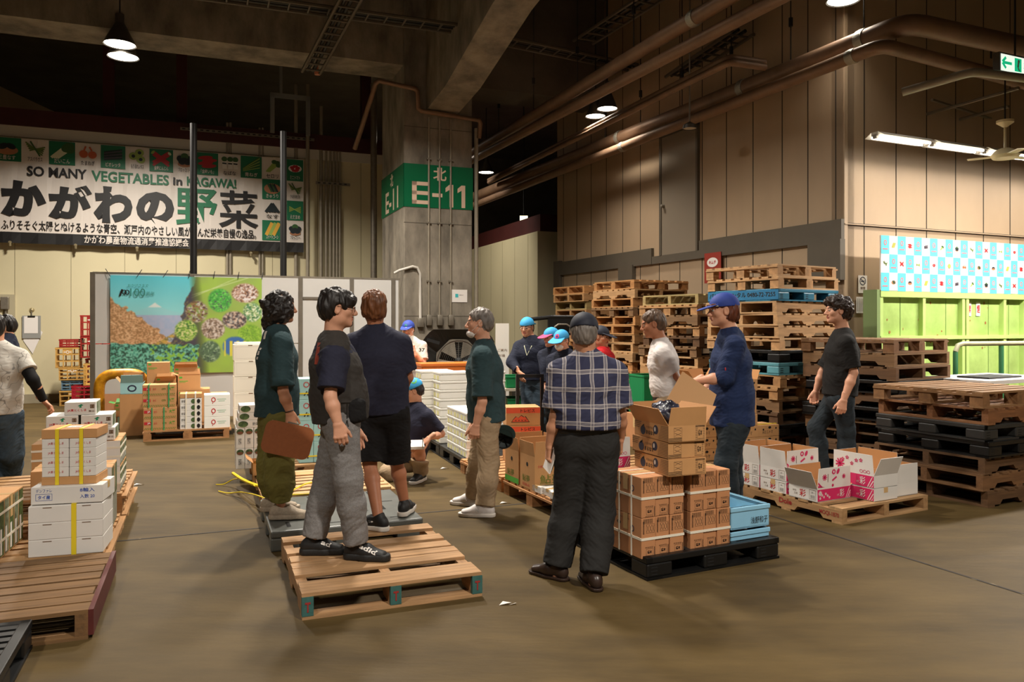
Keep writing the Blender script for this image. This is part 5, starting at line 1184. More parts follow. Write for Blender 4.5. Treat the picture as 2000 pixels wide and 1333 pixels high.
rc = M('red_plastic', (156, 40, 34), rough=.45, var=.15, scale=5); oc2 = M('ochre_plastic', (206, 160, 84), rough=.5, var=.2, scale=6); bluec = M('steel_blue_plastic', (90, 120, 140), rough=.5); crim = M('crimson_plastic', (160, 30, 44), rough=.4)
CR = G(120, 795); 
cz = lambda x, y, z: loc2(CR, TH, x, y, z)
crate('ochre crate at the bottom of the crate pile by the cream wall', cz(-.05, .1, 0), None, 0, .5, .36, .3, oc2)
crate('steel blue crate on the bottom ochre crate by the cream wall', cz(-.02, .12, .301), None, 0, .46, .34, .2, bluec, 0, False)
crate('second ochre crate, mid height in the crate pile by the cream wall', cz(-.06, .1, .503), None, 0, .46, .34, .24, oc2)
crate('ochre crate sticking out at the edge of the crate pile', cz(-.12, .1, .745), None, 0, .42, .34, .4, oc2)
crate('dark red crate at the back edge of the crate pile', cz(-.06, .14, 1.147), None, 0, .4, .3, .16, rc, 0, False)
for i, (x, z) in enumerate(((.32, .94), (.32, 1.36), (.72, .94), (.72, 1.4))):
    crate(['lower red bottle crate in the near column', 'upper red bottle crate in the near column', 'lower red bottle crate beside the partition post', 'upper red bottle crate beside the partition post'][i], cz(x, .02 - .01 * i, z), None, 0, .38, .3, .42, rc)
crate('crimson crate lying low under the ochre crate beside the yellow hoop', cz(.22, -.35, .0), None, 0, .68, .4, .42, crim, 0, False, 5)
crate('large ochre crate with printed front above the crimson crate', cz(.42, -.35, .421), None, 0, .54, .4, .42, oc2, 0, False, 4)
crate('red crate hidden under the bottle crates', cz(.5, .09, .0), None, 0, .62, .32, .46, rc, 0, False); crate('dark red crate carrying the bottle crates', cz(.4, .09, .461), None, 0, .7, .32, .46, rc, 0, False)
crate('orange crate on the dark pallet behind the walking man', V(-8.12, 10.0, .146), None, 0, .5, .36, .3, oc2, 0, False)
for i in range(2):
    t = carton('carton', ['lower', 'upper'][i] + ' brown carton behind the walking man in the pale shirt', 'box', (.5, .4, .42), kraft, None); t.location = V(-8.62, 10.1, .146 + i * .421); t.rotation_euler = (0, 0, TH)
yp = M('yellow_hoop_paint', (226, 160, 24), rough=.4, var=.25, scale=7, dark=(150, 92, 20))
def hoop(lab, pts, r, m=yp):
    t = thing('barrier_hoop', lab, 'barrier', pts[0]); o0 = Vector(pts[0]); ps = [Vector(p) - o0 for p in pts]; sm = [ps[0]]
    for i in range(1, len(ps) - 1):
        a = (ps[i - 1] - ps[i]).normalized(); c = (ps[i + 1] - ps[i]).normalized(); k = r * 3
        for s in (0, .17, .33, .5, .67, .83, 1): sm.append((ps[i] + a * k) * (1 - s) ** 2 + ps[i] * 2 * s * (1 - s) + (ps[i] + c * k) * s * s)
    sm.append(ps[-1]); b = MB(); b.tube(sm, r, m, 20); b.build('hoop_pipe', t, True)
    for p in (ps[0], ps[-1]):
        b = MB(); b.lathe([(r * 1.7, 0), (r * 1.7, .012), (0, .012)], m, 20, Matrix.Translation(p)); b.build('base_plate', t)
h0 = V(-6.06, 11.42, 0); h1 = h0 + e1 * .62
hoop('thick yellow pipe hoop standing before the poster partition', [h0, h0 + UP * .87, h1 + UP * .87, h1], .075)
h0 = V(-9.75, 11.7, 0); h1 = h0 + e1 * 1.15
hoop('orange pipe hoop beyond the walking man in the pale shirt', [h0, h0 + UP * .8, h1 + UP * .8, h1], .11, M('orange_hoop_paint', (206, 112, 24), rough=.4, var=.2, scale=6))
# clipboard and cabinet on the cream wall
u, z = onplane(44, 617, WL, e1); u2, z2 = onplane(80, 661, WL, e1)
t = thing('hanging_clipboard', 'grey clipboard with papers hanging from a hook on the cream wall', 'clipboard', WL + e1 * u + UP * z2, TH)
cw, ch = u2 - u, z - z2
b = MB(); b.box(0, -.03, 0, cw, -.015, ch, M('grey_board', (150, 150, 146), rough=.5)); b.build('board', t)
b = MB(); b.box(cw * .1, -.036, ch * .22, cw * .85, -.031, ch * .97, vcol['white']); b.build('paper', t)
b = MB(); b.add([(cw * .05, -.012, -.05), (cw * .55, -.012, -.32), (cw * 1.1, -.012, .12), (cw * .9, -.012, .2), (cw * .1, -.012, .15)], [(0, 1, 2, 3, 4)], vcol['white']); b.build('paper', t)
b = MB(); b.box(cw * .3, -.045, ch * .93, cw * .7, -.03, ch * 1.0, black_m); b.cyl((cw * .5, -.02, ch), (cw * .5, -.02, ch * 1.25), .012, galv); b.lathe([(.05, 0), (.03, .03), (0, .04)], hk, 14, Matrix.Translation((cw * .5, -.0, ch * 1.25)) @ Matrix.Rotation(math.pi / 2, 4, 'X')); b.build('clip', t)
u, z = onplane(-30, 575, WL, e1); u2, z2 = onplane(30, 650, WL, e1)
t = thing('sliding_door', 'pale cold-store door with a handle at the side edge of the cream wall', 'door', WL + e1 * (u - .2), TH)
b = MB(); b.box(0, -.05, 0, u2 - u + .2, 0, z, M('door_frame_grey', (176, 166, 138), rough=.5)); b.build('door_frame', t)
b = MB(); b.box(0, -.14, .1, u2 - u + .0, -.06, z - .12, cream); b.text('冷蔵', V(0, -.145, z - .6), X_, UP, .35, .2, .45, .26, ink); b.ell(V(0, -.146, z - .6), X_, UP, .42, .08, .03, .04, limei); b.build('door_leaf', t)
b = MB(); b.rbox(u2 - u - .02, -.2, 1.9, u2 - u + .12, -.1, 2.15, galv, .01); b.cyl((u2 - u + .06, -.14, 1.5), (u2 - u + .06, -.14, 2.0), .02, galv); b.build('door_handle', t)
# big fan
FN = V(-1.42, 12.35, 0); fz = 1.04; FT = RAD(4)
fanb = M('fan_black', (38, 38, 36), rough=.4, var=.2, scale=4)
t = thing('industrial_fan', 'big square black fan with a round wire guard before the concrete column', 'fan', FN, FT)
b = MB(); w, h0_, h1_ = 1.14, .42, 1.52; x0 = 0
oct_ = [(.18, h0_), (w - .18, h0_), (w, h0_ + .22), (w, h1_ - .1), (w - .1, h1_), (.1, h1_), (0, h1_ - .1), (0, h0_ + .22)]
cx, cz_ = w / 2, fz - .04; n = 48
outer = []; inner = []
for k in range(n):
    a = 2 * math.pi * k / n; dx, dz = math.cos(a), math.sin(a)
    s = min(((w / 2) / abs(dx)) if abs(dx) > 1e-6 else 9, ((.52) / abs(dz)) if abs(dz) > 1e-6 else 9)
    s = min(s, .66); outer.append((cx + dx * s, cz_ + dz * s))
    s2 = min(.36 / max(abs(dx), 1e-6), .36 / max(abs(dz), 1e-6), .36 * 1.38 / (abs(dx) + abs(dz) + 1e-6) * 1.0); inner.append((cx + dx * s2, cz_ + dz * s2))
vs = []; 
for k in range(n): vs += [(outer[k][0], 0, outer[k][1]), (inner[k][0], .12, inner[k][1]), (inner[k][0], .3, inner[k][1]), (outer[k][0], .34, outer[k][1])]
fs = []
for k in range(n):
    k2 = (k + 1) % n
    for a in range(4):
        c = (a + 1) % 4; fs.append((4 * k + a, 4 * k + c, 4 * k2 + c, 4 * k2 + a))
b.add(vs, fs, fanb)
for sx in (-1, 1):
    for sz in (-1, 1): b.stroke(V(0, -.004, 0), X_, UP, cx + sx * .5, cz_ + sz * .36, cx + sx * .3, cz_ + sz * .3, .05, hole)
    b.box(cx + sx * .42 - .03, .02, 0, cx + sx * .42 + .03, .3, .5, fanb)
b.build('housing', t)
b = MB(); b.lathe([(.0, 0), (.07, 0), (.07, .06), (0, .08)], fanb, 20, Matrix.Translation((cx, .14, cz_)) @ Matrix.Rotation(math.pi / 2, 4, 'X')); b.build('hub', t, 40)
for k in range(5):
    a = 2 * math.pi * k / 5 + .3; b = MB(); vs = []
    for r in (.06, .14, .23, .32):
        wv = .05 + r * .3
        for s in (-1, 1): vs.append((cx + r * math.cos(a + s * wv / r / 2.2), .2 + s * .035, cz_ + r * math.sin(a + s * wv / r / 2.2)))
    b.add(vs, [(0, 1, 3, 2), (2, 3, 5, 4), (4, 5, 7, 6)], M('fan_blade', (30, 30, 30), rough=.35)); b.build('blade', t)
wire = M('guard_wire', (120, 120, 114), rough=.35, metal=.7)
b = MB()
for r, wr in ((.34, .008), (.33, .003), (.3, .002), (.27, .002), (.24, .002), (.21, .002), (.18, .002), (.15, .002), (.12, .002), (.09, .002)):
    b.tube([V(cx + r * math.cos(2 * math.pi * k / 40), .09, cz_ + r * math.sin(2 * math.pi * k / 40)) for k in range(41)], wr, wire, 6, False)
for k in range(4): a = k * math.pi / 2; b.cyl((cx + .04 * math.cos(a), .085, cz_ + .04 * math.sin(a)), (cx + .34 * math.cos(a), .085, cz_ + .34 * math.sin(a)), .006, wire, n=6)
b.build('wire_guard', t)
# white board and forklift back behind the men
p = P(968, 632, 11.6); b = MB(); b.box(0, 0, 0, .2, .03, p.z, M('white_sheet_board', (214, 212, 204), rough=.5)); b.text('ご案内', V(0, -.002, p.z), X_, UP, .03, -.42, .17, -.38, brni); b.text('市場', V(0, -.002, p.z), X_, UP, .03, -.5, .14, -.46, brni)
tag(b.build('white_signboard', loc=(p.x, p.y, 0), rz=RAD(6)), 'narrow white panel standing between the fan and the black machine', 'board')
t = thing('forklift', 'black machine with a curved guard rail standing behind the man with hand on hip', 'forklift', V(.2, 12.6, 0), RAD(10))
mb2 = M('machine_black', (20, 20, 20), rough=.35)
b = MB(); b.rbox(0, 0, .12, .9, 1.2, 1.0, mb2, .05); b.rbox(.05, .1, 1.0, .85, .9, 1.25, mb2, .04); b.build('chassis', t)
b = MB(); b.tube([(.02, .05, .2), (.02, .05, 1.58), (.1, .05, 1.68), (.45, .05, 1.72), (.82, .05, 1.72), (.88, .05, 1.64), (.88, .05, 1.0)], .035, mb2, 10); b.box(.4, .02, 1.42, .86, .08, 1.7, mb2); b.tube([(.5, .0, 1.46), (.5, -.02, 1.56), (.56, -.02, 1.6), (.7, -.02, 1.6), (.76, -.02, 1.56), (.76, 0, 1.46)], .015, galv, 8); b.build('guard_rail', t)
for x in (.12, .78):
    b = MB(); b.lathe([(0, -.06), (.13, -.06), (.15, -.04), (.15, .04), (.13, .06), (0, .06)], black_m, 20, Matrix.Translation((x, .12, .15)) @ Matrix.Rotation(math.pi / 2, 4, 'Y')); b.build('wheel', t, True)
b = MB(); b.lathe([(0, 0), (.05, 0), (.06, .04), (0, .05)], galv, 16, Matrix.Translation((.62, -.02, 1.2)) @ Matrix.Rotation(math.pi / 2, 4, 'X')); b.build('lamp', t)
# green tubs behind the man in smock
gt = M('green_plastic', (24, 124, 72), rough=.4)
t = tray('green_tub', 'green plastic tub on a bench behind the man with hand on hip', (.6, .4, .16), gt, .03, cat='tub'); t.location = V(-.08, 10.5, .74); t.rotation_euler = (0, 0, RAD(8))
t = thing('bench_table', 'low pale bench behind the man with hand on hip', 'table', V(-.14, 10.45, 0), RAD(8)); b = MB(); b.box(0, 0, .7, .8, .5, .735, M('bench_top', (190, 180, 160), rough=.5)); b.build('top', t)
for x in (.02, .74):
    for y in (.02, .44): b = MB(); b.box(x, y, 0, x + .04, y + .04, .7, galv); b.build('leg', t)
t = tray('green_tub', 'green tub under the bench behind the man with hand on hip', (.6, .36, .3), gt, .03, cat='tub'); t.location = V(-.06, 10.52, .3); t.rotation_euler = (0, 0, RAD(8))
b = MB(); b.box(0, 0, 0, .62, .38, .3, black_m); tag(b.build('black_box', loc=V(-.06, 10.52, 0), rz=RAD(8)), 'black box under the lower green tub', 'box')
t = tray('green_tub', 'deep green tub in front of the wide pallet tower behind the old man', (.45, .4, .5), gt, .03, cat='tub'); t.location = V(1.68, 9.9, .45); t.rotation_euler = (0, 0, RAD(20))
t = carton('carton', 'dark carton under the deep green tub', 'box', (.5, .45, .44), kraft_r, None); t.location = V(1.66, 9.88, 0); t.rotation_euler = (0, 0, RAD(20))
# black trolley frame behind the old man
t = thing('black_trolley', 'tall black trolley frame behind the orange banded cartons', 'trolley', V(.05, 9.3, 0), RAD(10))
for x in (0, .3): b = MB(); b.box(x, 0, .0, x + .04, .04, 1.0, mb2); b.build('post', t)
b = MB(); b.box(0, 0, .1, .34, .4, .14, mb2); b.build('platform', t); b = MB(); b.box(.04, 0, .96, .3, .04, 1.0, mb2); b.build('crossbar', t)
# posters and papers on the beige walls
b = MB(); rp = C('poster_red', (150, 50, 36)); b.box(-.02, 0, 0, -.012, .42, .5, rp); O = V(-.0225, .42, 0); b.ell(O, -Y_, UP, .21, .34, .14, .08, vcol['white']); b.text('キムチ', V(-.025, .42, 0), -Y_, UP, .12, .31, .3, .37, redi, .03); b.ell(O, -Y_, UP, .21, .1, .15, .1, vcol['skin'])
pt = onplane(1400, 520, K, d2); tag(b.build('red_poster', loc=K + d2 * (pt[0] - .2) - e2 * .06 + UP * (pt[1] - .28), rz=TH2), 'small red poster with a white oval above the pallet towers', 'poster')
KO = K - d2 * .012
for px0, px1, y0, y1, kind in ((1676, 1693, 538, 573, 'smoke'), (1672, 1688, 580, 612, 'text')):
    u0, z1 = onplane(px0, y0, KO, e2); u1, z0 = onplane(px1, y1, KO, e2); b = MB(); b.box(0, -.004, 0, u1 - u0, 0, z1 - z0, vcol['white']); O = V(0, -.006, 0); w = u1 - u0; h = z1 - z0
    if kind == 'smoke': b.ring(O, X_, UP, w / 2, h * .68, w * .36, w * .36, .012, navyi); b.stroke(O, X_, UP, w * .28, h * .8, w * .72, h * .56, .01, navyi); b.stroke(O, X_, UP, w * .3, h * .66, w * .7, h * .68, .014, navyi); b.text('禁煙', O, X_, UP, w * .22, h * .2, w * .78, h * .36, brni, .02)
    else:
        for k in range(4): b.rect(O, X_, UP, w * (.15 + .2 * k), h * .1, w * (.19 + .2 * k), h * .9, brni if k else ink)
    tag(b.build('wall_notice', loc=KO + e2 * u0 + UP * z0, rz=TH2), 'no-smoking notice with a round symbol on the beige wall' if kind == 'smoke' else 'plain printed paper under the no-smoking notice on the beige wall', 'notice')
# green container side with checked vegetable banner
GO = V(4.81, 10.2, 0)
gm = M('pale_green_paint', (176, 204, 118), rough=.45, var=.14, scale=3, dark=(150, 176, 96)); gm2 = M('green_frame_paint', (186, 212, 126), rough=.45, var=.1, scale=4); rust = M('rust_spot', (150, 96, 50), rough=.8)
gu = lambda x: onplane(x, 600, GO, e2)[0]
gtop = onplane(1720, 569, GO, e2)[1]
t = thing('green_container', 'pale green steel container side with framed panels along the beige wall', 'container', GO, TH2)
b = MB(); b.box(0, .05, .35, 5.2, .12, gtop, gm)
for k in range(1, 12): b.box(k * .45, .044, .4, k * .45 + .008, .05, gtop - .05, M('green_line', (120, 150, 80), rough=.6))
b.build('panel', t)
xs_ = [0] + [gu(x) for x in (1800, 1877, 1885, 1958, 1997)] + [gu(1997) + .9, gu(1997) + 1.8]
b = MB(); b.box(-.06, -.02, .3, 0, .2, gtop + .02, M('green_end', (120, 140, 90), rough=.5)); b.build('end_post', t)
for i, x in enumerate(xs_):
    b = MB(); b.box(x, -.02, .35, x + .055, .05, gtop - .07, gm2); b.build('upright', t)
for z, h in ((gtop - .075, .085), (gtop - .64, .05), (.35, .1)):
    b = MB(); b.box(0, -.03, z, 5.2, .05, z + h, gm2); b.build('rail', t)
rn = random.Random(4); b = MB()
for k in range(26): b.ell(V(0, .047, 0), X_, UP, rn.uniform(.1, 2.4), rn.uniform(1.2, gtop - .1), rn.uniform(.006, .02), rn.uniform(.006, .025), rust, 8)
b.build('rust_mark', t)
for i, px in enumerate((1894.5, 1912)):
    u0, z1 = onplane(px, 590, GO, e2); b = MB(); b.box(0, 0, 0, .085, .004, .2, vcol['white']); b.text('禁煙'[i], V(0, -.002, 0), X_, UP, .01, .04, .075, .16, redi, .02)
    tag(b.build('warning_paper', loc=GO + e2 * u0 + d2 * .04 + UP * (z1 - .2), rz=TH2), ['first', 'second'][i] + ' of two white papers with a red character on the green container', 'notice')
bt0, bz1 = onplane(1717, 460, GO, e2); _, bz0 = onplane(1717, 569, GO, e2)
cyc = C('print_cyan', (96, 206, 220), rough=.5); bpk = C('print_rose', (236, 150, 170))
t = MB(); cw = (gu(1737) - gu(1717)) * 1.19; rows = 3; hh = (bz1 - bz0) / rows; kinds = ['carrot', 'onion', 'potato', 'asparagus', 'round', 'corn', 'broccoli', 'tomatoes', 'eggplant', 'celery', 'beans', 'cucumber', 'sticks']
t.box(0, .0, bz0, 5.0, .02, bz1, vcol['white']); cw = .155
for r in range(rows):
    for k in range(32):
        x0 = k * cw; O = V(0, -.002, 0); z0 = bz1 - (r + 1) * hh
        if (r + k) % 2 == 0:
            t.rect(O, X_, UP, x0, z0 + .003, x0 + cw - .003, z0 + hh, cyc); O2 = V(0, -.004, 0); t.ring(O2, X_, UP, x0 + cw * .5, z0 + hh * .62, .028, .036, .014, bpk); t.rect(O2, X_, UP, x0 + .025, z0 + hh * .25, x0 + cw - .03, z0 + hh * .31, bpk)
        else:
            bb = MB(); veg(bb, kinds[(k * 5 + r * 3) % 13], O, X_, UP, x0 + cw / 2, z0 + hh * .5, cw * .62)
            for i, f in enumerate(bb.f): t.add([(bb.v[a][0], bb.v[a][1] - i * .0003, bb.v[a][2]) for a in f], [tuple(range(len(f)))], bb.mats[bb.m[i]])
tag(t.build('checked_banner', loc=GO - d2 * .03, rz=TH2), 'turquoise and white checked banner of small vegetable pictures above the green container', 'banner')
# rail and white table beyond the low pallet stack
q0 = P(1866, 672, 9.75); q1 = P(2100, 672, 10.3)
t = thing('tube_rail', 'grey and green tube rail standing before the green container', 'rail', V(q0.x, q0.y, 0)); u = V(q1.x - q0.x, q1.y - q0.y, 0)
b = MB(); b.tube([UP * (q0.z - .1), UP * (q0.z - .02) + u * .02, UP * q0.z + u * .06, u + UP * q0.z], .03, M('worn_rail', (150, 146, 116), rough=.5), 12); b.build('top_tube', t, True)
dkg = M('dark_green_tube', (50, 110, 70), rough=.5)
for f in (0.0, .37, .9):
    b = MB(); b.cyl(u * f, u * f + UP * (q0.z - (.1 if f == 0 else .03)), .03, dkg, n=12); b.build('post', t, True)
t = thing('white_table', 'white table top beyond the low pallet stack at the picture edge', 'table', P(1935, 745, 8.1), RAD(30)); z = t.location.z
b = MB(); b.box(0, 0, -.04, 1.4, .8, 0, vcol['white']); b.build('top', t)
for x in (.05, 1.3):
    for y in (.05, .7): b = MB(); b.box(x, y, -z, x + .05, y + .05, -.04, galv); b.build('leg', t)
b = MB(); b.box(.25, .15, .002, .9, .5, .02, M('net_black', (40, 40, 40), rough=.7, bump=1, scale=60)); tag(b.build('black_net', loc=t.location, rz=RAD(30)), 'black net lying on the white table at the picture edge', 'net')
# wall fan above the lit wall and hanging grid
p = P(1963, 310, 10.0); t = thing('ceiling_fan', 'small cream ceiling fan body hanging before the strip lights', 'fan', p)
cmf = M('fan_cream', (206, 190, 150), rough=.4)
b = MB(); b.lathe([(0, 0), (.14, .0), (.17, .04), (.12, .1), (.06, .13), (0, .14)], cmf, 24); b.build('motor', t, 40)
b = MB(); b.cyl((0, 0, .13), (0, 0, .42), .015, cmf); b.lathe([(.02, .4), (.1, .46), (.1, .49), (0, .5)], cmf, 20); b.cyl((0, 0, .5), (0, 0, 1.1), .01, black_m); b.build('down_rod', t, 40)
for k in range(3):
    a = k * 2.09 + .4; b = MB(); b.box(.12, -.05, .03, .42, .05, .04, cmf, Matrix.Rotation(a, 4, 'Z')); b.build('blade', t)
gr = M('grid_steel', (110, 100, 84), rough=.5, metal=.3)
for i, (a, c) in enumerate((((1660, 266), (1990, 172)), ((1770, 262), (1970, 208)), ((1880, 285), (2040, 245)), ((1820, 195), (2030, 262)))):
    zg = 4.62 if i < 3 else 4.72; pa, pc = CP(a[0], a[1], zg), CP(c[0], c[1], zg); b = MB(); b.tube([V(0, 0, 0), pc - pa], .022, gr, 6)
    tag(b.build('ceiling_channel', loc=pa), ['long thin steel channel hanging from the block corner above the strip lights', 'second thin steel channel above the strip lights', 'short thin steel channel beside the small ceiling fan', 'cross channel tying the thin channels above the strip lights'][i], 'channel')
    m_ = (pa + pc) / 2; b = MB(); b.cyl((0, 0, 0), (0, 0, 8.3 - m_.z), .006, black_m, n=6); b.lathe([(0, .9), (.03, .9), (.03, 1.02), (0, 1.02)], black_m, 8); tag(b.build('hanger_rod', loc=m_), 'thin rod holding the ' + ['long', 'second', 'short', 'cross'][i] + ' steel channel above the strip lights', 'rod')
# ---------------------------------------------------------------- people: smooth-blended volumes turned into one skin
from mathutils.bvhtree import BVHTree
class Vol:
    def __init__(s, lo, hi, h):
        s.lo = np.array(lo, float); s.h = h
        s.n = np.ceil((np.array(hi) - s.lo) / h).astype(int) + 1
        s.D = np.full(tuple(s.n), .25, np.float32)
    def prim(s, A, B, a, b=None, lat=None, k=.02, flat='', op='u', cap=None):
        """capsule of elliptic section from A to B: a = half widths (start, end) along lat, b = half depths"""
        A, B = np.array(A, float), np.array(B, float)
        a0, a1 = a if isinstance(a, tuple) else (a, a); b = a if b is None else b
        b0, b1 = b if isinstance(b, tuple) else (b, b)
        ax = B - A; L = np.linalg.norm(ax); axn = ax / L if L > 1e-6 else np.array([0, 0, 1.0])
        l = np.array(lat if lat is not None else ((1, 0, 0) if abs(axn[0]) < .8 else (0, 1, 0)), float)
        l = l - axn * l.dot(axn); l /= np.linalg.norm(l); dp = np.cross(axn, l)
        r = max(a0, a1, b0, b1) + k + s.h * 2
        i0 = np.maximum(((np.minimum(A, B) - r - s.lo) / s.h).astype(int), 0); i1 = np.minimum(((np.maximum(A, B) + r - s.lo) / s.h).astype(int) + 2, s.n)
        if (i1 <= i0).any(): return
        g = [(s.lo[q] + s.h * np.arange(i0[q], i1[q]) - A[q]).astype(np.float32) for q in range(3)]
        X, Y, Z = g[0][:, None, None], g[1][None, :, None], g[2][None, None, :]
        w = X * axn[0] + Y * axn[1] + Z * axn[2]; t = np.clip(w / max(L, 1e-6), 0, 1)
        u = X * l[0] + Y * l[1] + Z * l[2]; v = X * dp[0] + Y * dp[1] + Z * dp[2]; w2 = w - t * L
        ra = a0 + (a1 - a0) * t; rb = b0 + (b1 - b0) * t; rc = np.minimum(ra, rb) if cap is None else cap
        k0 = np.sqrt((u / ra) ** 2 + (v / rb) ** 2 + (w2 / rc) ** 2); k1 = np.sqrt((u / ra ** 2) ** 2 + (v / rb ** 2) ** 2 + (w2 / rc ** 2) ** 2)
        d = k0 * (k0 - 1) / np.maximum(k1, 1e-4); d = np.where(k0 < 1e-3, -np.minimum(ra, rb), d)
        if 'a' in flat: d = np.maximum(d, -w)
        if 'b' in flat: d = np.maximum(d, w - L)
        sl = tuple(slice(i0[q], i1[q]) for q in range(3)); D = s.D[sl]
        if op == 'u':
            hh = np.clip(.5 + .5 * (D - d) / k, 0, 1); s.D[sl] = D * (1 - hh) + d * hh - k * hh * (1 - hh)
        else:
            d = -d; hh = np.clip(.5 - .5 * (D - d) / k, 0, 1); s.D[sl] = D * (1 - hh) + d * hh + k * hh * (1 - hh)
    def cut(s, p, n):                                       # remove everything on the side n points to
        g = [s.lo[q] + s.h * np.arange(s.n[q]) - p[q] for q in range(3)]
        s.D = np.maximum(s.D, (g[0][:, None, None] * n[0] + g[1][None, :, None] * n[1] + g[2][None, None, :] * n[2]).astype(np.float32))
    def mesh(s):
        D = s.D; D[0] = D[-1] = .1; D[:, 0] = D[:, -1] = .1; D[:, :, 0] = D[:, :, -1] = .1
        S = D < 0; n = s.n
        cn = np.zeros(tuple(n - 1), np.int8)
        for a in (0, 1):
            for b in (0, 1):
                for c in (0, 1): cn += S[a:n[0] - 1 + a, b:n[1] - 1 + b, c:n[2] - 1 + c]
        cells = np.argwhere((cn > 0) & (cn < 8)); idx = np.full(tuple(n - 1), -1, np.int64); idx[tuple(cells.T)] = np.arange(len(cells))
        acc = np.zeros((len(cells), 3)); ct = np.zeros(len(cells))
        cor = [np.array((a, b, c)) for a in (0, 1) for b in (0, 1) for c in (0, 1)]
        for i, p in enumerate(cor):
            for q in cor[i + 1:]:
                if abs(p - q).sum() != 1: continue
                da = D[tuple((cells + p).T)]; db = D[tuple((cells + q).T)]; m = (da < 0) != (db < 0)
                t = np.where(m, da / np.where(m, da - db, 1), 0); acc += np.where(m[:, None], p + t[:, None] * (q - p), 0); ct += m
        v = s.lo + s.h * (cells + acc / ct[:, None])
        fs = []
        for ax in range(3):
            sl0 = [slice(1, -1)] * 3; sl1 = [slice(1, -1)] * 3; sl0[ax] = slice(0, -1); sl1[ax] = slice(1, None)
            A = S[tuple(sl0)]; B = S[tuple(sl1)]; e = np.argwhere(A != B); off = np.ones(3, int); off[ax] = 0; e2 = e + off
            b, c = [(1, 2), (2, 0), (0, 1)][ax]; db = np.zeros(3, int); db[b] = 1; dc = np.zeros(3, int); dc[c] = 1
            q = np.stack([idx[tuple((e2 - db - dc).T)], idx[tuple((e2 - dc).T)], idx[tuple(e2.T)], idx[tuple((e2 - db).T)]], 1)
            ins = A[tuple(e.T)]; fs.append(np.where(ins[:, None], q, q[:, ::-1]))
        return v, np.concatenate(fs)
def vmesh(name, parts, base, mats, parent=None, disp=None, matfn=None, smooth_it=0):
    vs = []; fs = []; o = 0
    for v, f in parts: vs.append(v); fs.append(f + o); o += len(v)
    v = np.concatenate(vs); f = np.concatenate(fs)
    for _ in range(smooth_it):
        s_ = np.zeros_like(v); c_ = np.zeros(len(v))
        for i in range(4):
            np.add.at(s_, f[:, i], v[f[:, (i + 1) % 4]] + v[f[:, (i + 3) % 4]]); np.add.at(c_, f[:, i], 2)
        v = v * .4 + .6 * s_ / np.maximum(c_, 1)[:, None]
    if disp:
        e1_ = v[f[:, 2]] - v[f[:, 0]]; e2_ = v[f[:, 3]] - v[f[:, 1]]; nf = np.cross(e1_, e2_); nv = np.zeros_like(v)
        for i in range(4): np.add.at(nv, f[:, i], nf)
        nv /= np.maximum(np.linalg.norm(nv, axis=1), 1e-12)[:, None]
        v = v + nv * np.array([disp(p) for p in v])[:, None]
    me = bpy.data.meshes.new(name); me.from_pydata((v - np.array(base)).tolist(), [], f.tolist())
    for m in mats: me.materials.append(m)
    me.polygons.foreach_set('use_smooth', [True] * len(f))
    if matfn: me.polygons.foreach_set('material_index', matfn(v[f].mean(1)).astype(int).tolist())
    me.update(); o = bpy.data.objects.new(name, me); COL.objects.link(o)
    if parent: o.parent = parent
    else: o.location = base
    return o
def wrinkle(amp, fx=7, fz=16, seed=0, fine=.35):
    def f(p):
        q = V(p[0] * fx + seed, p[1] * fx, p[2] * fz + 3 * mnoise.noise(V(p[0] * 4, p[1] * 4, seed)))
        return amp * (.8 * mnoise.noise(q) + 1.4 * fine * (.5 - abs(mnoise.noise(q * 2.1))) + .25 * mnoise.noise(q * 4.5))
    return f
def strands(amp, fr=60, seed=0, cx=None):
    def f(p):
        q = V(p[0] * fr + seed, p[1] * fr, p[2] * fr * .28); return amp * (mnoise.noise(q) + .6 * mnoise.noise(q * .4 + V(5, seed, 1)))
    return f
def curls(amp, fr=34, seed=0):
    def f(p): q = V(*p) * fr; return amp * (mnoise.noise(q + V(seed, 0, 0)) * 1.3 + .5 * mnoise.noise(q * 2.1))
    return f
skin_t = dict(a=(222, 164, 134), b=(204, 146, 114), c=(186, 124, 92))
def skin(k): return M('skin_' + k, skin_t[k], rough=.5, var=.1, scale=18, spec=.35)
lipm = M('lip', (176, 96, 84), rough=.45); eyew = M('eye_white', (176, 164, 152), rough=.3); iris = M('eye_dark', (34, 24, 20), rough=.2)
def cloth(name, rgb, var=.14, scale=30, bump=.12, **k): return M('cloth_' + name, rgb, rough=.85, var=var, scale=scale, bump=bump, spec=.25, **k)
hairm = {k: M('hair_' + k, c, rough=.45, var=.55, scale=40, stretch=(1, 1, .25), bump=.35, spec=.5) for k, c in dict(black=(40, 33, 30), brown=(138, 84, 48), grey=(138, 128, 120), light=(104, 78, 58), red=(112, 56, 34), dark=(56, 42, 36)).items()}
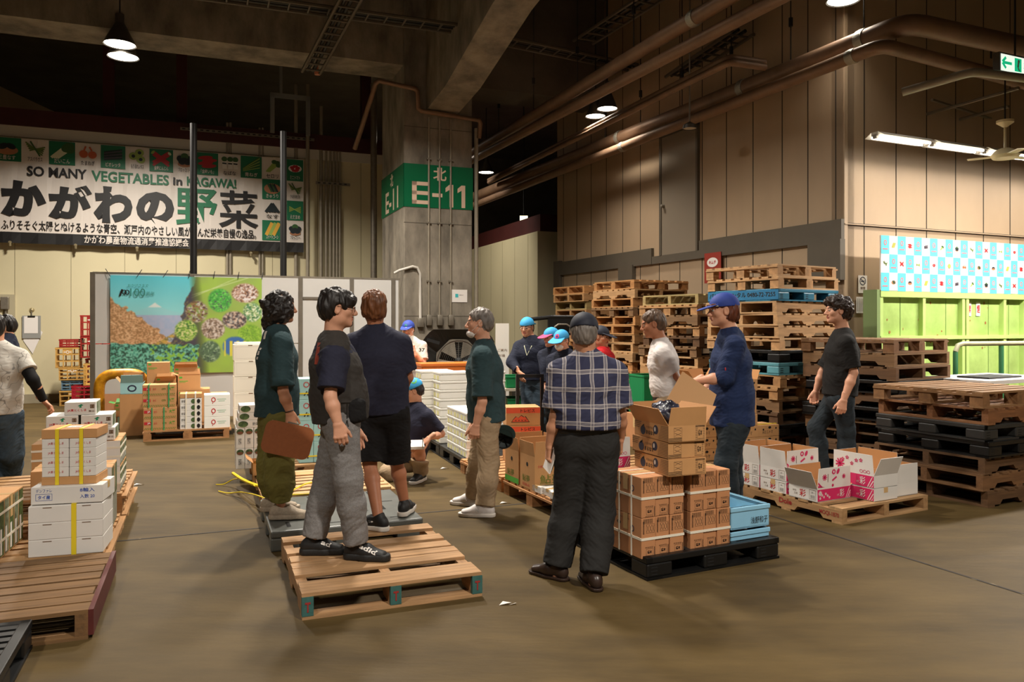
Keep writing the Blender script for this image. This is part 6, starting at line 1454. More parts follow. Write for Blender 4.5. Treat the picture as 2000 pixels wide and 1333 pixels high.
class Fr:                                                    # head frame
    def __init__(s, c, yaw, pitch=0, roll=0, sc=1.0):
        s.c = np.array(c, float); y, p = RAD(yaw), RAD(pitch)
        f = np.array([math.sin(y) * math.cos(p), math.cos(y) * math.cos(p), math.sin(p)]); r = np.array([math.cos(y), -math.sin(y), 0.0])
        u = np.cross(r, f); q = RAD(roll); s.r = r * math.cos(q) + u * math.sin(q); s.u = np.cross(s.r, f); s.f = f; s.s = sc
    def p(s, x, y, z): return s.c + s.s * (s.r * x + s.f * y + s.u * z)
    def loc(s, P): d = (P - s.c) / s.s; return np.stack([d @ s.r, d @ s.f, d @ s.u], -1)
    def e(s, V_, c, rad, k=.015, op='u'):                    # ellipsoid in the head frame
        A = s.p(*c); V_.prim(A - s.u * 1e-4, A + s.u * 1e-4, rad[0] * s.s, rad[1] * s.s, lat=s.r, k=k, op=op, cap=rad[2] * s.s)
    def c2(s, V_, a, b, ra, rb=None, k=.012, op='u', lat=None, flat=''):
        sc = lambda q: tuple(x * s.s for x in q) if isinstance(q, tuple) else q * s.s
        V_.prim(s.p(*a), s.p(*b), sc(ra), None if rb is None else sc(rb), lat=s.r if lat is None else lat, k=k, op=op, flat=flat)
def head_skin(Vh, H, neckb):
    H.e(Vh, (0, -.012, .032), (.074, .094, .082), .001); H.e(Vh, (0, .022, -.022), (.062, .068, .086), .03); H.e(Vh, (0, .05, -.083), (.036, .034, .026), .03)
    for x in (-1, 1):
        H.e(Vh, (x * .046, .008, -.062), (.02, .034, .03), .03); H.e(Vh, (x * .042, .052, -.02), (.022, .024, .022), .02)
        H.e(Vh, (x * .032, .096, .006), (.017, .014, .012), .012, 's'); H.e(Vh, (x * .031, .0765, .004), (.014, .012, .011), .006)
        H.e(Vh, (x * .077, -.008, -.004), (.009, .021, .033), .006); H.e(Vh, (x * .086, -.004, -.002), (.006, .011, .02), .006, 's')
        H.e(Vh, (x * .012, .096, -.03), (.009, .011, .008), .006)
    H.c2(Vh, (0, .084, .014), (0, .107, -.024), (.009, .014), k=.012); H.c2(Vh, (-.034, .074, .024), (.034, .074, .024), .011, k=.014)
    H.c2(Vh, (-.017, .087, -.051), (.017, .087, -.051), .008, k=.006); H.c2(Vh, (-.014, .086, -.062), (.014, .086, -.062), .008, k=.006); H.c2(Vh, (-.02, .101, -.0565), (.02, .101, -.0565), .005, k=.003, op='s')
    H.e(Vh, (0, .074, -.092), (.02, .02, .017), .02)
    Vh.prim(H.p(0, -.02, -.05), neckb, (.056 * H.s, .06 * H.s), k=.03)
def head_mat(H, brow=2, stub=False):
    def f(c):
        q = H.loc(c); x, y, z = np.abs(q[:, 0]), q[:, 1], q[:, 2]; m = np.zeros(len(c))
        e = (np.abs(x - .031) < .0145) & (np.abs(z - .004) < .0062) & (y > .066); m[e] = 4; m[e & (np.abs(x - .031) < .007)] = 3
        m[(np.abs(x - .033) < .019) & (np.abs(z - .0255 - .1 * (x - .033)) < .0045) & (y > .055)] = 2
        m[(x < .022) & (z < -.046) & (z > -.068) & (y > .082)] = 1
        if stub: m[(x < .016) & (z < -.076) & (z > -.105) & (y > .062)] = 2
        return m
    return f
def hand(Vd, Wp, dh, nrm, side, curl=(28, 36, 26), k=.007, s=1.0, thumb=(.8, .5, .4), spread=.035, pinch=False):
    """Wp wrist, dh along the hand, nrm out of the palm; side = +1 when the thumb lies towards dh x nrm"""
    dh = np.array(dh, float); dh /= np.linalg.norm(dh); nrm = np.array(nrm, float); nrm = nrm - dh * nrm.dot(dh); nrm /= np.linalg.norm(nrm); lt = np.cross(dh, nrm) * side
    P_ = lambda a, b, c: np.array(Wp) + s * (dh * a + lt * b + nrm * c)
    Vd.prim(P_(-.06, 0, 0), P_(.0, 0, 0), (.029 * s, .027 * s), (.024 * s, .02 * s), lat=lt, k=.02)
    Vd.prim(P_(.012, 0, 0), P_(.078, 0, .0), (.03 * s, .041 * s), (.018 * s, .0135 * s), lat=lt, k=.018)
    Vd.prim(P_(.02, .024, .006), P_(.05, .03, .008), .015 * s, k=.015)
    for i, (o, L) in enumerate(((.031, .068), (.0105, .078), (-.0105, .073), (-.031, .057))):
        a = 0; p = P_(.086 - .004 * abs(i - 1), o, 0); d0 = dh + lt * (o / .031) * spread; d0 /= np.linalg.norm(d0)
        for j, (fr, r0, r1) in enumerate(((.46, .0098, .009), (.3, .009, .0082), (.24, .0082, .0068))):
            a += RAD(curl[j] + i * 2.5); d = d0 * math.cos(a) + nrm * math.sin(a); q = p + d * L * fr * s; Vd.prim(p, q, (r0 * s, r1 * s), k=.003 if j else .008); p = q
    d = dh * thumb[0] + lt * thumb[1] + nrm * thumb[2]; d /= np.linalg.norm(d); p = P_(.03, .03, .006); q = p + d * .042 * s; Vd.prim(p, q, (.0135 * s, .0105 * s), k=.012)
    d2_ = d * .8 + dh * .5 + nrm * .15; d2_ /= np.linalg.norm(d2_); Vd.prim(q, q + d2_ * .032 * s, (.0105 * s, .0075 * s), k=.004)
def lerp(a, b, t): return np.array(a) + (np.array(b) - np.array(a)) * t
def person(label, Y, yaw, head, neck, pelvis, arms, legs, ground=0.0, hyaw=None, pitch=0, roll=0, s=1.0, sk='a', hair=None, brow='black', shirt=None, pants=None, shoes=None, extra=None, fat=1.0, stub=False, voxel=.0045, hands=None, shw=.168, group=None, mask=False, glasses=False, cap=None, fine=True):
    yr = RAD(yaw); f = np.array([math.sin(yr), math.cos(yr), 0]); r = np.array([math.cos(yr), -math.sin(yr), 0])
    PT = lambda q, dY=0: np.array(P(q[0], q[1], Y + dY + (q[2] if len(q) > 2 else 0)))
    nb, pv, hc = PT(neck), PT(pelvis), PT(head)
    up = (nb - pv) / np.linalg.norm(nb - pv)
    H = Fr(hc, yaw if hyaw is None else hyaw, pitch, roll, s)
    J = {}
    for sd, sg in (('L', -1), ('R', 1)):
        J['sh' + sd] = nb + r * sg * shw * s - up * .088 * s
        J['hp' + sd] = pv + r * sg * .088 * s * min(fat, 1.1) - up * .02 * s
        el, wr = arms[sd][:2]; J['el' + sd] = PT(el); J['wr' + sd] = PT(wr)
        kn, an = legs[sd][:2]; J['kn' + sd] = PT(kn)
        g = legs[sd][3] if len(legs[sd]) > 3 else ground
        J['an' + sd] = np.array(G(an[0], an[1], g + .085)) if len(an) == 2 else PT(an)
    base = np.array([pv[0], pv[1], ground])
    for k_, q in (extra or {}).get('set', {}).items(): J[k_] = np.array(q, float)
    allp = np.array([nb, pv, hc] + list(J.values())); lo = allp.min(0) - .3; hi = allp.max(0) + .3; lo[2] = ground - .02
    out = {}
    # --- skin
    B_ = Vol(lo, hi, voxel)
    B_.prim(pv, lerp(pv, nb, .55), (.13 * s, .12 * s), (.085 * s, .08 * s), lat=r, k=.03); B_.prim(lerp(pv, nb, .55), lerp(pv, nb, .88), (.13 * s, .12 * s), (.085 * s, .07 * s), lat=r, k=.03); B_.prim(lerp(pv, nb, .9), nb + up * .03, .055 * s, k=.03); B_.prim(nb, H.p(0, -.02, -.05), (.06 * s, .055 * s), k=.02)
    for sd in 'LR':
        sh, el, wr = J['sh' + sd], J['el' + sd], J['wr' + sd]
        B_.prim(sh, el, (.044 * s, .037 * s), k=.02); B_.prim(el, lerp(el, wr, .35), (.037 * s, .041 * s), k=.015); B_.prim(lerp(el, wr, .35), lerp(el, wr, .97), (.041 * s, .027 * s), (.039 * s, .022 * s), k=.015)
        B_.prim(nb - up * .02, sh, (.05 * s, .05 * s), k=.04)
        hp, kn, an = J['hp' + sd], J['kn' + sd], J['an' + sd]
        B_.prim(hp, kn, (.07 * s, .05 * s), k=.03); B_.prim(kn, lerp(kn, an, .3), (.047 * s, .053 * s), k=.02); B_.prim(lerp(kn, an, .3), an, (.053 * s, .034 * s), k=.02); B_.prim(an, an - UPn * .05, .034 * s, k=.01)
    pm = [B_.mesh()]
    Vh = Vol(hc - .19 * s, hc + .19 * s, voxel * .62 if fine else voxel); head_skin(Vh, H, nb); pm.append(Vh.mesh())
    for sd, sg in (('L', -1), ('R', 1)):
        o = dict((hands or {}).get(sd, {})); wr, el = J['wr' + sd], J['el' + sd]
        dh = o.pop('dir', None); dh = (wr - el) / np.linalg.norm(wr - el) - UPn * .5 if dh is None else np.array(dh, float)
        nr = o.pop('palm', None); nr = (-r * sg) if nr is None else np.array(nr, float)
        dh = dh / np.linalg.norm(dh); n_ = nr - dh * nr.dot(dh); n_ /= np.linalg.norm(n_)
        side = o.pop('side', None)
        if side is None: side = 1 if np.cross(dh, n_).dot(f) > 0 else -1
        Vd = Vol(wr - .2, wr + .2, voxel * .58 if fine else voxel); hand(Vd, wr, dh, n_, side, s=s, **o); pm.append(Vd.mesh())
        J['hd' + sd] = wr + dh * .09 * s
    kn_ = len(pm[0][0])
    hm = head_mat(H, stub=stub)
    def mf(c):
        m = hm(c); far = np.linalg.norm(c - hc, axis=1) > .17 * s; m[far] = 0; return m
    root = vmesh('person', pm, base, [skin(sk), lipm, hairm.get(brow, hairm['black']), iris, eyew], None, None, mf)
    tag(root, label, 'person', group)
    out.update(root=root, J=J, H=H, base=base, r=r, f=f, up=up, nb=nb, pv=pv, s=s, lo=lo, hi=hi)
    # --- shirt: w widths at (hem, waist, chest, shoulder), d depths, sleeve = fraction of arm covered
    if shirt:
        q = dict(w=(.18, .17, .18, .135), d=(.135, .125, .13, .09), hem=.02, sleeve=.72, sr=(.068, .07), open=.06, amp=.006, name='shirt', mats=None, hemtilt=0); q.update(shirt)
        S_ = Vol(lo, hi, .0062); w = [x * s * fat for x in q['w']]; d = [x * s * fat for x in q['d']]
        hemp = pv - up * q['hem'] * s; wa = lerp(pv, nb, .28); ch = lerp(pv, nb, .68); st = lerp(pv, nb, .9)
        bel = f * q.get('belly', 0) * s
        S_.prim(hemp - up * .05, wa + bel, (w[0], w[1]), (d[0], d[1]), lat=r, k=.02); S_.prim(wa + bel, ch, (w[1], w[2]), (d[1], d[2]), lat=r, k=.05); S_.prim(ch, st, (w[2], w[3]), (d[2], d[3]), lat=r, k=.05); S_.prim(st, nb + up * .004, (w[3] * .72, .068 * s), (d[3] * .95, .066 * s), lat=r, k=.05)
        for sd in 'LR':
            sh, el, wr = J['sh' + sd], J['el' + sd], J['wr' + sd]; S_.prim(lerp(nb, sh, .25) - up * .01, sh, (.056 * s, .058 * s), k=.06)
            sl = q['sleeve'][sd] if isinstance(q['sleeve'], dict) else q['sleeve']; a0, a1 = q['sr']
            if sl <= 1: S_.prim(sh, lerp(sh, el, sl), (a0 * s, a1 * s), k=.05, flat='b')
            else:
                S_.prim(sh, el, (a0 * s, a1 * s), k=.05); S_.prim(el, lerp(el, wr, sl - 1), (a1 * s, a1 * s * .72), k=.03, flat='b')
        S_.cut(hemp, -up)
        if q.get('vneck'): H2 = Fr(nb, yaw); H2.e(S_, (0, .1, -.03), (.06, .09, .1), .02, 's')
        out['shirt'] = vmesh(q['name'], [S_.mesh()], base, q['mats'] or [q['mat']], root, wrinkle(q['amp'], seed=hash(label) % 50), q.get('matfn') and q['matfn'](out), 1)
        if q.get('collar'):
            C_ = Vol(nb - .2, nb + .2, .005); hh = q.get('collar_h', .045)
            C_.prim(nb - up * .015, nb + up * hh + f * .0, (.074 * s, .068 * s), (.076 * s, .07 * s), lat=r, k=.01, flat='ab'); C_.prim(nb - up * .05, nb + up * .2, (.063 * s, .059 * s), (.066 * s, .06 * s), lat=r, k=.004, op='s')
            vmesh('collar', [C_.mesh()], base, [q.get('collar_mat') or q['mat']], out['shirt'])
    if pants:
        q = dict(top=.06, th=(.098, .072), kn=.07, an=.062, cuff=.99, amp=.007, name='trousers', hipw=.168, hipd=.125); q.update(pants); Q = Vol(lo, hi, .0062)
        tp = pv + up * q['top'] * s
        Q.prim(pv - up * .03, tp + up * .1, (q['hipw'] * s * fat, q['hipw'] * .93 * s * fat), (q['hipd'] * s * fat, q['hipd'] * .9 * s * fat), lat=r, k=.04)
        for sd in 'LR':
            hp, kn, an = J['hp' + sd], J['kn' + sd], J['an' + sd]
            th = q['th']
            if q['cuff'] < 0: Q.prim(hp, lerp(hp, kn, -q['cuff']), (th[0] * s, th[1] * s), k=.035, flat='b')      # shorts
            else:
                c0 = q['cuff'] if not isinstance(q['cuff'], dict) else q['cuff'][sd]
                Q.prim(hp, kn, (th[0] * s, q['kn'] * s), k=.035); md = lerp(kn, an, .4); Q.prim(kn, md, (q['kn'] * s, q['kn'] * s * 1.0), k=.03); Q.prim(md, lerp(kn, an, c0), (q['kn'] * s, q['an'] * s), k=.03, flat='b')
        Q.cut(tp, up)
        out['pants'] = vmesh(q['name'], [Q.mesh()], base, q.get('mats') or [q['mat']], root, wrinkle(q['amp'], 8, 15, seed=3 + hash(label) % 40), None, 1)
        if q.get('belt'):
            b2 = Vol(lo, hi, .006); b2.prim(tp - up * .048, tp - up * .008, q['hipw'] * s * fat * 1.01, q['hipd'] * s * fat * 1.01, lat=r, k=.01, flat='ab'); vmesh('belt', [b2.mesh()], base, [black_m], root)
    if shoes:
        for sd in 'LR':
            an = J['an' + sd]; fy = RAD(legs[sd][2]); df = np.array([math.sin(fy), math.cos(fy), 0]); rt = np.array([df[1], -df[0], 0])
            g = legs[sd][3] if len(legs[sd]) > 3 else ground; tilt = shoes.get('tilt', {}).get(sd, 0)
            fu = UPn
            if tilt: c, s_ = math.cos(RAD(tilt)), math.sin(RAD(tilt)); fu = UPn * c + df * s_; df = df * c - UPn * s_
            o = an - fu * .085; Pn = lambda a, b, c: o + s * 1.02 * (df * a + rt * b + fu * c)
            U_ = Vol(o - .3, o + .3, .005); U_.prim(Pn(-.045, 0, .05), Pn(.06, 0, .055), (.036 * s, .043 * s), (.045 * s, .045 * s), lat=rt, k=.02); U_.prim(Pn(.06, 0, .05), Pn(.165, 0, .035), (.043 * s, .041 * s), (.04 * s, .024 * s), lat=rt, k=.03); U_.prim(Pn(-.02, 0, .07), Pn(-.0, 0, .075 + shoes.get('high', .02)), (.04 * s, .038 * s), (.04 * s, .044 * s), lat=rt, k=.02, flat='b')
            U_.cut(Pn(0, 0, .02), -fu); so = vmesh('shoe', [U_.mesh()], base, [shoes['mat']], root)
            K_ = Vol(o - .3, o + .3, .005); K_.prim(Pn(-.045, 0, .02), Pn(.07, 0, .02), (.042 * s, .048 * s), .05 * s, lat=rt, k=.02); K_.prim(Pn(.07, 0, .02), Pn(.17, 0, .02), (.048 * s, .044 * s), .05 * s, lat=rt, k=.02); K_.cut(Pn(0, 0, .001), -fu); K_.cut(Pn(0, 0, shoes.get('sole_h', .032)), fu)
            vmesh('sole', [K_.mesh()], base, [shoes['sole']], so); out['shoe' + sd] = so; out['foot' + sd] = (o, df, rt, fu)
    if hair:
        st = hair['style']; R_ = Vol(hc - .26 * s, hc + .26 * s, .0042 if fine else .006)
        vol = hair.get('vol', 1.0)
        H.e(R_, (0, -.016, .04), (.082 * vol, .1 * vol, .086 * vol), .001)
        if st in ('short', 'mid', 'curly', 'long'): H.e(R_, (0, -.05, -.01), (.076 * vol, .07 * vol, .08 * (1.2 if st != 'short' else 1)), .03)
        if st == 'mid': H.e(R_, (0, -.035, -.035), (.085, .075, .07), .03)
        if st == 'curly': H.e(R_, (0, .035, .085), (.082, .08, .05), .03); H.e(R_, (0, -.05, .02), (.1, .08, .09), .03)
        if st == 'long':
            H.e(R_, (0, -.04, -.05), (.1, .085, .09), .04); H.e(R_, (.03, .02, -.03), (.07, .07, .09), .03); H.e(R_, (-.03, -.09, -.13), (.05, .035, .06), .04); H.e(R_, (0, -.125, .02), (.04, .035, .035), .01)
        # clear the face, the ears and the neck
        if st == 'long': H.e(R_, (-.02, .12, -.04), (.05, .06, .1), .02, 's')
        else:
            H.e(R_, (0, .105, -.045 + hair.get('line', 0)), (.088, .085, .1), .012, 's')
            for x in (-1, 1): H.e(R_, (x * .09, .004, -.02), (.03, .028, .045), .012, 's')
            H.e(R_, (0, .01, -.15), (.15, .14, .085 - hair.get('nape', 0)), .015, 's')
        if hair.get('fringe'): H.c2(R_, (-.04, .075, .06), (.045, .08, .055), .03, k=.02); H.c2(R_, (-.05, .07, .045), (.05, .075, .035), .018, k=.02)
        if hair.get('cutcap'): R_.cut(H.p(0, 0, hair['cutcap']), H.u)
        dp = curls(hair.get('amp', .014), 30, 2) if st == 'curly' else (curls(.013, 26, 4) if st == 'long' else strands(hair.get('amp', .009), hair.get('fr', 55), 3))
        out['hair'] = vmesh('hair', [R_.mesh()], base, [hairm[hair['col']]], root, dp)
    if cap:
        c_ = dict(brim=(.09, .11), bdir=1, z=.03, mat=None, tall=.085, bz=.0); c_.update(cap); K = Vol(hc - .3 * s, hc + .3 * s, .0045)
        H.e(K, (0, -.014, .038), (.09, .112, c_['tall'] + .012), .001); K.cut(H.p(0, 0, c_['z']), -H.u - H.f * c_.get('slope', .0))
        co = vmesh('cap', [K.mesh()], base, [c_['mat']], root); out['cap'] = co
        if c_['brim']:
            K = Vol(hc - .3 * s, hc + .3 * s, .0045); L, wd = c_['brim']; bd = c_['bdir']
            K.prim(H.p(0, bd * .06, c_['z'] + .014 + c_['bz']), H.p(0, bd * (.085 + L * .75), c_['z'] - .008 + c_['bz']), (.085 * s, wd * .62 * s), (.011, .009), lat=H.r, k=.01, cap=.05); H.e(K, (0, -.014, .03), (.086, .108, .09), .003, 's')
            vmesh('brim', [K.mesh()], base, [c_.get('brim_mat') or c_['mat']], co)
    if mask:
        K = Vol(hc - .2 * s, hc + .2 * s, .004); dz = mask if isinstance(mask, float) else 0
        H.e(K, (0, .055, -.055 + dz), (.056, .056, .05 if dz > -.01 else .038), .001); H.e(K, (0, .03, -.03 + dz * .5), (.062, .066, .085), .004, 's'); K.cut(H.p(0, .03, 0), -H.f)
        mo = vmesh('face_mask', [K.mesh()], base, [M('mask_white', (228, 222, 216), rough=.7)], root)
        for x in (-1, 1):
            b = MB(); b.tube([V(*(H.p(x * .05, .06, -.03 + dz) - base)), V(*(H.p(x * .075, .02, -.01 + dz * .5) - base)), V(*(H.p(x * .084, -.02, .02) - base))], .0022, vcol['white'], 6); b.tube([V(*(H.p(x * .045, .055, -.08 + dz) - base)), V(*(H.p(x * .07, .01, -.045 + dz * .5) - base)), V(*(H.p(x * .084, -.022, -.01) - base))], .0022, vcol['white'], 6); b.build('ear_loop', mo)
    if glasses:
        b = MB(); gm_ = M('spectacle_frame', (60, 50, 46), rough=.3, metal=.5)
        for x in (-.032, .032): b.tube([V(*(H.p(x + .024 * math.cos(t), .1, .002 + .016 * math.sin(t)) - base)) for t in [2 * math.pi * i / 16 for i in range(17)]], .0016, gm_, 6, False)
        b.tube([V(*(H.p(-.01, .102, .006) - base)), V(*(H.p(.01, .102, .006) - base))], .0016, gm_, 6)
        for x in (-1, 1): b.tube([V(*(H.p(x * .056, .1, .006) - base)), V(*(H.p(x * .078, .04, .008) - base)), V(*(H.p(x * .083, -.01, .012) - base))], .0018, gm_, 6)
        b.build('glasses', root)
    return out
UPn = np.array([0, 0, 1.0])
def project_text(s_, target, pos, R, U, w, h, mat, away, bold=.02, name='printing', base=None):
    """lettering laid onto a curved garment: each vertex is dropped on the surface along -away"""
    me = target.data; bv = BVHTree.FromPolygons([v.co for v in me.vertices], [p.vertices[:] for p in me.polygons])
    co, fs = glyphs(s_, bold) if isinstance(s_, str) else s_; R, U, away = (Vector(x).normalized() for x in (R, U, away)); p0 = Vector(pos)
    vs = []
    for a, b_ in co:
        q = p0 + R * ((a - .5) * w) + U * ((b_ - .5) * h) + away * .12; hit = bv.ray_cast(q, -away, .3); vs.append((hit[0] + away * .002) if hit[0] else p0 + R * ((a - .5) * w) + U * ((b_ - .5) * h))
    b = MB(); b.add(vs, fs, mat); return b.build(name, target)
def disc_art(n=16): return (np.array([(.5, .5)] + [(.5 + .5 * math.cos(2 * math.pi * i / n), .5 + .5 * math.sin(2 * math.pi * i / n)) for i in range(n)]), [(0, 1 + i, 1 + (i + 1) % n) for i in range(n)])
def rect_art(n=4): return (np.array([(i / n, j / n) for j in range(n + 1) for i in range(n + 1)]), [(j * (n + 1) + i, j * (n + 1) + i + 1, (j + 1) * (n + 1) + i + 1, (j + 1) * (n + 1) + i) for j in range(n) for i in range(n)])
bk = cloth('black', (26, 25, 26)); navy = cloth('navy', (44, 45, 62)); teal_c = cloth('slate_green', (50, 72, 76)); khaki = cloth('khaki', (170, 146, 116), var=.12); olive_c = cloth('olive', (122, 116, 60), var=.25, scale=5)
char = cloth('charcoal_vest', (62, 58, 55)); heather = cloth('heather_grey', (140, 137, 136), var=.3, scale=120); denim = cloth('blue_denim', (74, 90, 104), var=.3, scale=8); denim_d = cloth('dark_denim', (46, 54, 60), var=.4, scale=7); trsr = cloth('black_trouser', (40, 39, 38), var=.1)
whsh = cloth('white_shirt', (226, 218, 214), var=.04, bump=.05); royal = cloth('navy_long_sleeve', (34, 48, 84)); blackt = cloth('black_tee', (30, 28, 27)); smock = cloth('dark_navy_smock', (30, 34, 50))
sole_w = M('sole_white', (214, 206, 196), rough=.6); sole_b = M('sole_black', (36, 36, 36), rough=.6, var=.6, scale=160, dark=(16, 16, 16)); shoe_b = M('shoe_black', (26, 26, 27), rough=.6); shoe_w = M('trainer_white', (216, 208, 204), rough=.5, var=.12, scale=30); shoe_g = M('knit_beige', (176, 160, 140), rough=.8, var=.2, scale=60, bump=.3); leather = M('shoe_brown', (52, 38, 32), rough=.35)
royal_cap = M('cap_royal', (40, 64, 150), rough=.7); sky_cap = M('cap_sky', (48, 150, 204), rough=.7); navy_cap = M('cap_navy', (24, 28, 44), rough=.7)
def dl(*a): return np.array(a, float)
# man in the vest
o = person('man in a charcoal vest, grey sweatpants and glasses on the slatted front pallet', 4.85, 78, (661, 603), (650, 668), (664, 812),
    dict(L=((678, 782, .34), (694, 838, .34)), R=((645, 776, -.24), (660, 828, -.26))), dict(L=((640, 930, .12), (612, 1057), 85), R=((680, 935, -.1), (697, 1066), 100)), .145, 76, -4, 0, 1.0, 'a',
    dict(style='short', col='black', vol=1.1, amp=.013, fr=48, line=-.0, fringe=True), 'black', dict(mat=navy, sleeve=.8, hem=-.02, w=(.165, .165, 0.177, 0.134), d=(.14, .145, .145, .1), sr=(0.070, 0.081)), dict(mat=heather, th=(.108, .088), kn=.084, an=.075, cuff=.94, top=.1, hipw=.17, amp=.009), dict(mat=shoe_b, sole=sole_b, sole_h=.04, high=.03), dict(), 1.02, True, .0042, dict(R=dict(curl=(26, 40, 30)), L=dict(curl=(20, 30, 20))), glasses=True)
V_ = Vol(o['lo'], o['hi'], .0062); s = 1.0; pv, nb, r, f, up = o['pv'], o['nb'], o['r'], o['f'], o['up']
wa, ch, st = lerp(pv, nb, .25), lerp(pv, nb, .66), lerp(pv, nb, .9)
V_.prim(pv - up * .06, wa, (.19, .185), (.175, .17), lat=r, k=.02); V_.prim(wa + f * .01, ch, (.185, .19), (.17, .155), lat=r, k=.05); V_.prim(ch, st, (.185, .15), (.152, .105), lat=r, k=.04); V_.prim(st, nb + up * .0, (.13, .085), (.1, .085), lat=r, k=.04)
for sd, sg in (('L', -1), ('R', 1)): V_.prim(lerp(nb, o['J']['sh' + sd], .3), lerp(nb, o['J']['sh' + sd], .86), .074, k=.04); V_.prim(o['J']['sh' + sd] - up * .16 + r * sg * .08, o['J']['sh' + sd] - up * .02 + r * sg * .07, .072, .085, k=.02, op='s', lat=f)
V_.cut(pv - up * .03, -up)
vest = vmesh('vest', [V_.mesh()], o['base'], [char], o['root'], wrinkle(.009, 8, 11, 4), None, 1)
b_ = o['base']
project_text(rect_art(), vest, P(611, 692, 4.6) - V(*b_), (1, 0, 0), UP, .03, .13, M('orange_print', (150, 60, 44), rough=.7), (0, -1, 0))
for k, (px, py) in enumerate(((672, 720), (680, 790))): 
    q = P(px, py, 4.6) - V(*b_); project_text(rect_art(), vest, q, (1, 0, 0), UP, .075, .006, black_m, (.3, -1, 0), name='pocket_edge')
    project_text(rect_art(), vest, q - UP * .07, (1, 0, 0), UP, .006, .13, black_m, (.3, -1, 0), name='pocket_edge')
q = V(*(pv - up * .07)) - V(*b_); bb = MB(); bb.box(-.08, -.06, -.12, .1, .05, .06, bk)
vol = Vol(pv - .4, pv + .5, .006); c = pv + f * .1 - r * -.16 + up * .04; vol.prim(c - up * .04, c + up * .05, .06, .03, lat=f, k=.02); vmesh('waist_bag', [vol.mesh()], b_, [bk], o['root'], wrinkle(.008, 14, 18, 2))
for sd, t in (('R', 'adid'), ('L', 'ad')):
    fo, df, rt, fu = o['foot' + sd]; q = fo + df * .085 + fu * .055 - b_; project_text(t, o['shoe' + sd], q, df * .93 - fu * .36, fu * .93 + df * .36, .115 if sd == 'R' else .06, .034, vcol['white'], rt * 1 + fu * .55, .03)
# long-haired man with clipboard
o = person('long-haired man in a slate green tee and rolled olive trousers holding a brown clipboard', 5.86, 62, (549, 600), (541, 646), (541, 812),
    dict(L=((560, 770, .32), (552, 812, .36)), R=((553, 765, -.2), (566, 806, -.18))), dict(L=((530, 905, .12), (530, 977), 75), R=((546, 905, -.08), (548, 992), 80)), .15, 66, -4, 0, 1.0, 'b',
    dict(style='long', col='black'), 'black', dict(mat=teal_c, sleeve=.9, hem=-.0, w=(.19, .178, 0.180, 0.134), d=(.165, .15, .14, .1), sr=(0.073, 0.086)), dict(mat=olive_c, th=(.115, .105), kn=.105, an=.07, cuff=.86, amp=.012), dict(mat=shoe_g, sole=shoe_g, sole_h=.035), None, 1.0, False, .0045, dict(R=dict(curl=(50, 55, 40), palm=(-.3, 1, 0), dir=(.12, 0, -1))))
b_ = V(*o['base'])
for k, (py, h) in enumerate(((655, .06), (682, .016), (690, .03), (700, .02))): project_text(rect_art(), o['shirt'], P(506 - k * 1.5, py, 5.75) - b_, (.6, -.8, 0), UP, .03, h, vcol['white'], (-.9, -.45, 0))
q = o['J']['wrR']; b = MB(); d_ = o['J']['wrR'] - o['J']['elR']; d_ /= np.linalg.norm(d_); n1 = np.cross(d_, [0, 1, 0]); n1 /= np.linalg.norm(n1); n2 = np.cross(d_, n1)
b.tube([V(*(q - d_ * .012 + (n1 * math.cos(t) + n2 * math.sin(t)) * .031 - o['base'])) for t in [2 * math.pi * i / 16 for i in range(17)]], .003, black_m, 6, False); b.build('wristband', o['root'])
cbm = M('hardboard_brown', (168, 100, 60), rough=.5, var=.12, scale=40)
def rounded(w, h, r_, n=6): return [(cx + r_ * math.cos(a), cy + r_ * math.sin(a)) for cx, cy, a0 in ((w - r_, h - r_, 0), (r_, h - r_, 90), (r_, r_, 180), (w - r_, r_, 270)) for a in [RAD(a0 + 90 * k / n) for k in range(n + 1)]]
t = thing('clipboard', 'brown hardboard clipboard hanging from the long-haired man\'s hand', 'clipboard', P(562, 860, 5.65))
b = MB(); b.sweep([V(x - .175, 0, y - .12) for x, y in rounded(.35, .24, .055)], None, (0, .006, 0), cbm); b.build('board', t); b = MB(); b.box(-.03, .006, .09, .05, .014, .13, galv); b.build('clip', t); b = MB(); b.box(-.14, .0065, -.1, .13, .009, .118, vcol['white']); b.build('paper', t)
t.rotation_euler = (0, RAD(14), RAD(12))
# brown-haired man in polo and shorts
o = person('brown-haired man seen from behind in a navy polo and black shorts', 5.75, 4, (731, 600), (735, 648), (745, 800),
    dict(L=((690, 745, .06), (708, 770, .3)), R=((797, 738, .04), (775, 775, .3))), dict(L=((722, 905, -.05), (739, 1013), -60, .145), R=((774, 900, .1), (790, 984), 8, .15)), .15, -8, 2, 0, 1.02, 'c',
    dict(style='mid', col='brown', vol=1.06, amp=.011, fr=60), 'brown', dict(mat=navy, sleeve=.78, hem=.03, w=(.196, .19, 0.197, 0.143), d=(.145, .135, .14, .1), sr=(0.070, 0.076), collar=True, collar_h=.055), dict(mat=bk, name='shorts', th=(.112, .108), cuff=-.97, top=.05, amp=.008), dict(mat=shoe_b, sole=sole_w, sole_h=.035, high=.03), None, 1.05, False, .0045, shw=.178)
fo, df, rt, fu = o['footL']; project_text((np.array([(0, .35), (.12, .12), (.35, .1), (1, .9), (.4, .45), (.2, .4), (.12, .55)]), [(0, 1, 2, 3, 4, 5, 6)]), o['shoeL'], fo + df * .06 + fu * .055 - o['base'], df, fu, .1, .03, vcol['white'], -rt + fu * .4)
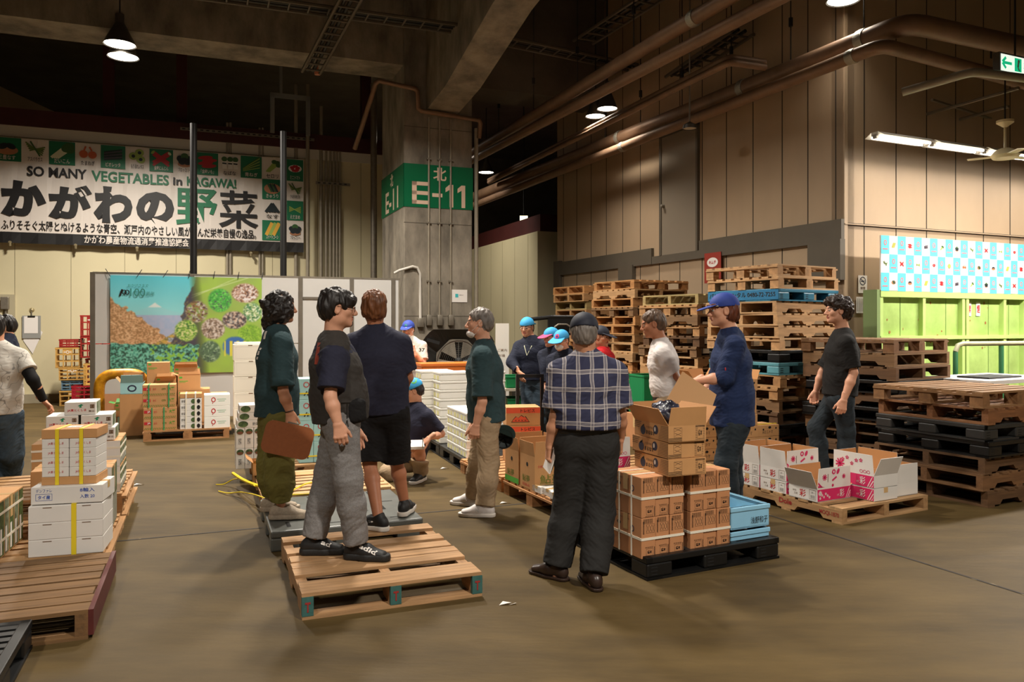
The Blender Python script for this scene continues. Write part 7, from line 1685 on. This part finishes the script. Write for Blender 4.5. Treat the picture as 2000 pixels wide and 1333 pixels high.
# grey-haired man in profile
o = person('grey-haired man in a slate green tee and khaki trousers with his mask under the chin', 6.66, -86, (936, 631), (945, 674), (950, 815),
    dict(L=((942, 785, -.24), (930, 830, -.22)), R=((928, 785, .28), (925, 830, .3))), dict(L=((955, 905, -.1), (947, 990), -84), R=((935, 898, .1), (925, 970), -70)), 0, -92, -3, 0, 1.04, 'a',
    dict(style='short', col='grey', vol=1.02, amp=.008, line=.02), 'grey', dict(mat=teal_c, sleeve=.9, hem=.03, w=(.19, .185, 0.182, 0.134), d=(.158, .15, .145, .1), sr=(0.073, 0.084)), dict(mat=khaki, th=(.105, .086), kn=.083, an=.075, amp=.011), dict(mat=shoe_w, sole=sole_w), None, 1.0, False, .0045, mask=-.03)
for sd in 'LR':
    fo, df, rt, fu = o['foot' + sd]; project_text('N', o['shoe' + sd], fo + df * .06 + fu * .05 - o['base'], -df, fu, .03, .035, M('silver_letter', (236, 236, 236), rough=.2, metal=.4), -rt + fu * .3, .03)
b = MB(); c = o['nb'] - o['base']; b.tube([V(*(c + o['f'] * .075 * math.cos(t) + o['r'] * .078 * math.sin(t) + UPn * (.03 - .03 * math.cos(t)))) for t in [2 * math.pi * i / 20 for i in range(21)]], .0025, M('cord_maroon', (80, 40, 40), rough=.7), 6, False); b.build('lanyard', o['root'])
dg = M('cap_dark_green', (20, 44, 40), rough=.7); ci = M('cap_lining', (70, 76, 76), rough=.8)
cp = P(983, 858, 6.78); t = thing('cap', 'dark green cap hanging lining side out at the belt of the grey-haired man', 'cap', cp)
b = MB(); mx = Matrix.Rotation(RAD(22), 4, 'Y') @ Matrix.Rotation(math.pi / 2, 4, 'X'); b.lathe([(.084, 0), (.088, -.03), (.075, -.075), (.04, -.1), (0, -.105)], dg, 28, mx); b.build('crown', t, True)
b = MB(); b.lathe([(.082, .0), (.084, -.028), (.071, -.072), (.038, -.096), (0, -.1)][::-1], ci, 28, mx)
for k in range(6):
    a = k * math.pi / 3 + .3; b.tube([mx @ V(rr * math.cos(a), rr * math.sin(a), zz) for rr, zz in ((.079, -.015), (.07, -.062), (.038, -.088), (0, -.094))], .005, black_m, 6)
b.build('lining', t, True); b = MB(); b.tube([mx @ V(.083 * math.cos(q), .083 * math.sin(q), -.004) for q in [2 * math.pi * i / 28 for i in range(29)]], .006, black_m, 6, False); b.build('sweatband', t)
b = MB(); br = [(.09 * math.cos(RAD(a)), .075 * math.sin(RAD(a)) + .03) for a in range(0, 181, 12)]
b.sweep([V(x, -.0 - .02 * y, y + .02) for x, y in [(.085, .02)] + br + [(-.085, .02)]], None, (0, .008, 0), dg); brim = b.build('brim', t); brim.rotation_euler = (0, RAD(22), 0)
# old man in plaid
def plaid():
    m = bpy.data.materials.new('plaid_cloth'); m.use_nodes = True; nt = m.node_tree; N, Lk = nt.nodes.new, nt.links.new; bs = nt.nodes['Principled BSDF']; bs.inputs['Roughness'].default_value = .85
    tc = N('ShaderNodeTexCoord'); sp = N('ShaderNodeSeparateXYZ'); nz = N('ShaderNodeTexNoise'); nz.inputs['Scale'].default_value = 5; mp = N('ShaderNodeMix'); mp.data_type = 'VECTOR'; mp.inputs[0].default_value = .025
    Lk(tc.outputs['Object'], nz.inputs['Vector']); Lk(tc.outputs['Object'], mp.inputs[4]); Lk(nz.outputs['Color'], mp.inputs[5]); Lk(mp.outputs[1], sp.inputs[0])
    def mth(op, a, b=None):
        n = N('ShaderNodeMath'); n.operation = op
        for i, x in enumerate((a, b)):
            if x is None: continue
            if isinstance(x, (int, float)): n.inputs[i].default_value = x
            else: Lk(x, n.inputs[i])
        return n.outputs[0]
    def lines(src, per, offs, w):
        tot = None; fr = mth('FRACT', mth('ADD', mth('DIVIDE', src, per), 20.0))
        for o_ in offs:
            l = mth('LESS_THAN', mth('ABSOLUTE', mth('SUBTRACT', fr, o_)), w / per); tot = l if tot is None else mth('MAXIMUM', tot, l)
        return tot
    a = lines(sp.outputs[0], .082, (.3, .52), .0024); c = lines(sp.outputs[2], .104, (.3, .5), .0024); br = mth('MULTIPLY', mth('MAXIMUM', lines(sp.outputs[0], .082, (.41,), .012), lines(sp.outputs[2], .104, (.4,), .014)), .22)
    fac = mth('MAXIMUM', mth('MULTIPLY', mth('ADD', a, c), .62), br); fac = mth('MINIMUM', fac, .9)
    mx = N('ShaderNodeMix'); mx.data_type = 'RGBA'; mx.inputs[6].default_value = lin((42, 44, 72)); mx.inputs[7].default_value = lin((206, 196, 192)); Lk(fac, mx.inputs[0]); Lk(mx.outputs[2], bs.inputs['Base Color']); return m
pl = plaid()
o = person('old man in a dark cap and blue plaid shirt, back turned, holding papers', 4.9, 2, (1141, 652), (1146, 700), (1146, 862),
    dict(L=((1085, 815, -.02), (1073, 872, .02)), R=((1212, 808, .0), (1212, 858, .1))), dict(L=((1112, 985, .05), (1088, 1105), -50), R=((1170, 1000, -.02), (1160, 1122), -15)), 0, 6, -8, 0, 1.0, 'b',
    dict(style='short', col='grey', vol=1.0, amp=.005, fr=80, cutcap=.04), 'grey', dict(mat=pl, sleeve=.82, hem=-.085, w=(.2, .2, 0.197, 0.139), d=(.15, .148, .14, .1), sr=(0.076, 0.088), collar=True, collar_h=.05, amp=.009), dict(mat=trsr, th=(.118, .1), kn=.098, an=.088, top=.1, hipw=.19, belt=True, amp=.008), dict(mat=leather, sole=leather, sole_h=.02), None, 1.0, False, .0042, dict(L=dict(curl=(45, 55, 40), palm=(1, .2, 0))), cap=dict(mat=navy_cap, z=.022, slope=.12), shw=.174)
project_text(disc_art(), o['cap'], V(*(o['H'].p(-.01, -.04, .13) - o['base'])), (1, 0, 0), (0, 1, 0), .016, .016, vcol['pale'], (0, -.3, 1), name='button')
q = V(*o['J']['hdL']); b = MB(); b.box(.012, -.06, -.07, .02, .06, .12, vcol['white']); b.box(.021, -.055, -.06, .026, .06, .13, black_m); b.box(.027, -.05, -.05, .031, .06, .14, vcol['pale']); oo = b.build('papers', loc=q, rz=RAD(10)); oo.rotation_euler = (RAD(12), RAD(14), RAD(20)); tag(oo, 'small stack of papers and a thin book held in the old man\'s lowered hand', 'papers')
# man in white shirt
o = person('man in a white short-sleeved shirt and khaki trousers looking down with hands behind him', 7.15, -80, (1275, 633), (1291, 672), (1303, 782),
    dict(L=((1324, 748, -.12), (1330, 790, .06)), R=((1322, 748, .3), (1336, 790, .14))), dict(L=((1302, 880, -.09), (1304, 968), -90), R=((1298, 880, .1), (1300, 958), -80)), 0, -84, -14, 0, 1.03, 'c',
    dict(style='short', col='light', vol=1.03, amp=.007, fr=70, line=.012), 'dark', dict(mat=whsh, sleeve=.62, hem=-.045, w=(.165, .172, 0.172, 0.130), d=(.125, .13, .13, .095), sr=(0.068, 0.078), collar=True, collar_h=.05, amp=.007), dict(mat=khaki, belt=True, top=.06, th=(.1, .08), kn=.078, an=.072), dict(mat=leather, sole=leather, sole_h=.02), None, 1.0, False, .005)
b = MB(); c = o['nb'] - o['base']; b.tube([V(*(c + o['f'] * .078 * math.cos(t) + o['r'] * .08 * math.sin(t) + UPn * (.012 - .012 * math.cos(t)))) for t in [2 * math.pi * i / 20 for i in range(21)]], .004, black_m, 6, False); b.build('collar_trim', o['root'])
# blue-capped man
o = person('man in a royal blue cap and navy long-sleeved top holding a sheet of cardboard', 6.25, -86, (1412, 607), (1426, 652), (1430, 822),
    dict(L=((1414, 738, -.2), (1356, 745, -.14)), R=((1400, 742, .22), (1372, 766, .04))), dict(L=((1418, 905, -.1), (1425, 1003), -88), R=((1428, 905, .1), (1432, 992), -80)), 0, -88, -4, 0, 1.08, 'a',
    dict(style='mid', col='red', vol=1.0, amp=.008, cutcap=.05, fringe=True), 'red', dict(mat=royal, sleeve=1.12, hem=.03, w=(.19, .18, 0.182, 0.134), d=(.165, .155, .14, .1), sr=(0.066, 0.068), amp=.008), dict(mat=denim_d, th=(.105, .08), kn=.08, an=.07), dict(mat=shoe_b, sole=sole_w), None, 1.0, False, .0045, dict(L=dict(curl=(30, 45, 35), palm=(-.2, .2, -1), dir=(-.9, 0, -.45)), R=dict(curl=(30, 45, 35), palm=(0, -.3, 1), dir=(-1, -.2, -.1))), cap=dict(mat=royal_cap, z=.03, brim=(.085, .11)))
b_ = V(*o['base']); H = o['H']
project_text(rect_art(), o['shirt'], P(1416, 721, 6.0) - b_, (1, 0, 0), UP, .008, .022, M('print_red', (190, 50, 80), rough=.7), (0, -1, 0))
b = MB(); b.tube([V(*(H.p(x, .088 - .6 * x * x * 8, .036) - o['base'])) for x in (-.085, -.06, -.03, 0, .03, .06, .085)], .004, vcol['white'], 6); b.build('cap_cord', o['cap'])
b = MB(); sh = M('cardboard_flap', (206, 160, 112), rough=.7); b.sweep([V(x, 0, z) for x, z in ((-.2, -.06), (-.055, .17), (.19, -.02), (.13, -.17), (-.0, -.22), (-.19, -.1))], None, (0, .006, 0), sh)
oo = b.build('cardboard_sheet', loc=P(1350, 768, 6.02)); oo.rotation_euler = (RAD(-6), RAD(-3), RAD(-8)); tag(oo, 'stiff brown cardboard sheet held by the man in the royal blue cap', 'cardboard')
# man in black tee
o = person('curly-haired man in a black tee and dark jeans stepping over the white and pink cartons', 7.32, -78, (1636, 607), (1646, 652), (1640, 772),
    dict(L=((1667, 728, -.2), (1648, 782, -.22)), R=((1606, 728, .22), (1594, 765, .2))), dict(L=((1653, 842, -.02), (1654, 921), -80, .13), R=((1594, 836, .14), (1606, 917), -95, .13)), .13, -84, -2, 0, 1.04, 'a',
    dict(style='curly', col='dark', vol=1.14, amp=.014), 'black', dict(mat=blackt, sleeve=.85, hem=.0, w=(.185, .178, 0.182, 0.134), d=(.155, .14, .14, .1), sr=(0.068, 0.074)), dict(mat=denim_d, th=(.1, .078), kn=.075, an=.066), dict(mat=shoe_w, sole=sole_w), None, 1.0, False, .005, dict(L=dict(curl=(25, 35, 25)), R=dict(curl=(30, 40, 30))))
# man with hand at his mouth
o = person('man in a royal blue cap and white tee, hand at his mouth', 11.1, 186, (797, 644), (801, 664), (804, 738),
    dict(L=((828, 712, -.12), (808, 687, -.2)), R=((786, 708, -.05), (790, 740, -.1))), dict(L=((812, 795, -.03), (813, 853), 185), R=((797, 795, -.03), (797, 853), 175)), 0, 190, -5, 0, 1.0, 'a',
    dict(style='short', col='black', vol=1.02, cutcap=.04), 'black', dict(mat=cloth('white_tee', (210, 204, 194)), sleeve=.75, hem=.0, w=(.17, .165, 0.172, 0.130)), dict(mat=bk), dict(mat=shoe_b, sole=sole_b), None, .96, False, .006, dict(L=dict(dir=(-.3, .0, 1), palm=(0, 1, 0), curl=(50, 60, 40))), cap=dict(mat=royal_cap, z=.03), fine=False, mask=-.03)
project_text('37', o['shirt'], P(824, 684, 10.3) - V(*o['base']), (1, 0, 0), UP, .08, .05, ink, (0, -1, 0), .03); project_text('N', o['cap'], V(*(o['H'].p(0, .1, .07) - o['base'])), -V(*o['H'].r), UP, .03, .03, M('cap_green', (40, 150, 90)), V(*o['H'].f), .03)
# crouching man
o = person('crouching man in a sky blue cap writing in a notebook on his knee', 8.1, 212, (806, 764), (812, 795), (797, 893),
    dict(L=((862, 848, -.05), (838, 856, -.25)), R=((775, 850, -.1), (795, 868, -.3))), dict(L=((820, 876, -.3), (822, 924), 200), R=((757, 925, -.15), (775, 938, .2), 205)), 0, 255, -22, 0, 1.0, 'a',
    dict(style='short', col='black', vol=1.0, cutcap=.04), 'black', dict(mat=navy, sleeve=.85, hem=.03, w=(.19, .19, 0.192, 0.139), d=(.155, .15, .14, .1), sr=(0.068, 0.076), collar=True), dict(mat=khaki, th=(.1, .088), kn=.086, an=.075, top=.03), dict(mat=shoe_b, sole=sole_w, tilt=dict(R=70)), None, 1.05, False, .005, dict(L=dict(dir=(-.7, -.2, -.5), palm=(-.3, .2, -1), curl=(30, 40, 30))), cap=dict(mat=sky_cap, z=.03))
project_text(disc_art(), o['cap'], V(*(o['H'].p(.085, .01, .06) - o['base'])) if False else P(805, 744, 7.9) - V(*o['base']), (1, 0, 0), UP, .06, .055, limei, (0, -1, .1)); project_text(disc_art(), o['cap'], P(805, 744, 7.9) - V(*o['base']), (1, 0, 0), UP, .03, .028, sky_cap, (0, -1, .1), name='printing')
t = thing('notebook', 'white notebook resting on the knee of the crouching man', 'notebook', P(806, 872, 7.72), RAD(10)); b = MB(); b.box(-.13, -.08, 0, .11, .08, .03, vcol['white']); b.build('pages', t); b = MB(); b.tube([V(.09, -.09, .02), V(.1, -.03, .1)], .005, galv, 6); b.build('pen', t); t.rotation_euler = (RAD(16), 0, RAD(10))
# man with hand on hip
o = person('man in a reversed sky blue cap and navy smock, hand on hip', 10.2, 200, (1029, 640), (1037, 664), (1042, 742),
    dict(L=((1076, 712, -.05), (1070, 742, -.1)), R=((1000, 708, -.05), (1013, 727, -.22))), dict(L=((1056, 800, -.03), (1057, 860), 195), R=((1032, 800, -.03), (1031, 860), 205)), 0, 205, -8, 0, 1.02, 'b',
    dict(style='short', col='black', vol=1.0, cutcap=.04), 'black', dict(mat=smock, sleeve=1.85, hem=.0, w=(.2, .195, 0.192, 0.139), d=(.15, .14, .14, .1), sr=(0.070, 0.072)), dict(mat=denim, th=(.1, .085), kn=.083), dict(mat=shoe_b, sole=sole_w), None, 1.0, False, .006, dict(R=dict(dir=(.3, -.3, -.7), palm=(.8, .5, 0), curl=(10, 15, 10))), cap=dict(mat=sky_cap, z=.034, bdir=-1), fine=False, glasses=True)
b = MB(); c = o['nb'] - o['base']; f, r = o['f'], o['r']
b.tube([V(*(c + r * .07)), V(*(c + f * .12 + r * .05 - UPn * .08)), V(*(c + f * .165 - UPn * .2)), V(*(c + f * .12 - r * .05 - UPn * .08)), V(*(c - r * .07))], .005, vcol['pale'], 6); b.build('lanyard', o['root'])
# two in sky blue hats by the pallets, one with mask
o = person('person in a wide sky blue hat with a pink badge and white mask', 8.95, 208, (1096, 666), (1104, 690), (1103, 780),
    dict(L=((1128, 735, 0), (1125, 770, -.1)), R=((1080, 735, 0), (1082, 772, -.1))), dict(L=((1112, 830, 0), (1112, 890), 200), R=((1096, 830, 0), (1096, 890), 200)), 0, 212, -12, 0, .96, 'a',
    dict(style='short', col='black', cutcap=.04), 'black', dict(mat=smock, sleeve=1.8, hem=.0), dict(mat=bk), dict(mat=shoe_b, sole=sole_b), None, 1.0, False, .006, cap=dict(mat=sky_cap, z=.03, brim=(.09, .15)), fine=False, mask=True, glasses=True)
project_text(disc_art(), o['cap'], V(*(o['H'].p(-.0, .1, .075) - o['base'])), -V(*o['H'].r), UP, .05, .05, M('badge_pink', (216, 60, 110)), V(*o['H'].f)); project_text(disc_art(), o['cap'], V(*(o['H'].p(-.0, .1, .075) - o['base'])), -V(*o['H'].r), UP, .024, .024, M('badge_blue', (40, 60, 130)), V(*o['H'].f))
o = person('person in a sky blue hat with pink trim half hidden behind the masked one', 9.55, 215, (1076, 660), (1082, 682), (1085, 765),
    dict(L=((1105, 720, 0), (1102, 755, -.1)), R=((1065, 720, 0), (1066, 755, -.1))), dict(L=((1093, 812, 0), (1093, 866), 210), R=((1078, 812, 0), (1078, 866), 210)), 0, 230, -5, 0, .96, 'a',
    dict(style='short', col='black', cutcap=.04), 'black', dict(mat=smock, sleeve=1.8, hem=.0), dict(mat=bk), dict(mat=shoe_b, sole=sole_b), None, 1.0, False, .0065, cap=dict(mat=sky_cap, z=.03, brim=(.08, .13), brim_mat=M('badge_pink', (216, 60, 110))), fine=False)
o = person('person in a red jacket and dark cap almost hidden behind the old man', 9.05, 120, (1174, 658), (1178, 685), (1176, 775),
    dict(L=((1190, 730, .1), (1188, 765, .1)), R=((1170, 730, -.1), (1170, 765, -.1))), dict(L=((1182, 828, 0), (1182, 888), 120), R=((1170, 828, 0), (1170, 888), 120)), 0, 120, -8, 0, .98, 'b',
    dict(style='short', col='black', cutcap=.04), 'black', dict(mat=cloth('red_jacket', (196, 34, 40)), sleeve=1.8, hem=.0, collar=True), dict(mat=bk), dict(mat=shoe_b, sole=sole_b), None, 1.0, False, .0065, cap=dict(mat=navy_cap, z=.03), fine=False)
# walking man at the picture edge and the one behind him
def sketch():
    m = M('cloth_sketch_print', (196, 190, 180), rough=.85, var=.05, scale=20); nt = m.node_tree; N, Lk = nt.nodes.new, nt.links.new; bs = nt.nodes['Principled BSDF']
    tc = N('ShaderNodeTexCoord'); nz = N('ShaderNodeTexNoise'); nz.inputs['Scale'].default_value = 9; nz.inputs['Detail'].default_value = 1; Lk(tc.outputs['Object'], nz.inputs['Vector']); r_ = N('ShaderNodeValToRGB'); el = r_.color_ramp.elements
    el[0].position = .49; el[0].color = lin((196, 190, 180)); el[1].position = .52; el[1].color = lin((196, 190, 180)); e = el.new(.505); e.color = lin((120, 116, 110)); Lk(nz.outputs['Fac'], r_.inputs[0]); Lk(r_.outputs[0], bs.inputs['Base Color']); return m
o = person('man in a pale sketch-printed tee and black arm sleeve walking away', 6.9, -22, (-10, 640), (-4, 678), (-6, 808),
    dict(L=((-62, 745, .0), (-72, 800, .1)), R=((64, 742, -.0), (86, 784, .12))), dict(L=((-20, 900, .25), (-10, 975, .12), -20), R=((22, 885, .1), (18, 945), -10)), 0, -30, 0, 0, 1.0, 'b',
    dict(style='short', col='black'), 'black', dict(mat=sketch(), sleeve=.62, hem=.0, w=(.19, .185, 0.187, 0.139), d=(.15, .14, .14, .1), sr=(0.070, 0.081)), dict(mat=denim, th=(.115, .095), kn=.095, an=.085, amp=.012), dict(mat=shoe_w, sole=M('sole_red', (186, 60, 40), rough=.5), tilt=dict(R=35)), None, 1.05, False, .005, dict(R=dict(dir=(.75, .1, -.65))))
J = o['J']; v_ = Vol(o['lo'], o['hi'], .006); v_.prim(lerp(J['shR'], J['elR'], .45), J['elR'], (.056, .05), k=.01, flat='a'); v_.prim(J['elR'], lerp(J['elR'], J['wrR'], .95), (.05, .034), k=.02, flat='b'); vmesh('arm_sleeve', [v_.mesh()], o['base'], [bk], o['root'])
o = person('dark-haired person in a navy jacket standing beyond the walking man', 8.6, 250, (9, 637), (15, 660), (10, 760),
    dict(L=((35, 712, -.1), (32, 750, -.1)), R=((-10, 712, .1), (-10, 750, .1))), dict(L=((18, 820, 0), (18, 902), 250), R=((4, 820, 0), (4, 902), 250)), 0, 250, -5, 0, .98, 'b',
    dict(style='short', col='black', vol=1.05), 'black', dict(mat=smock, sleeve=1.85, hem=.02), dict(mat=bk), dict(mat=shoe_b, sole=sole_b), None, 1.0, False, .006, fine=False, mask=True)
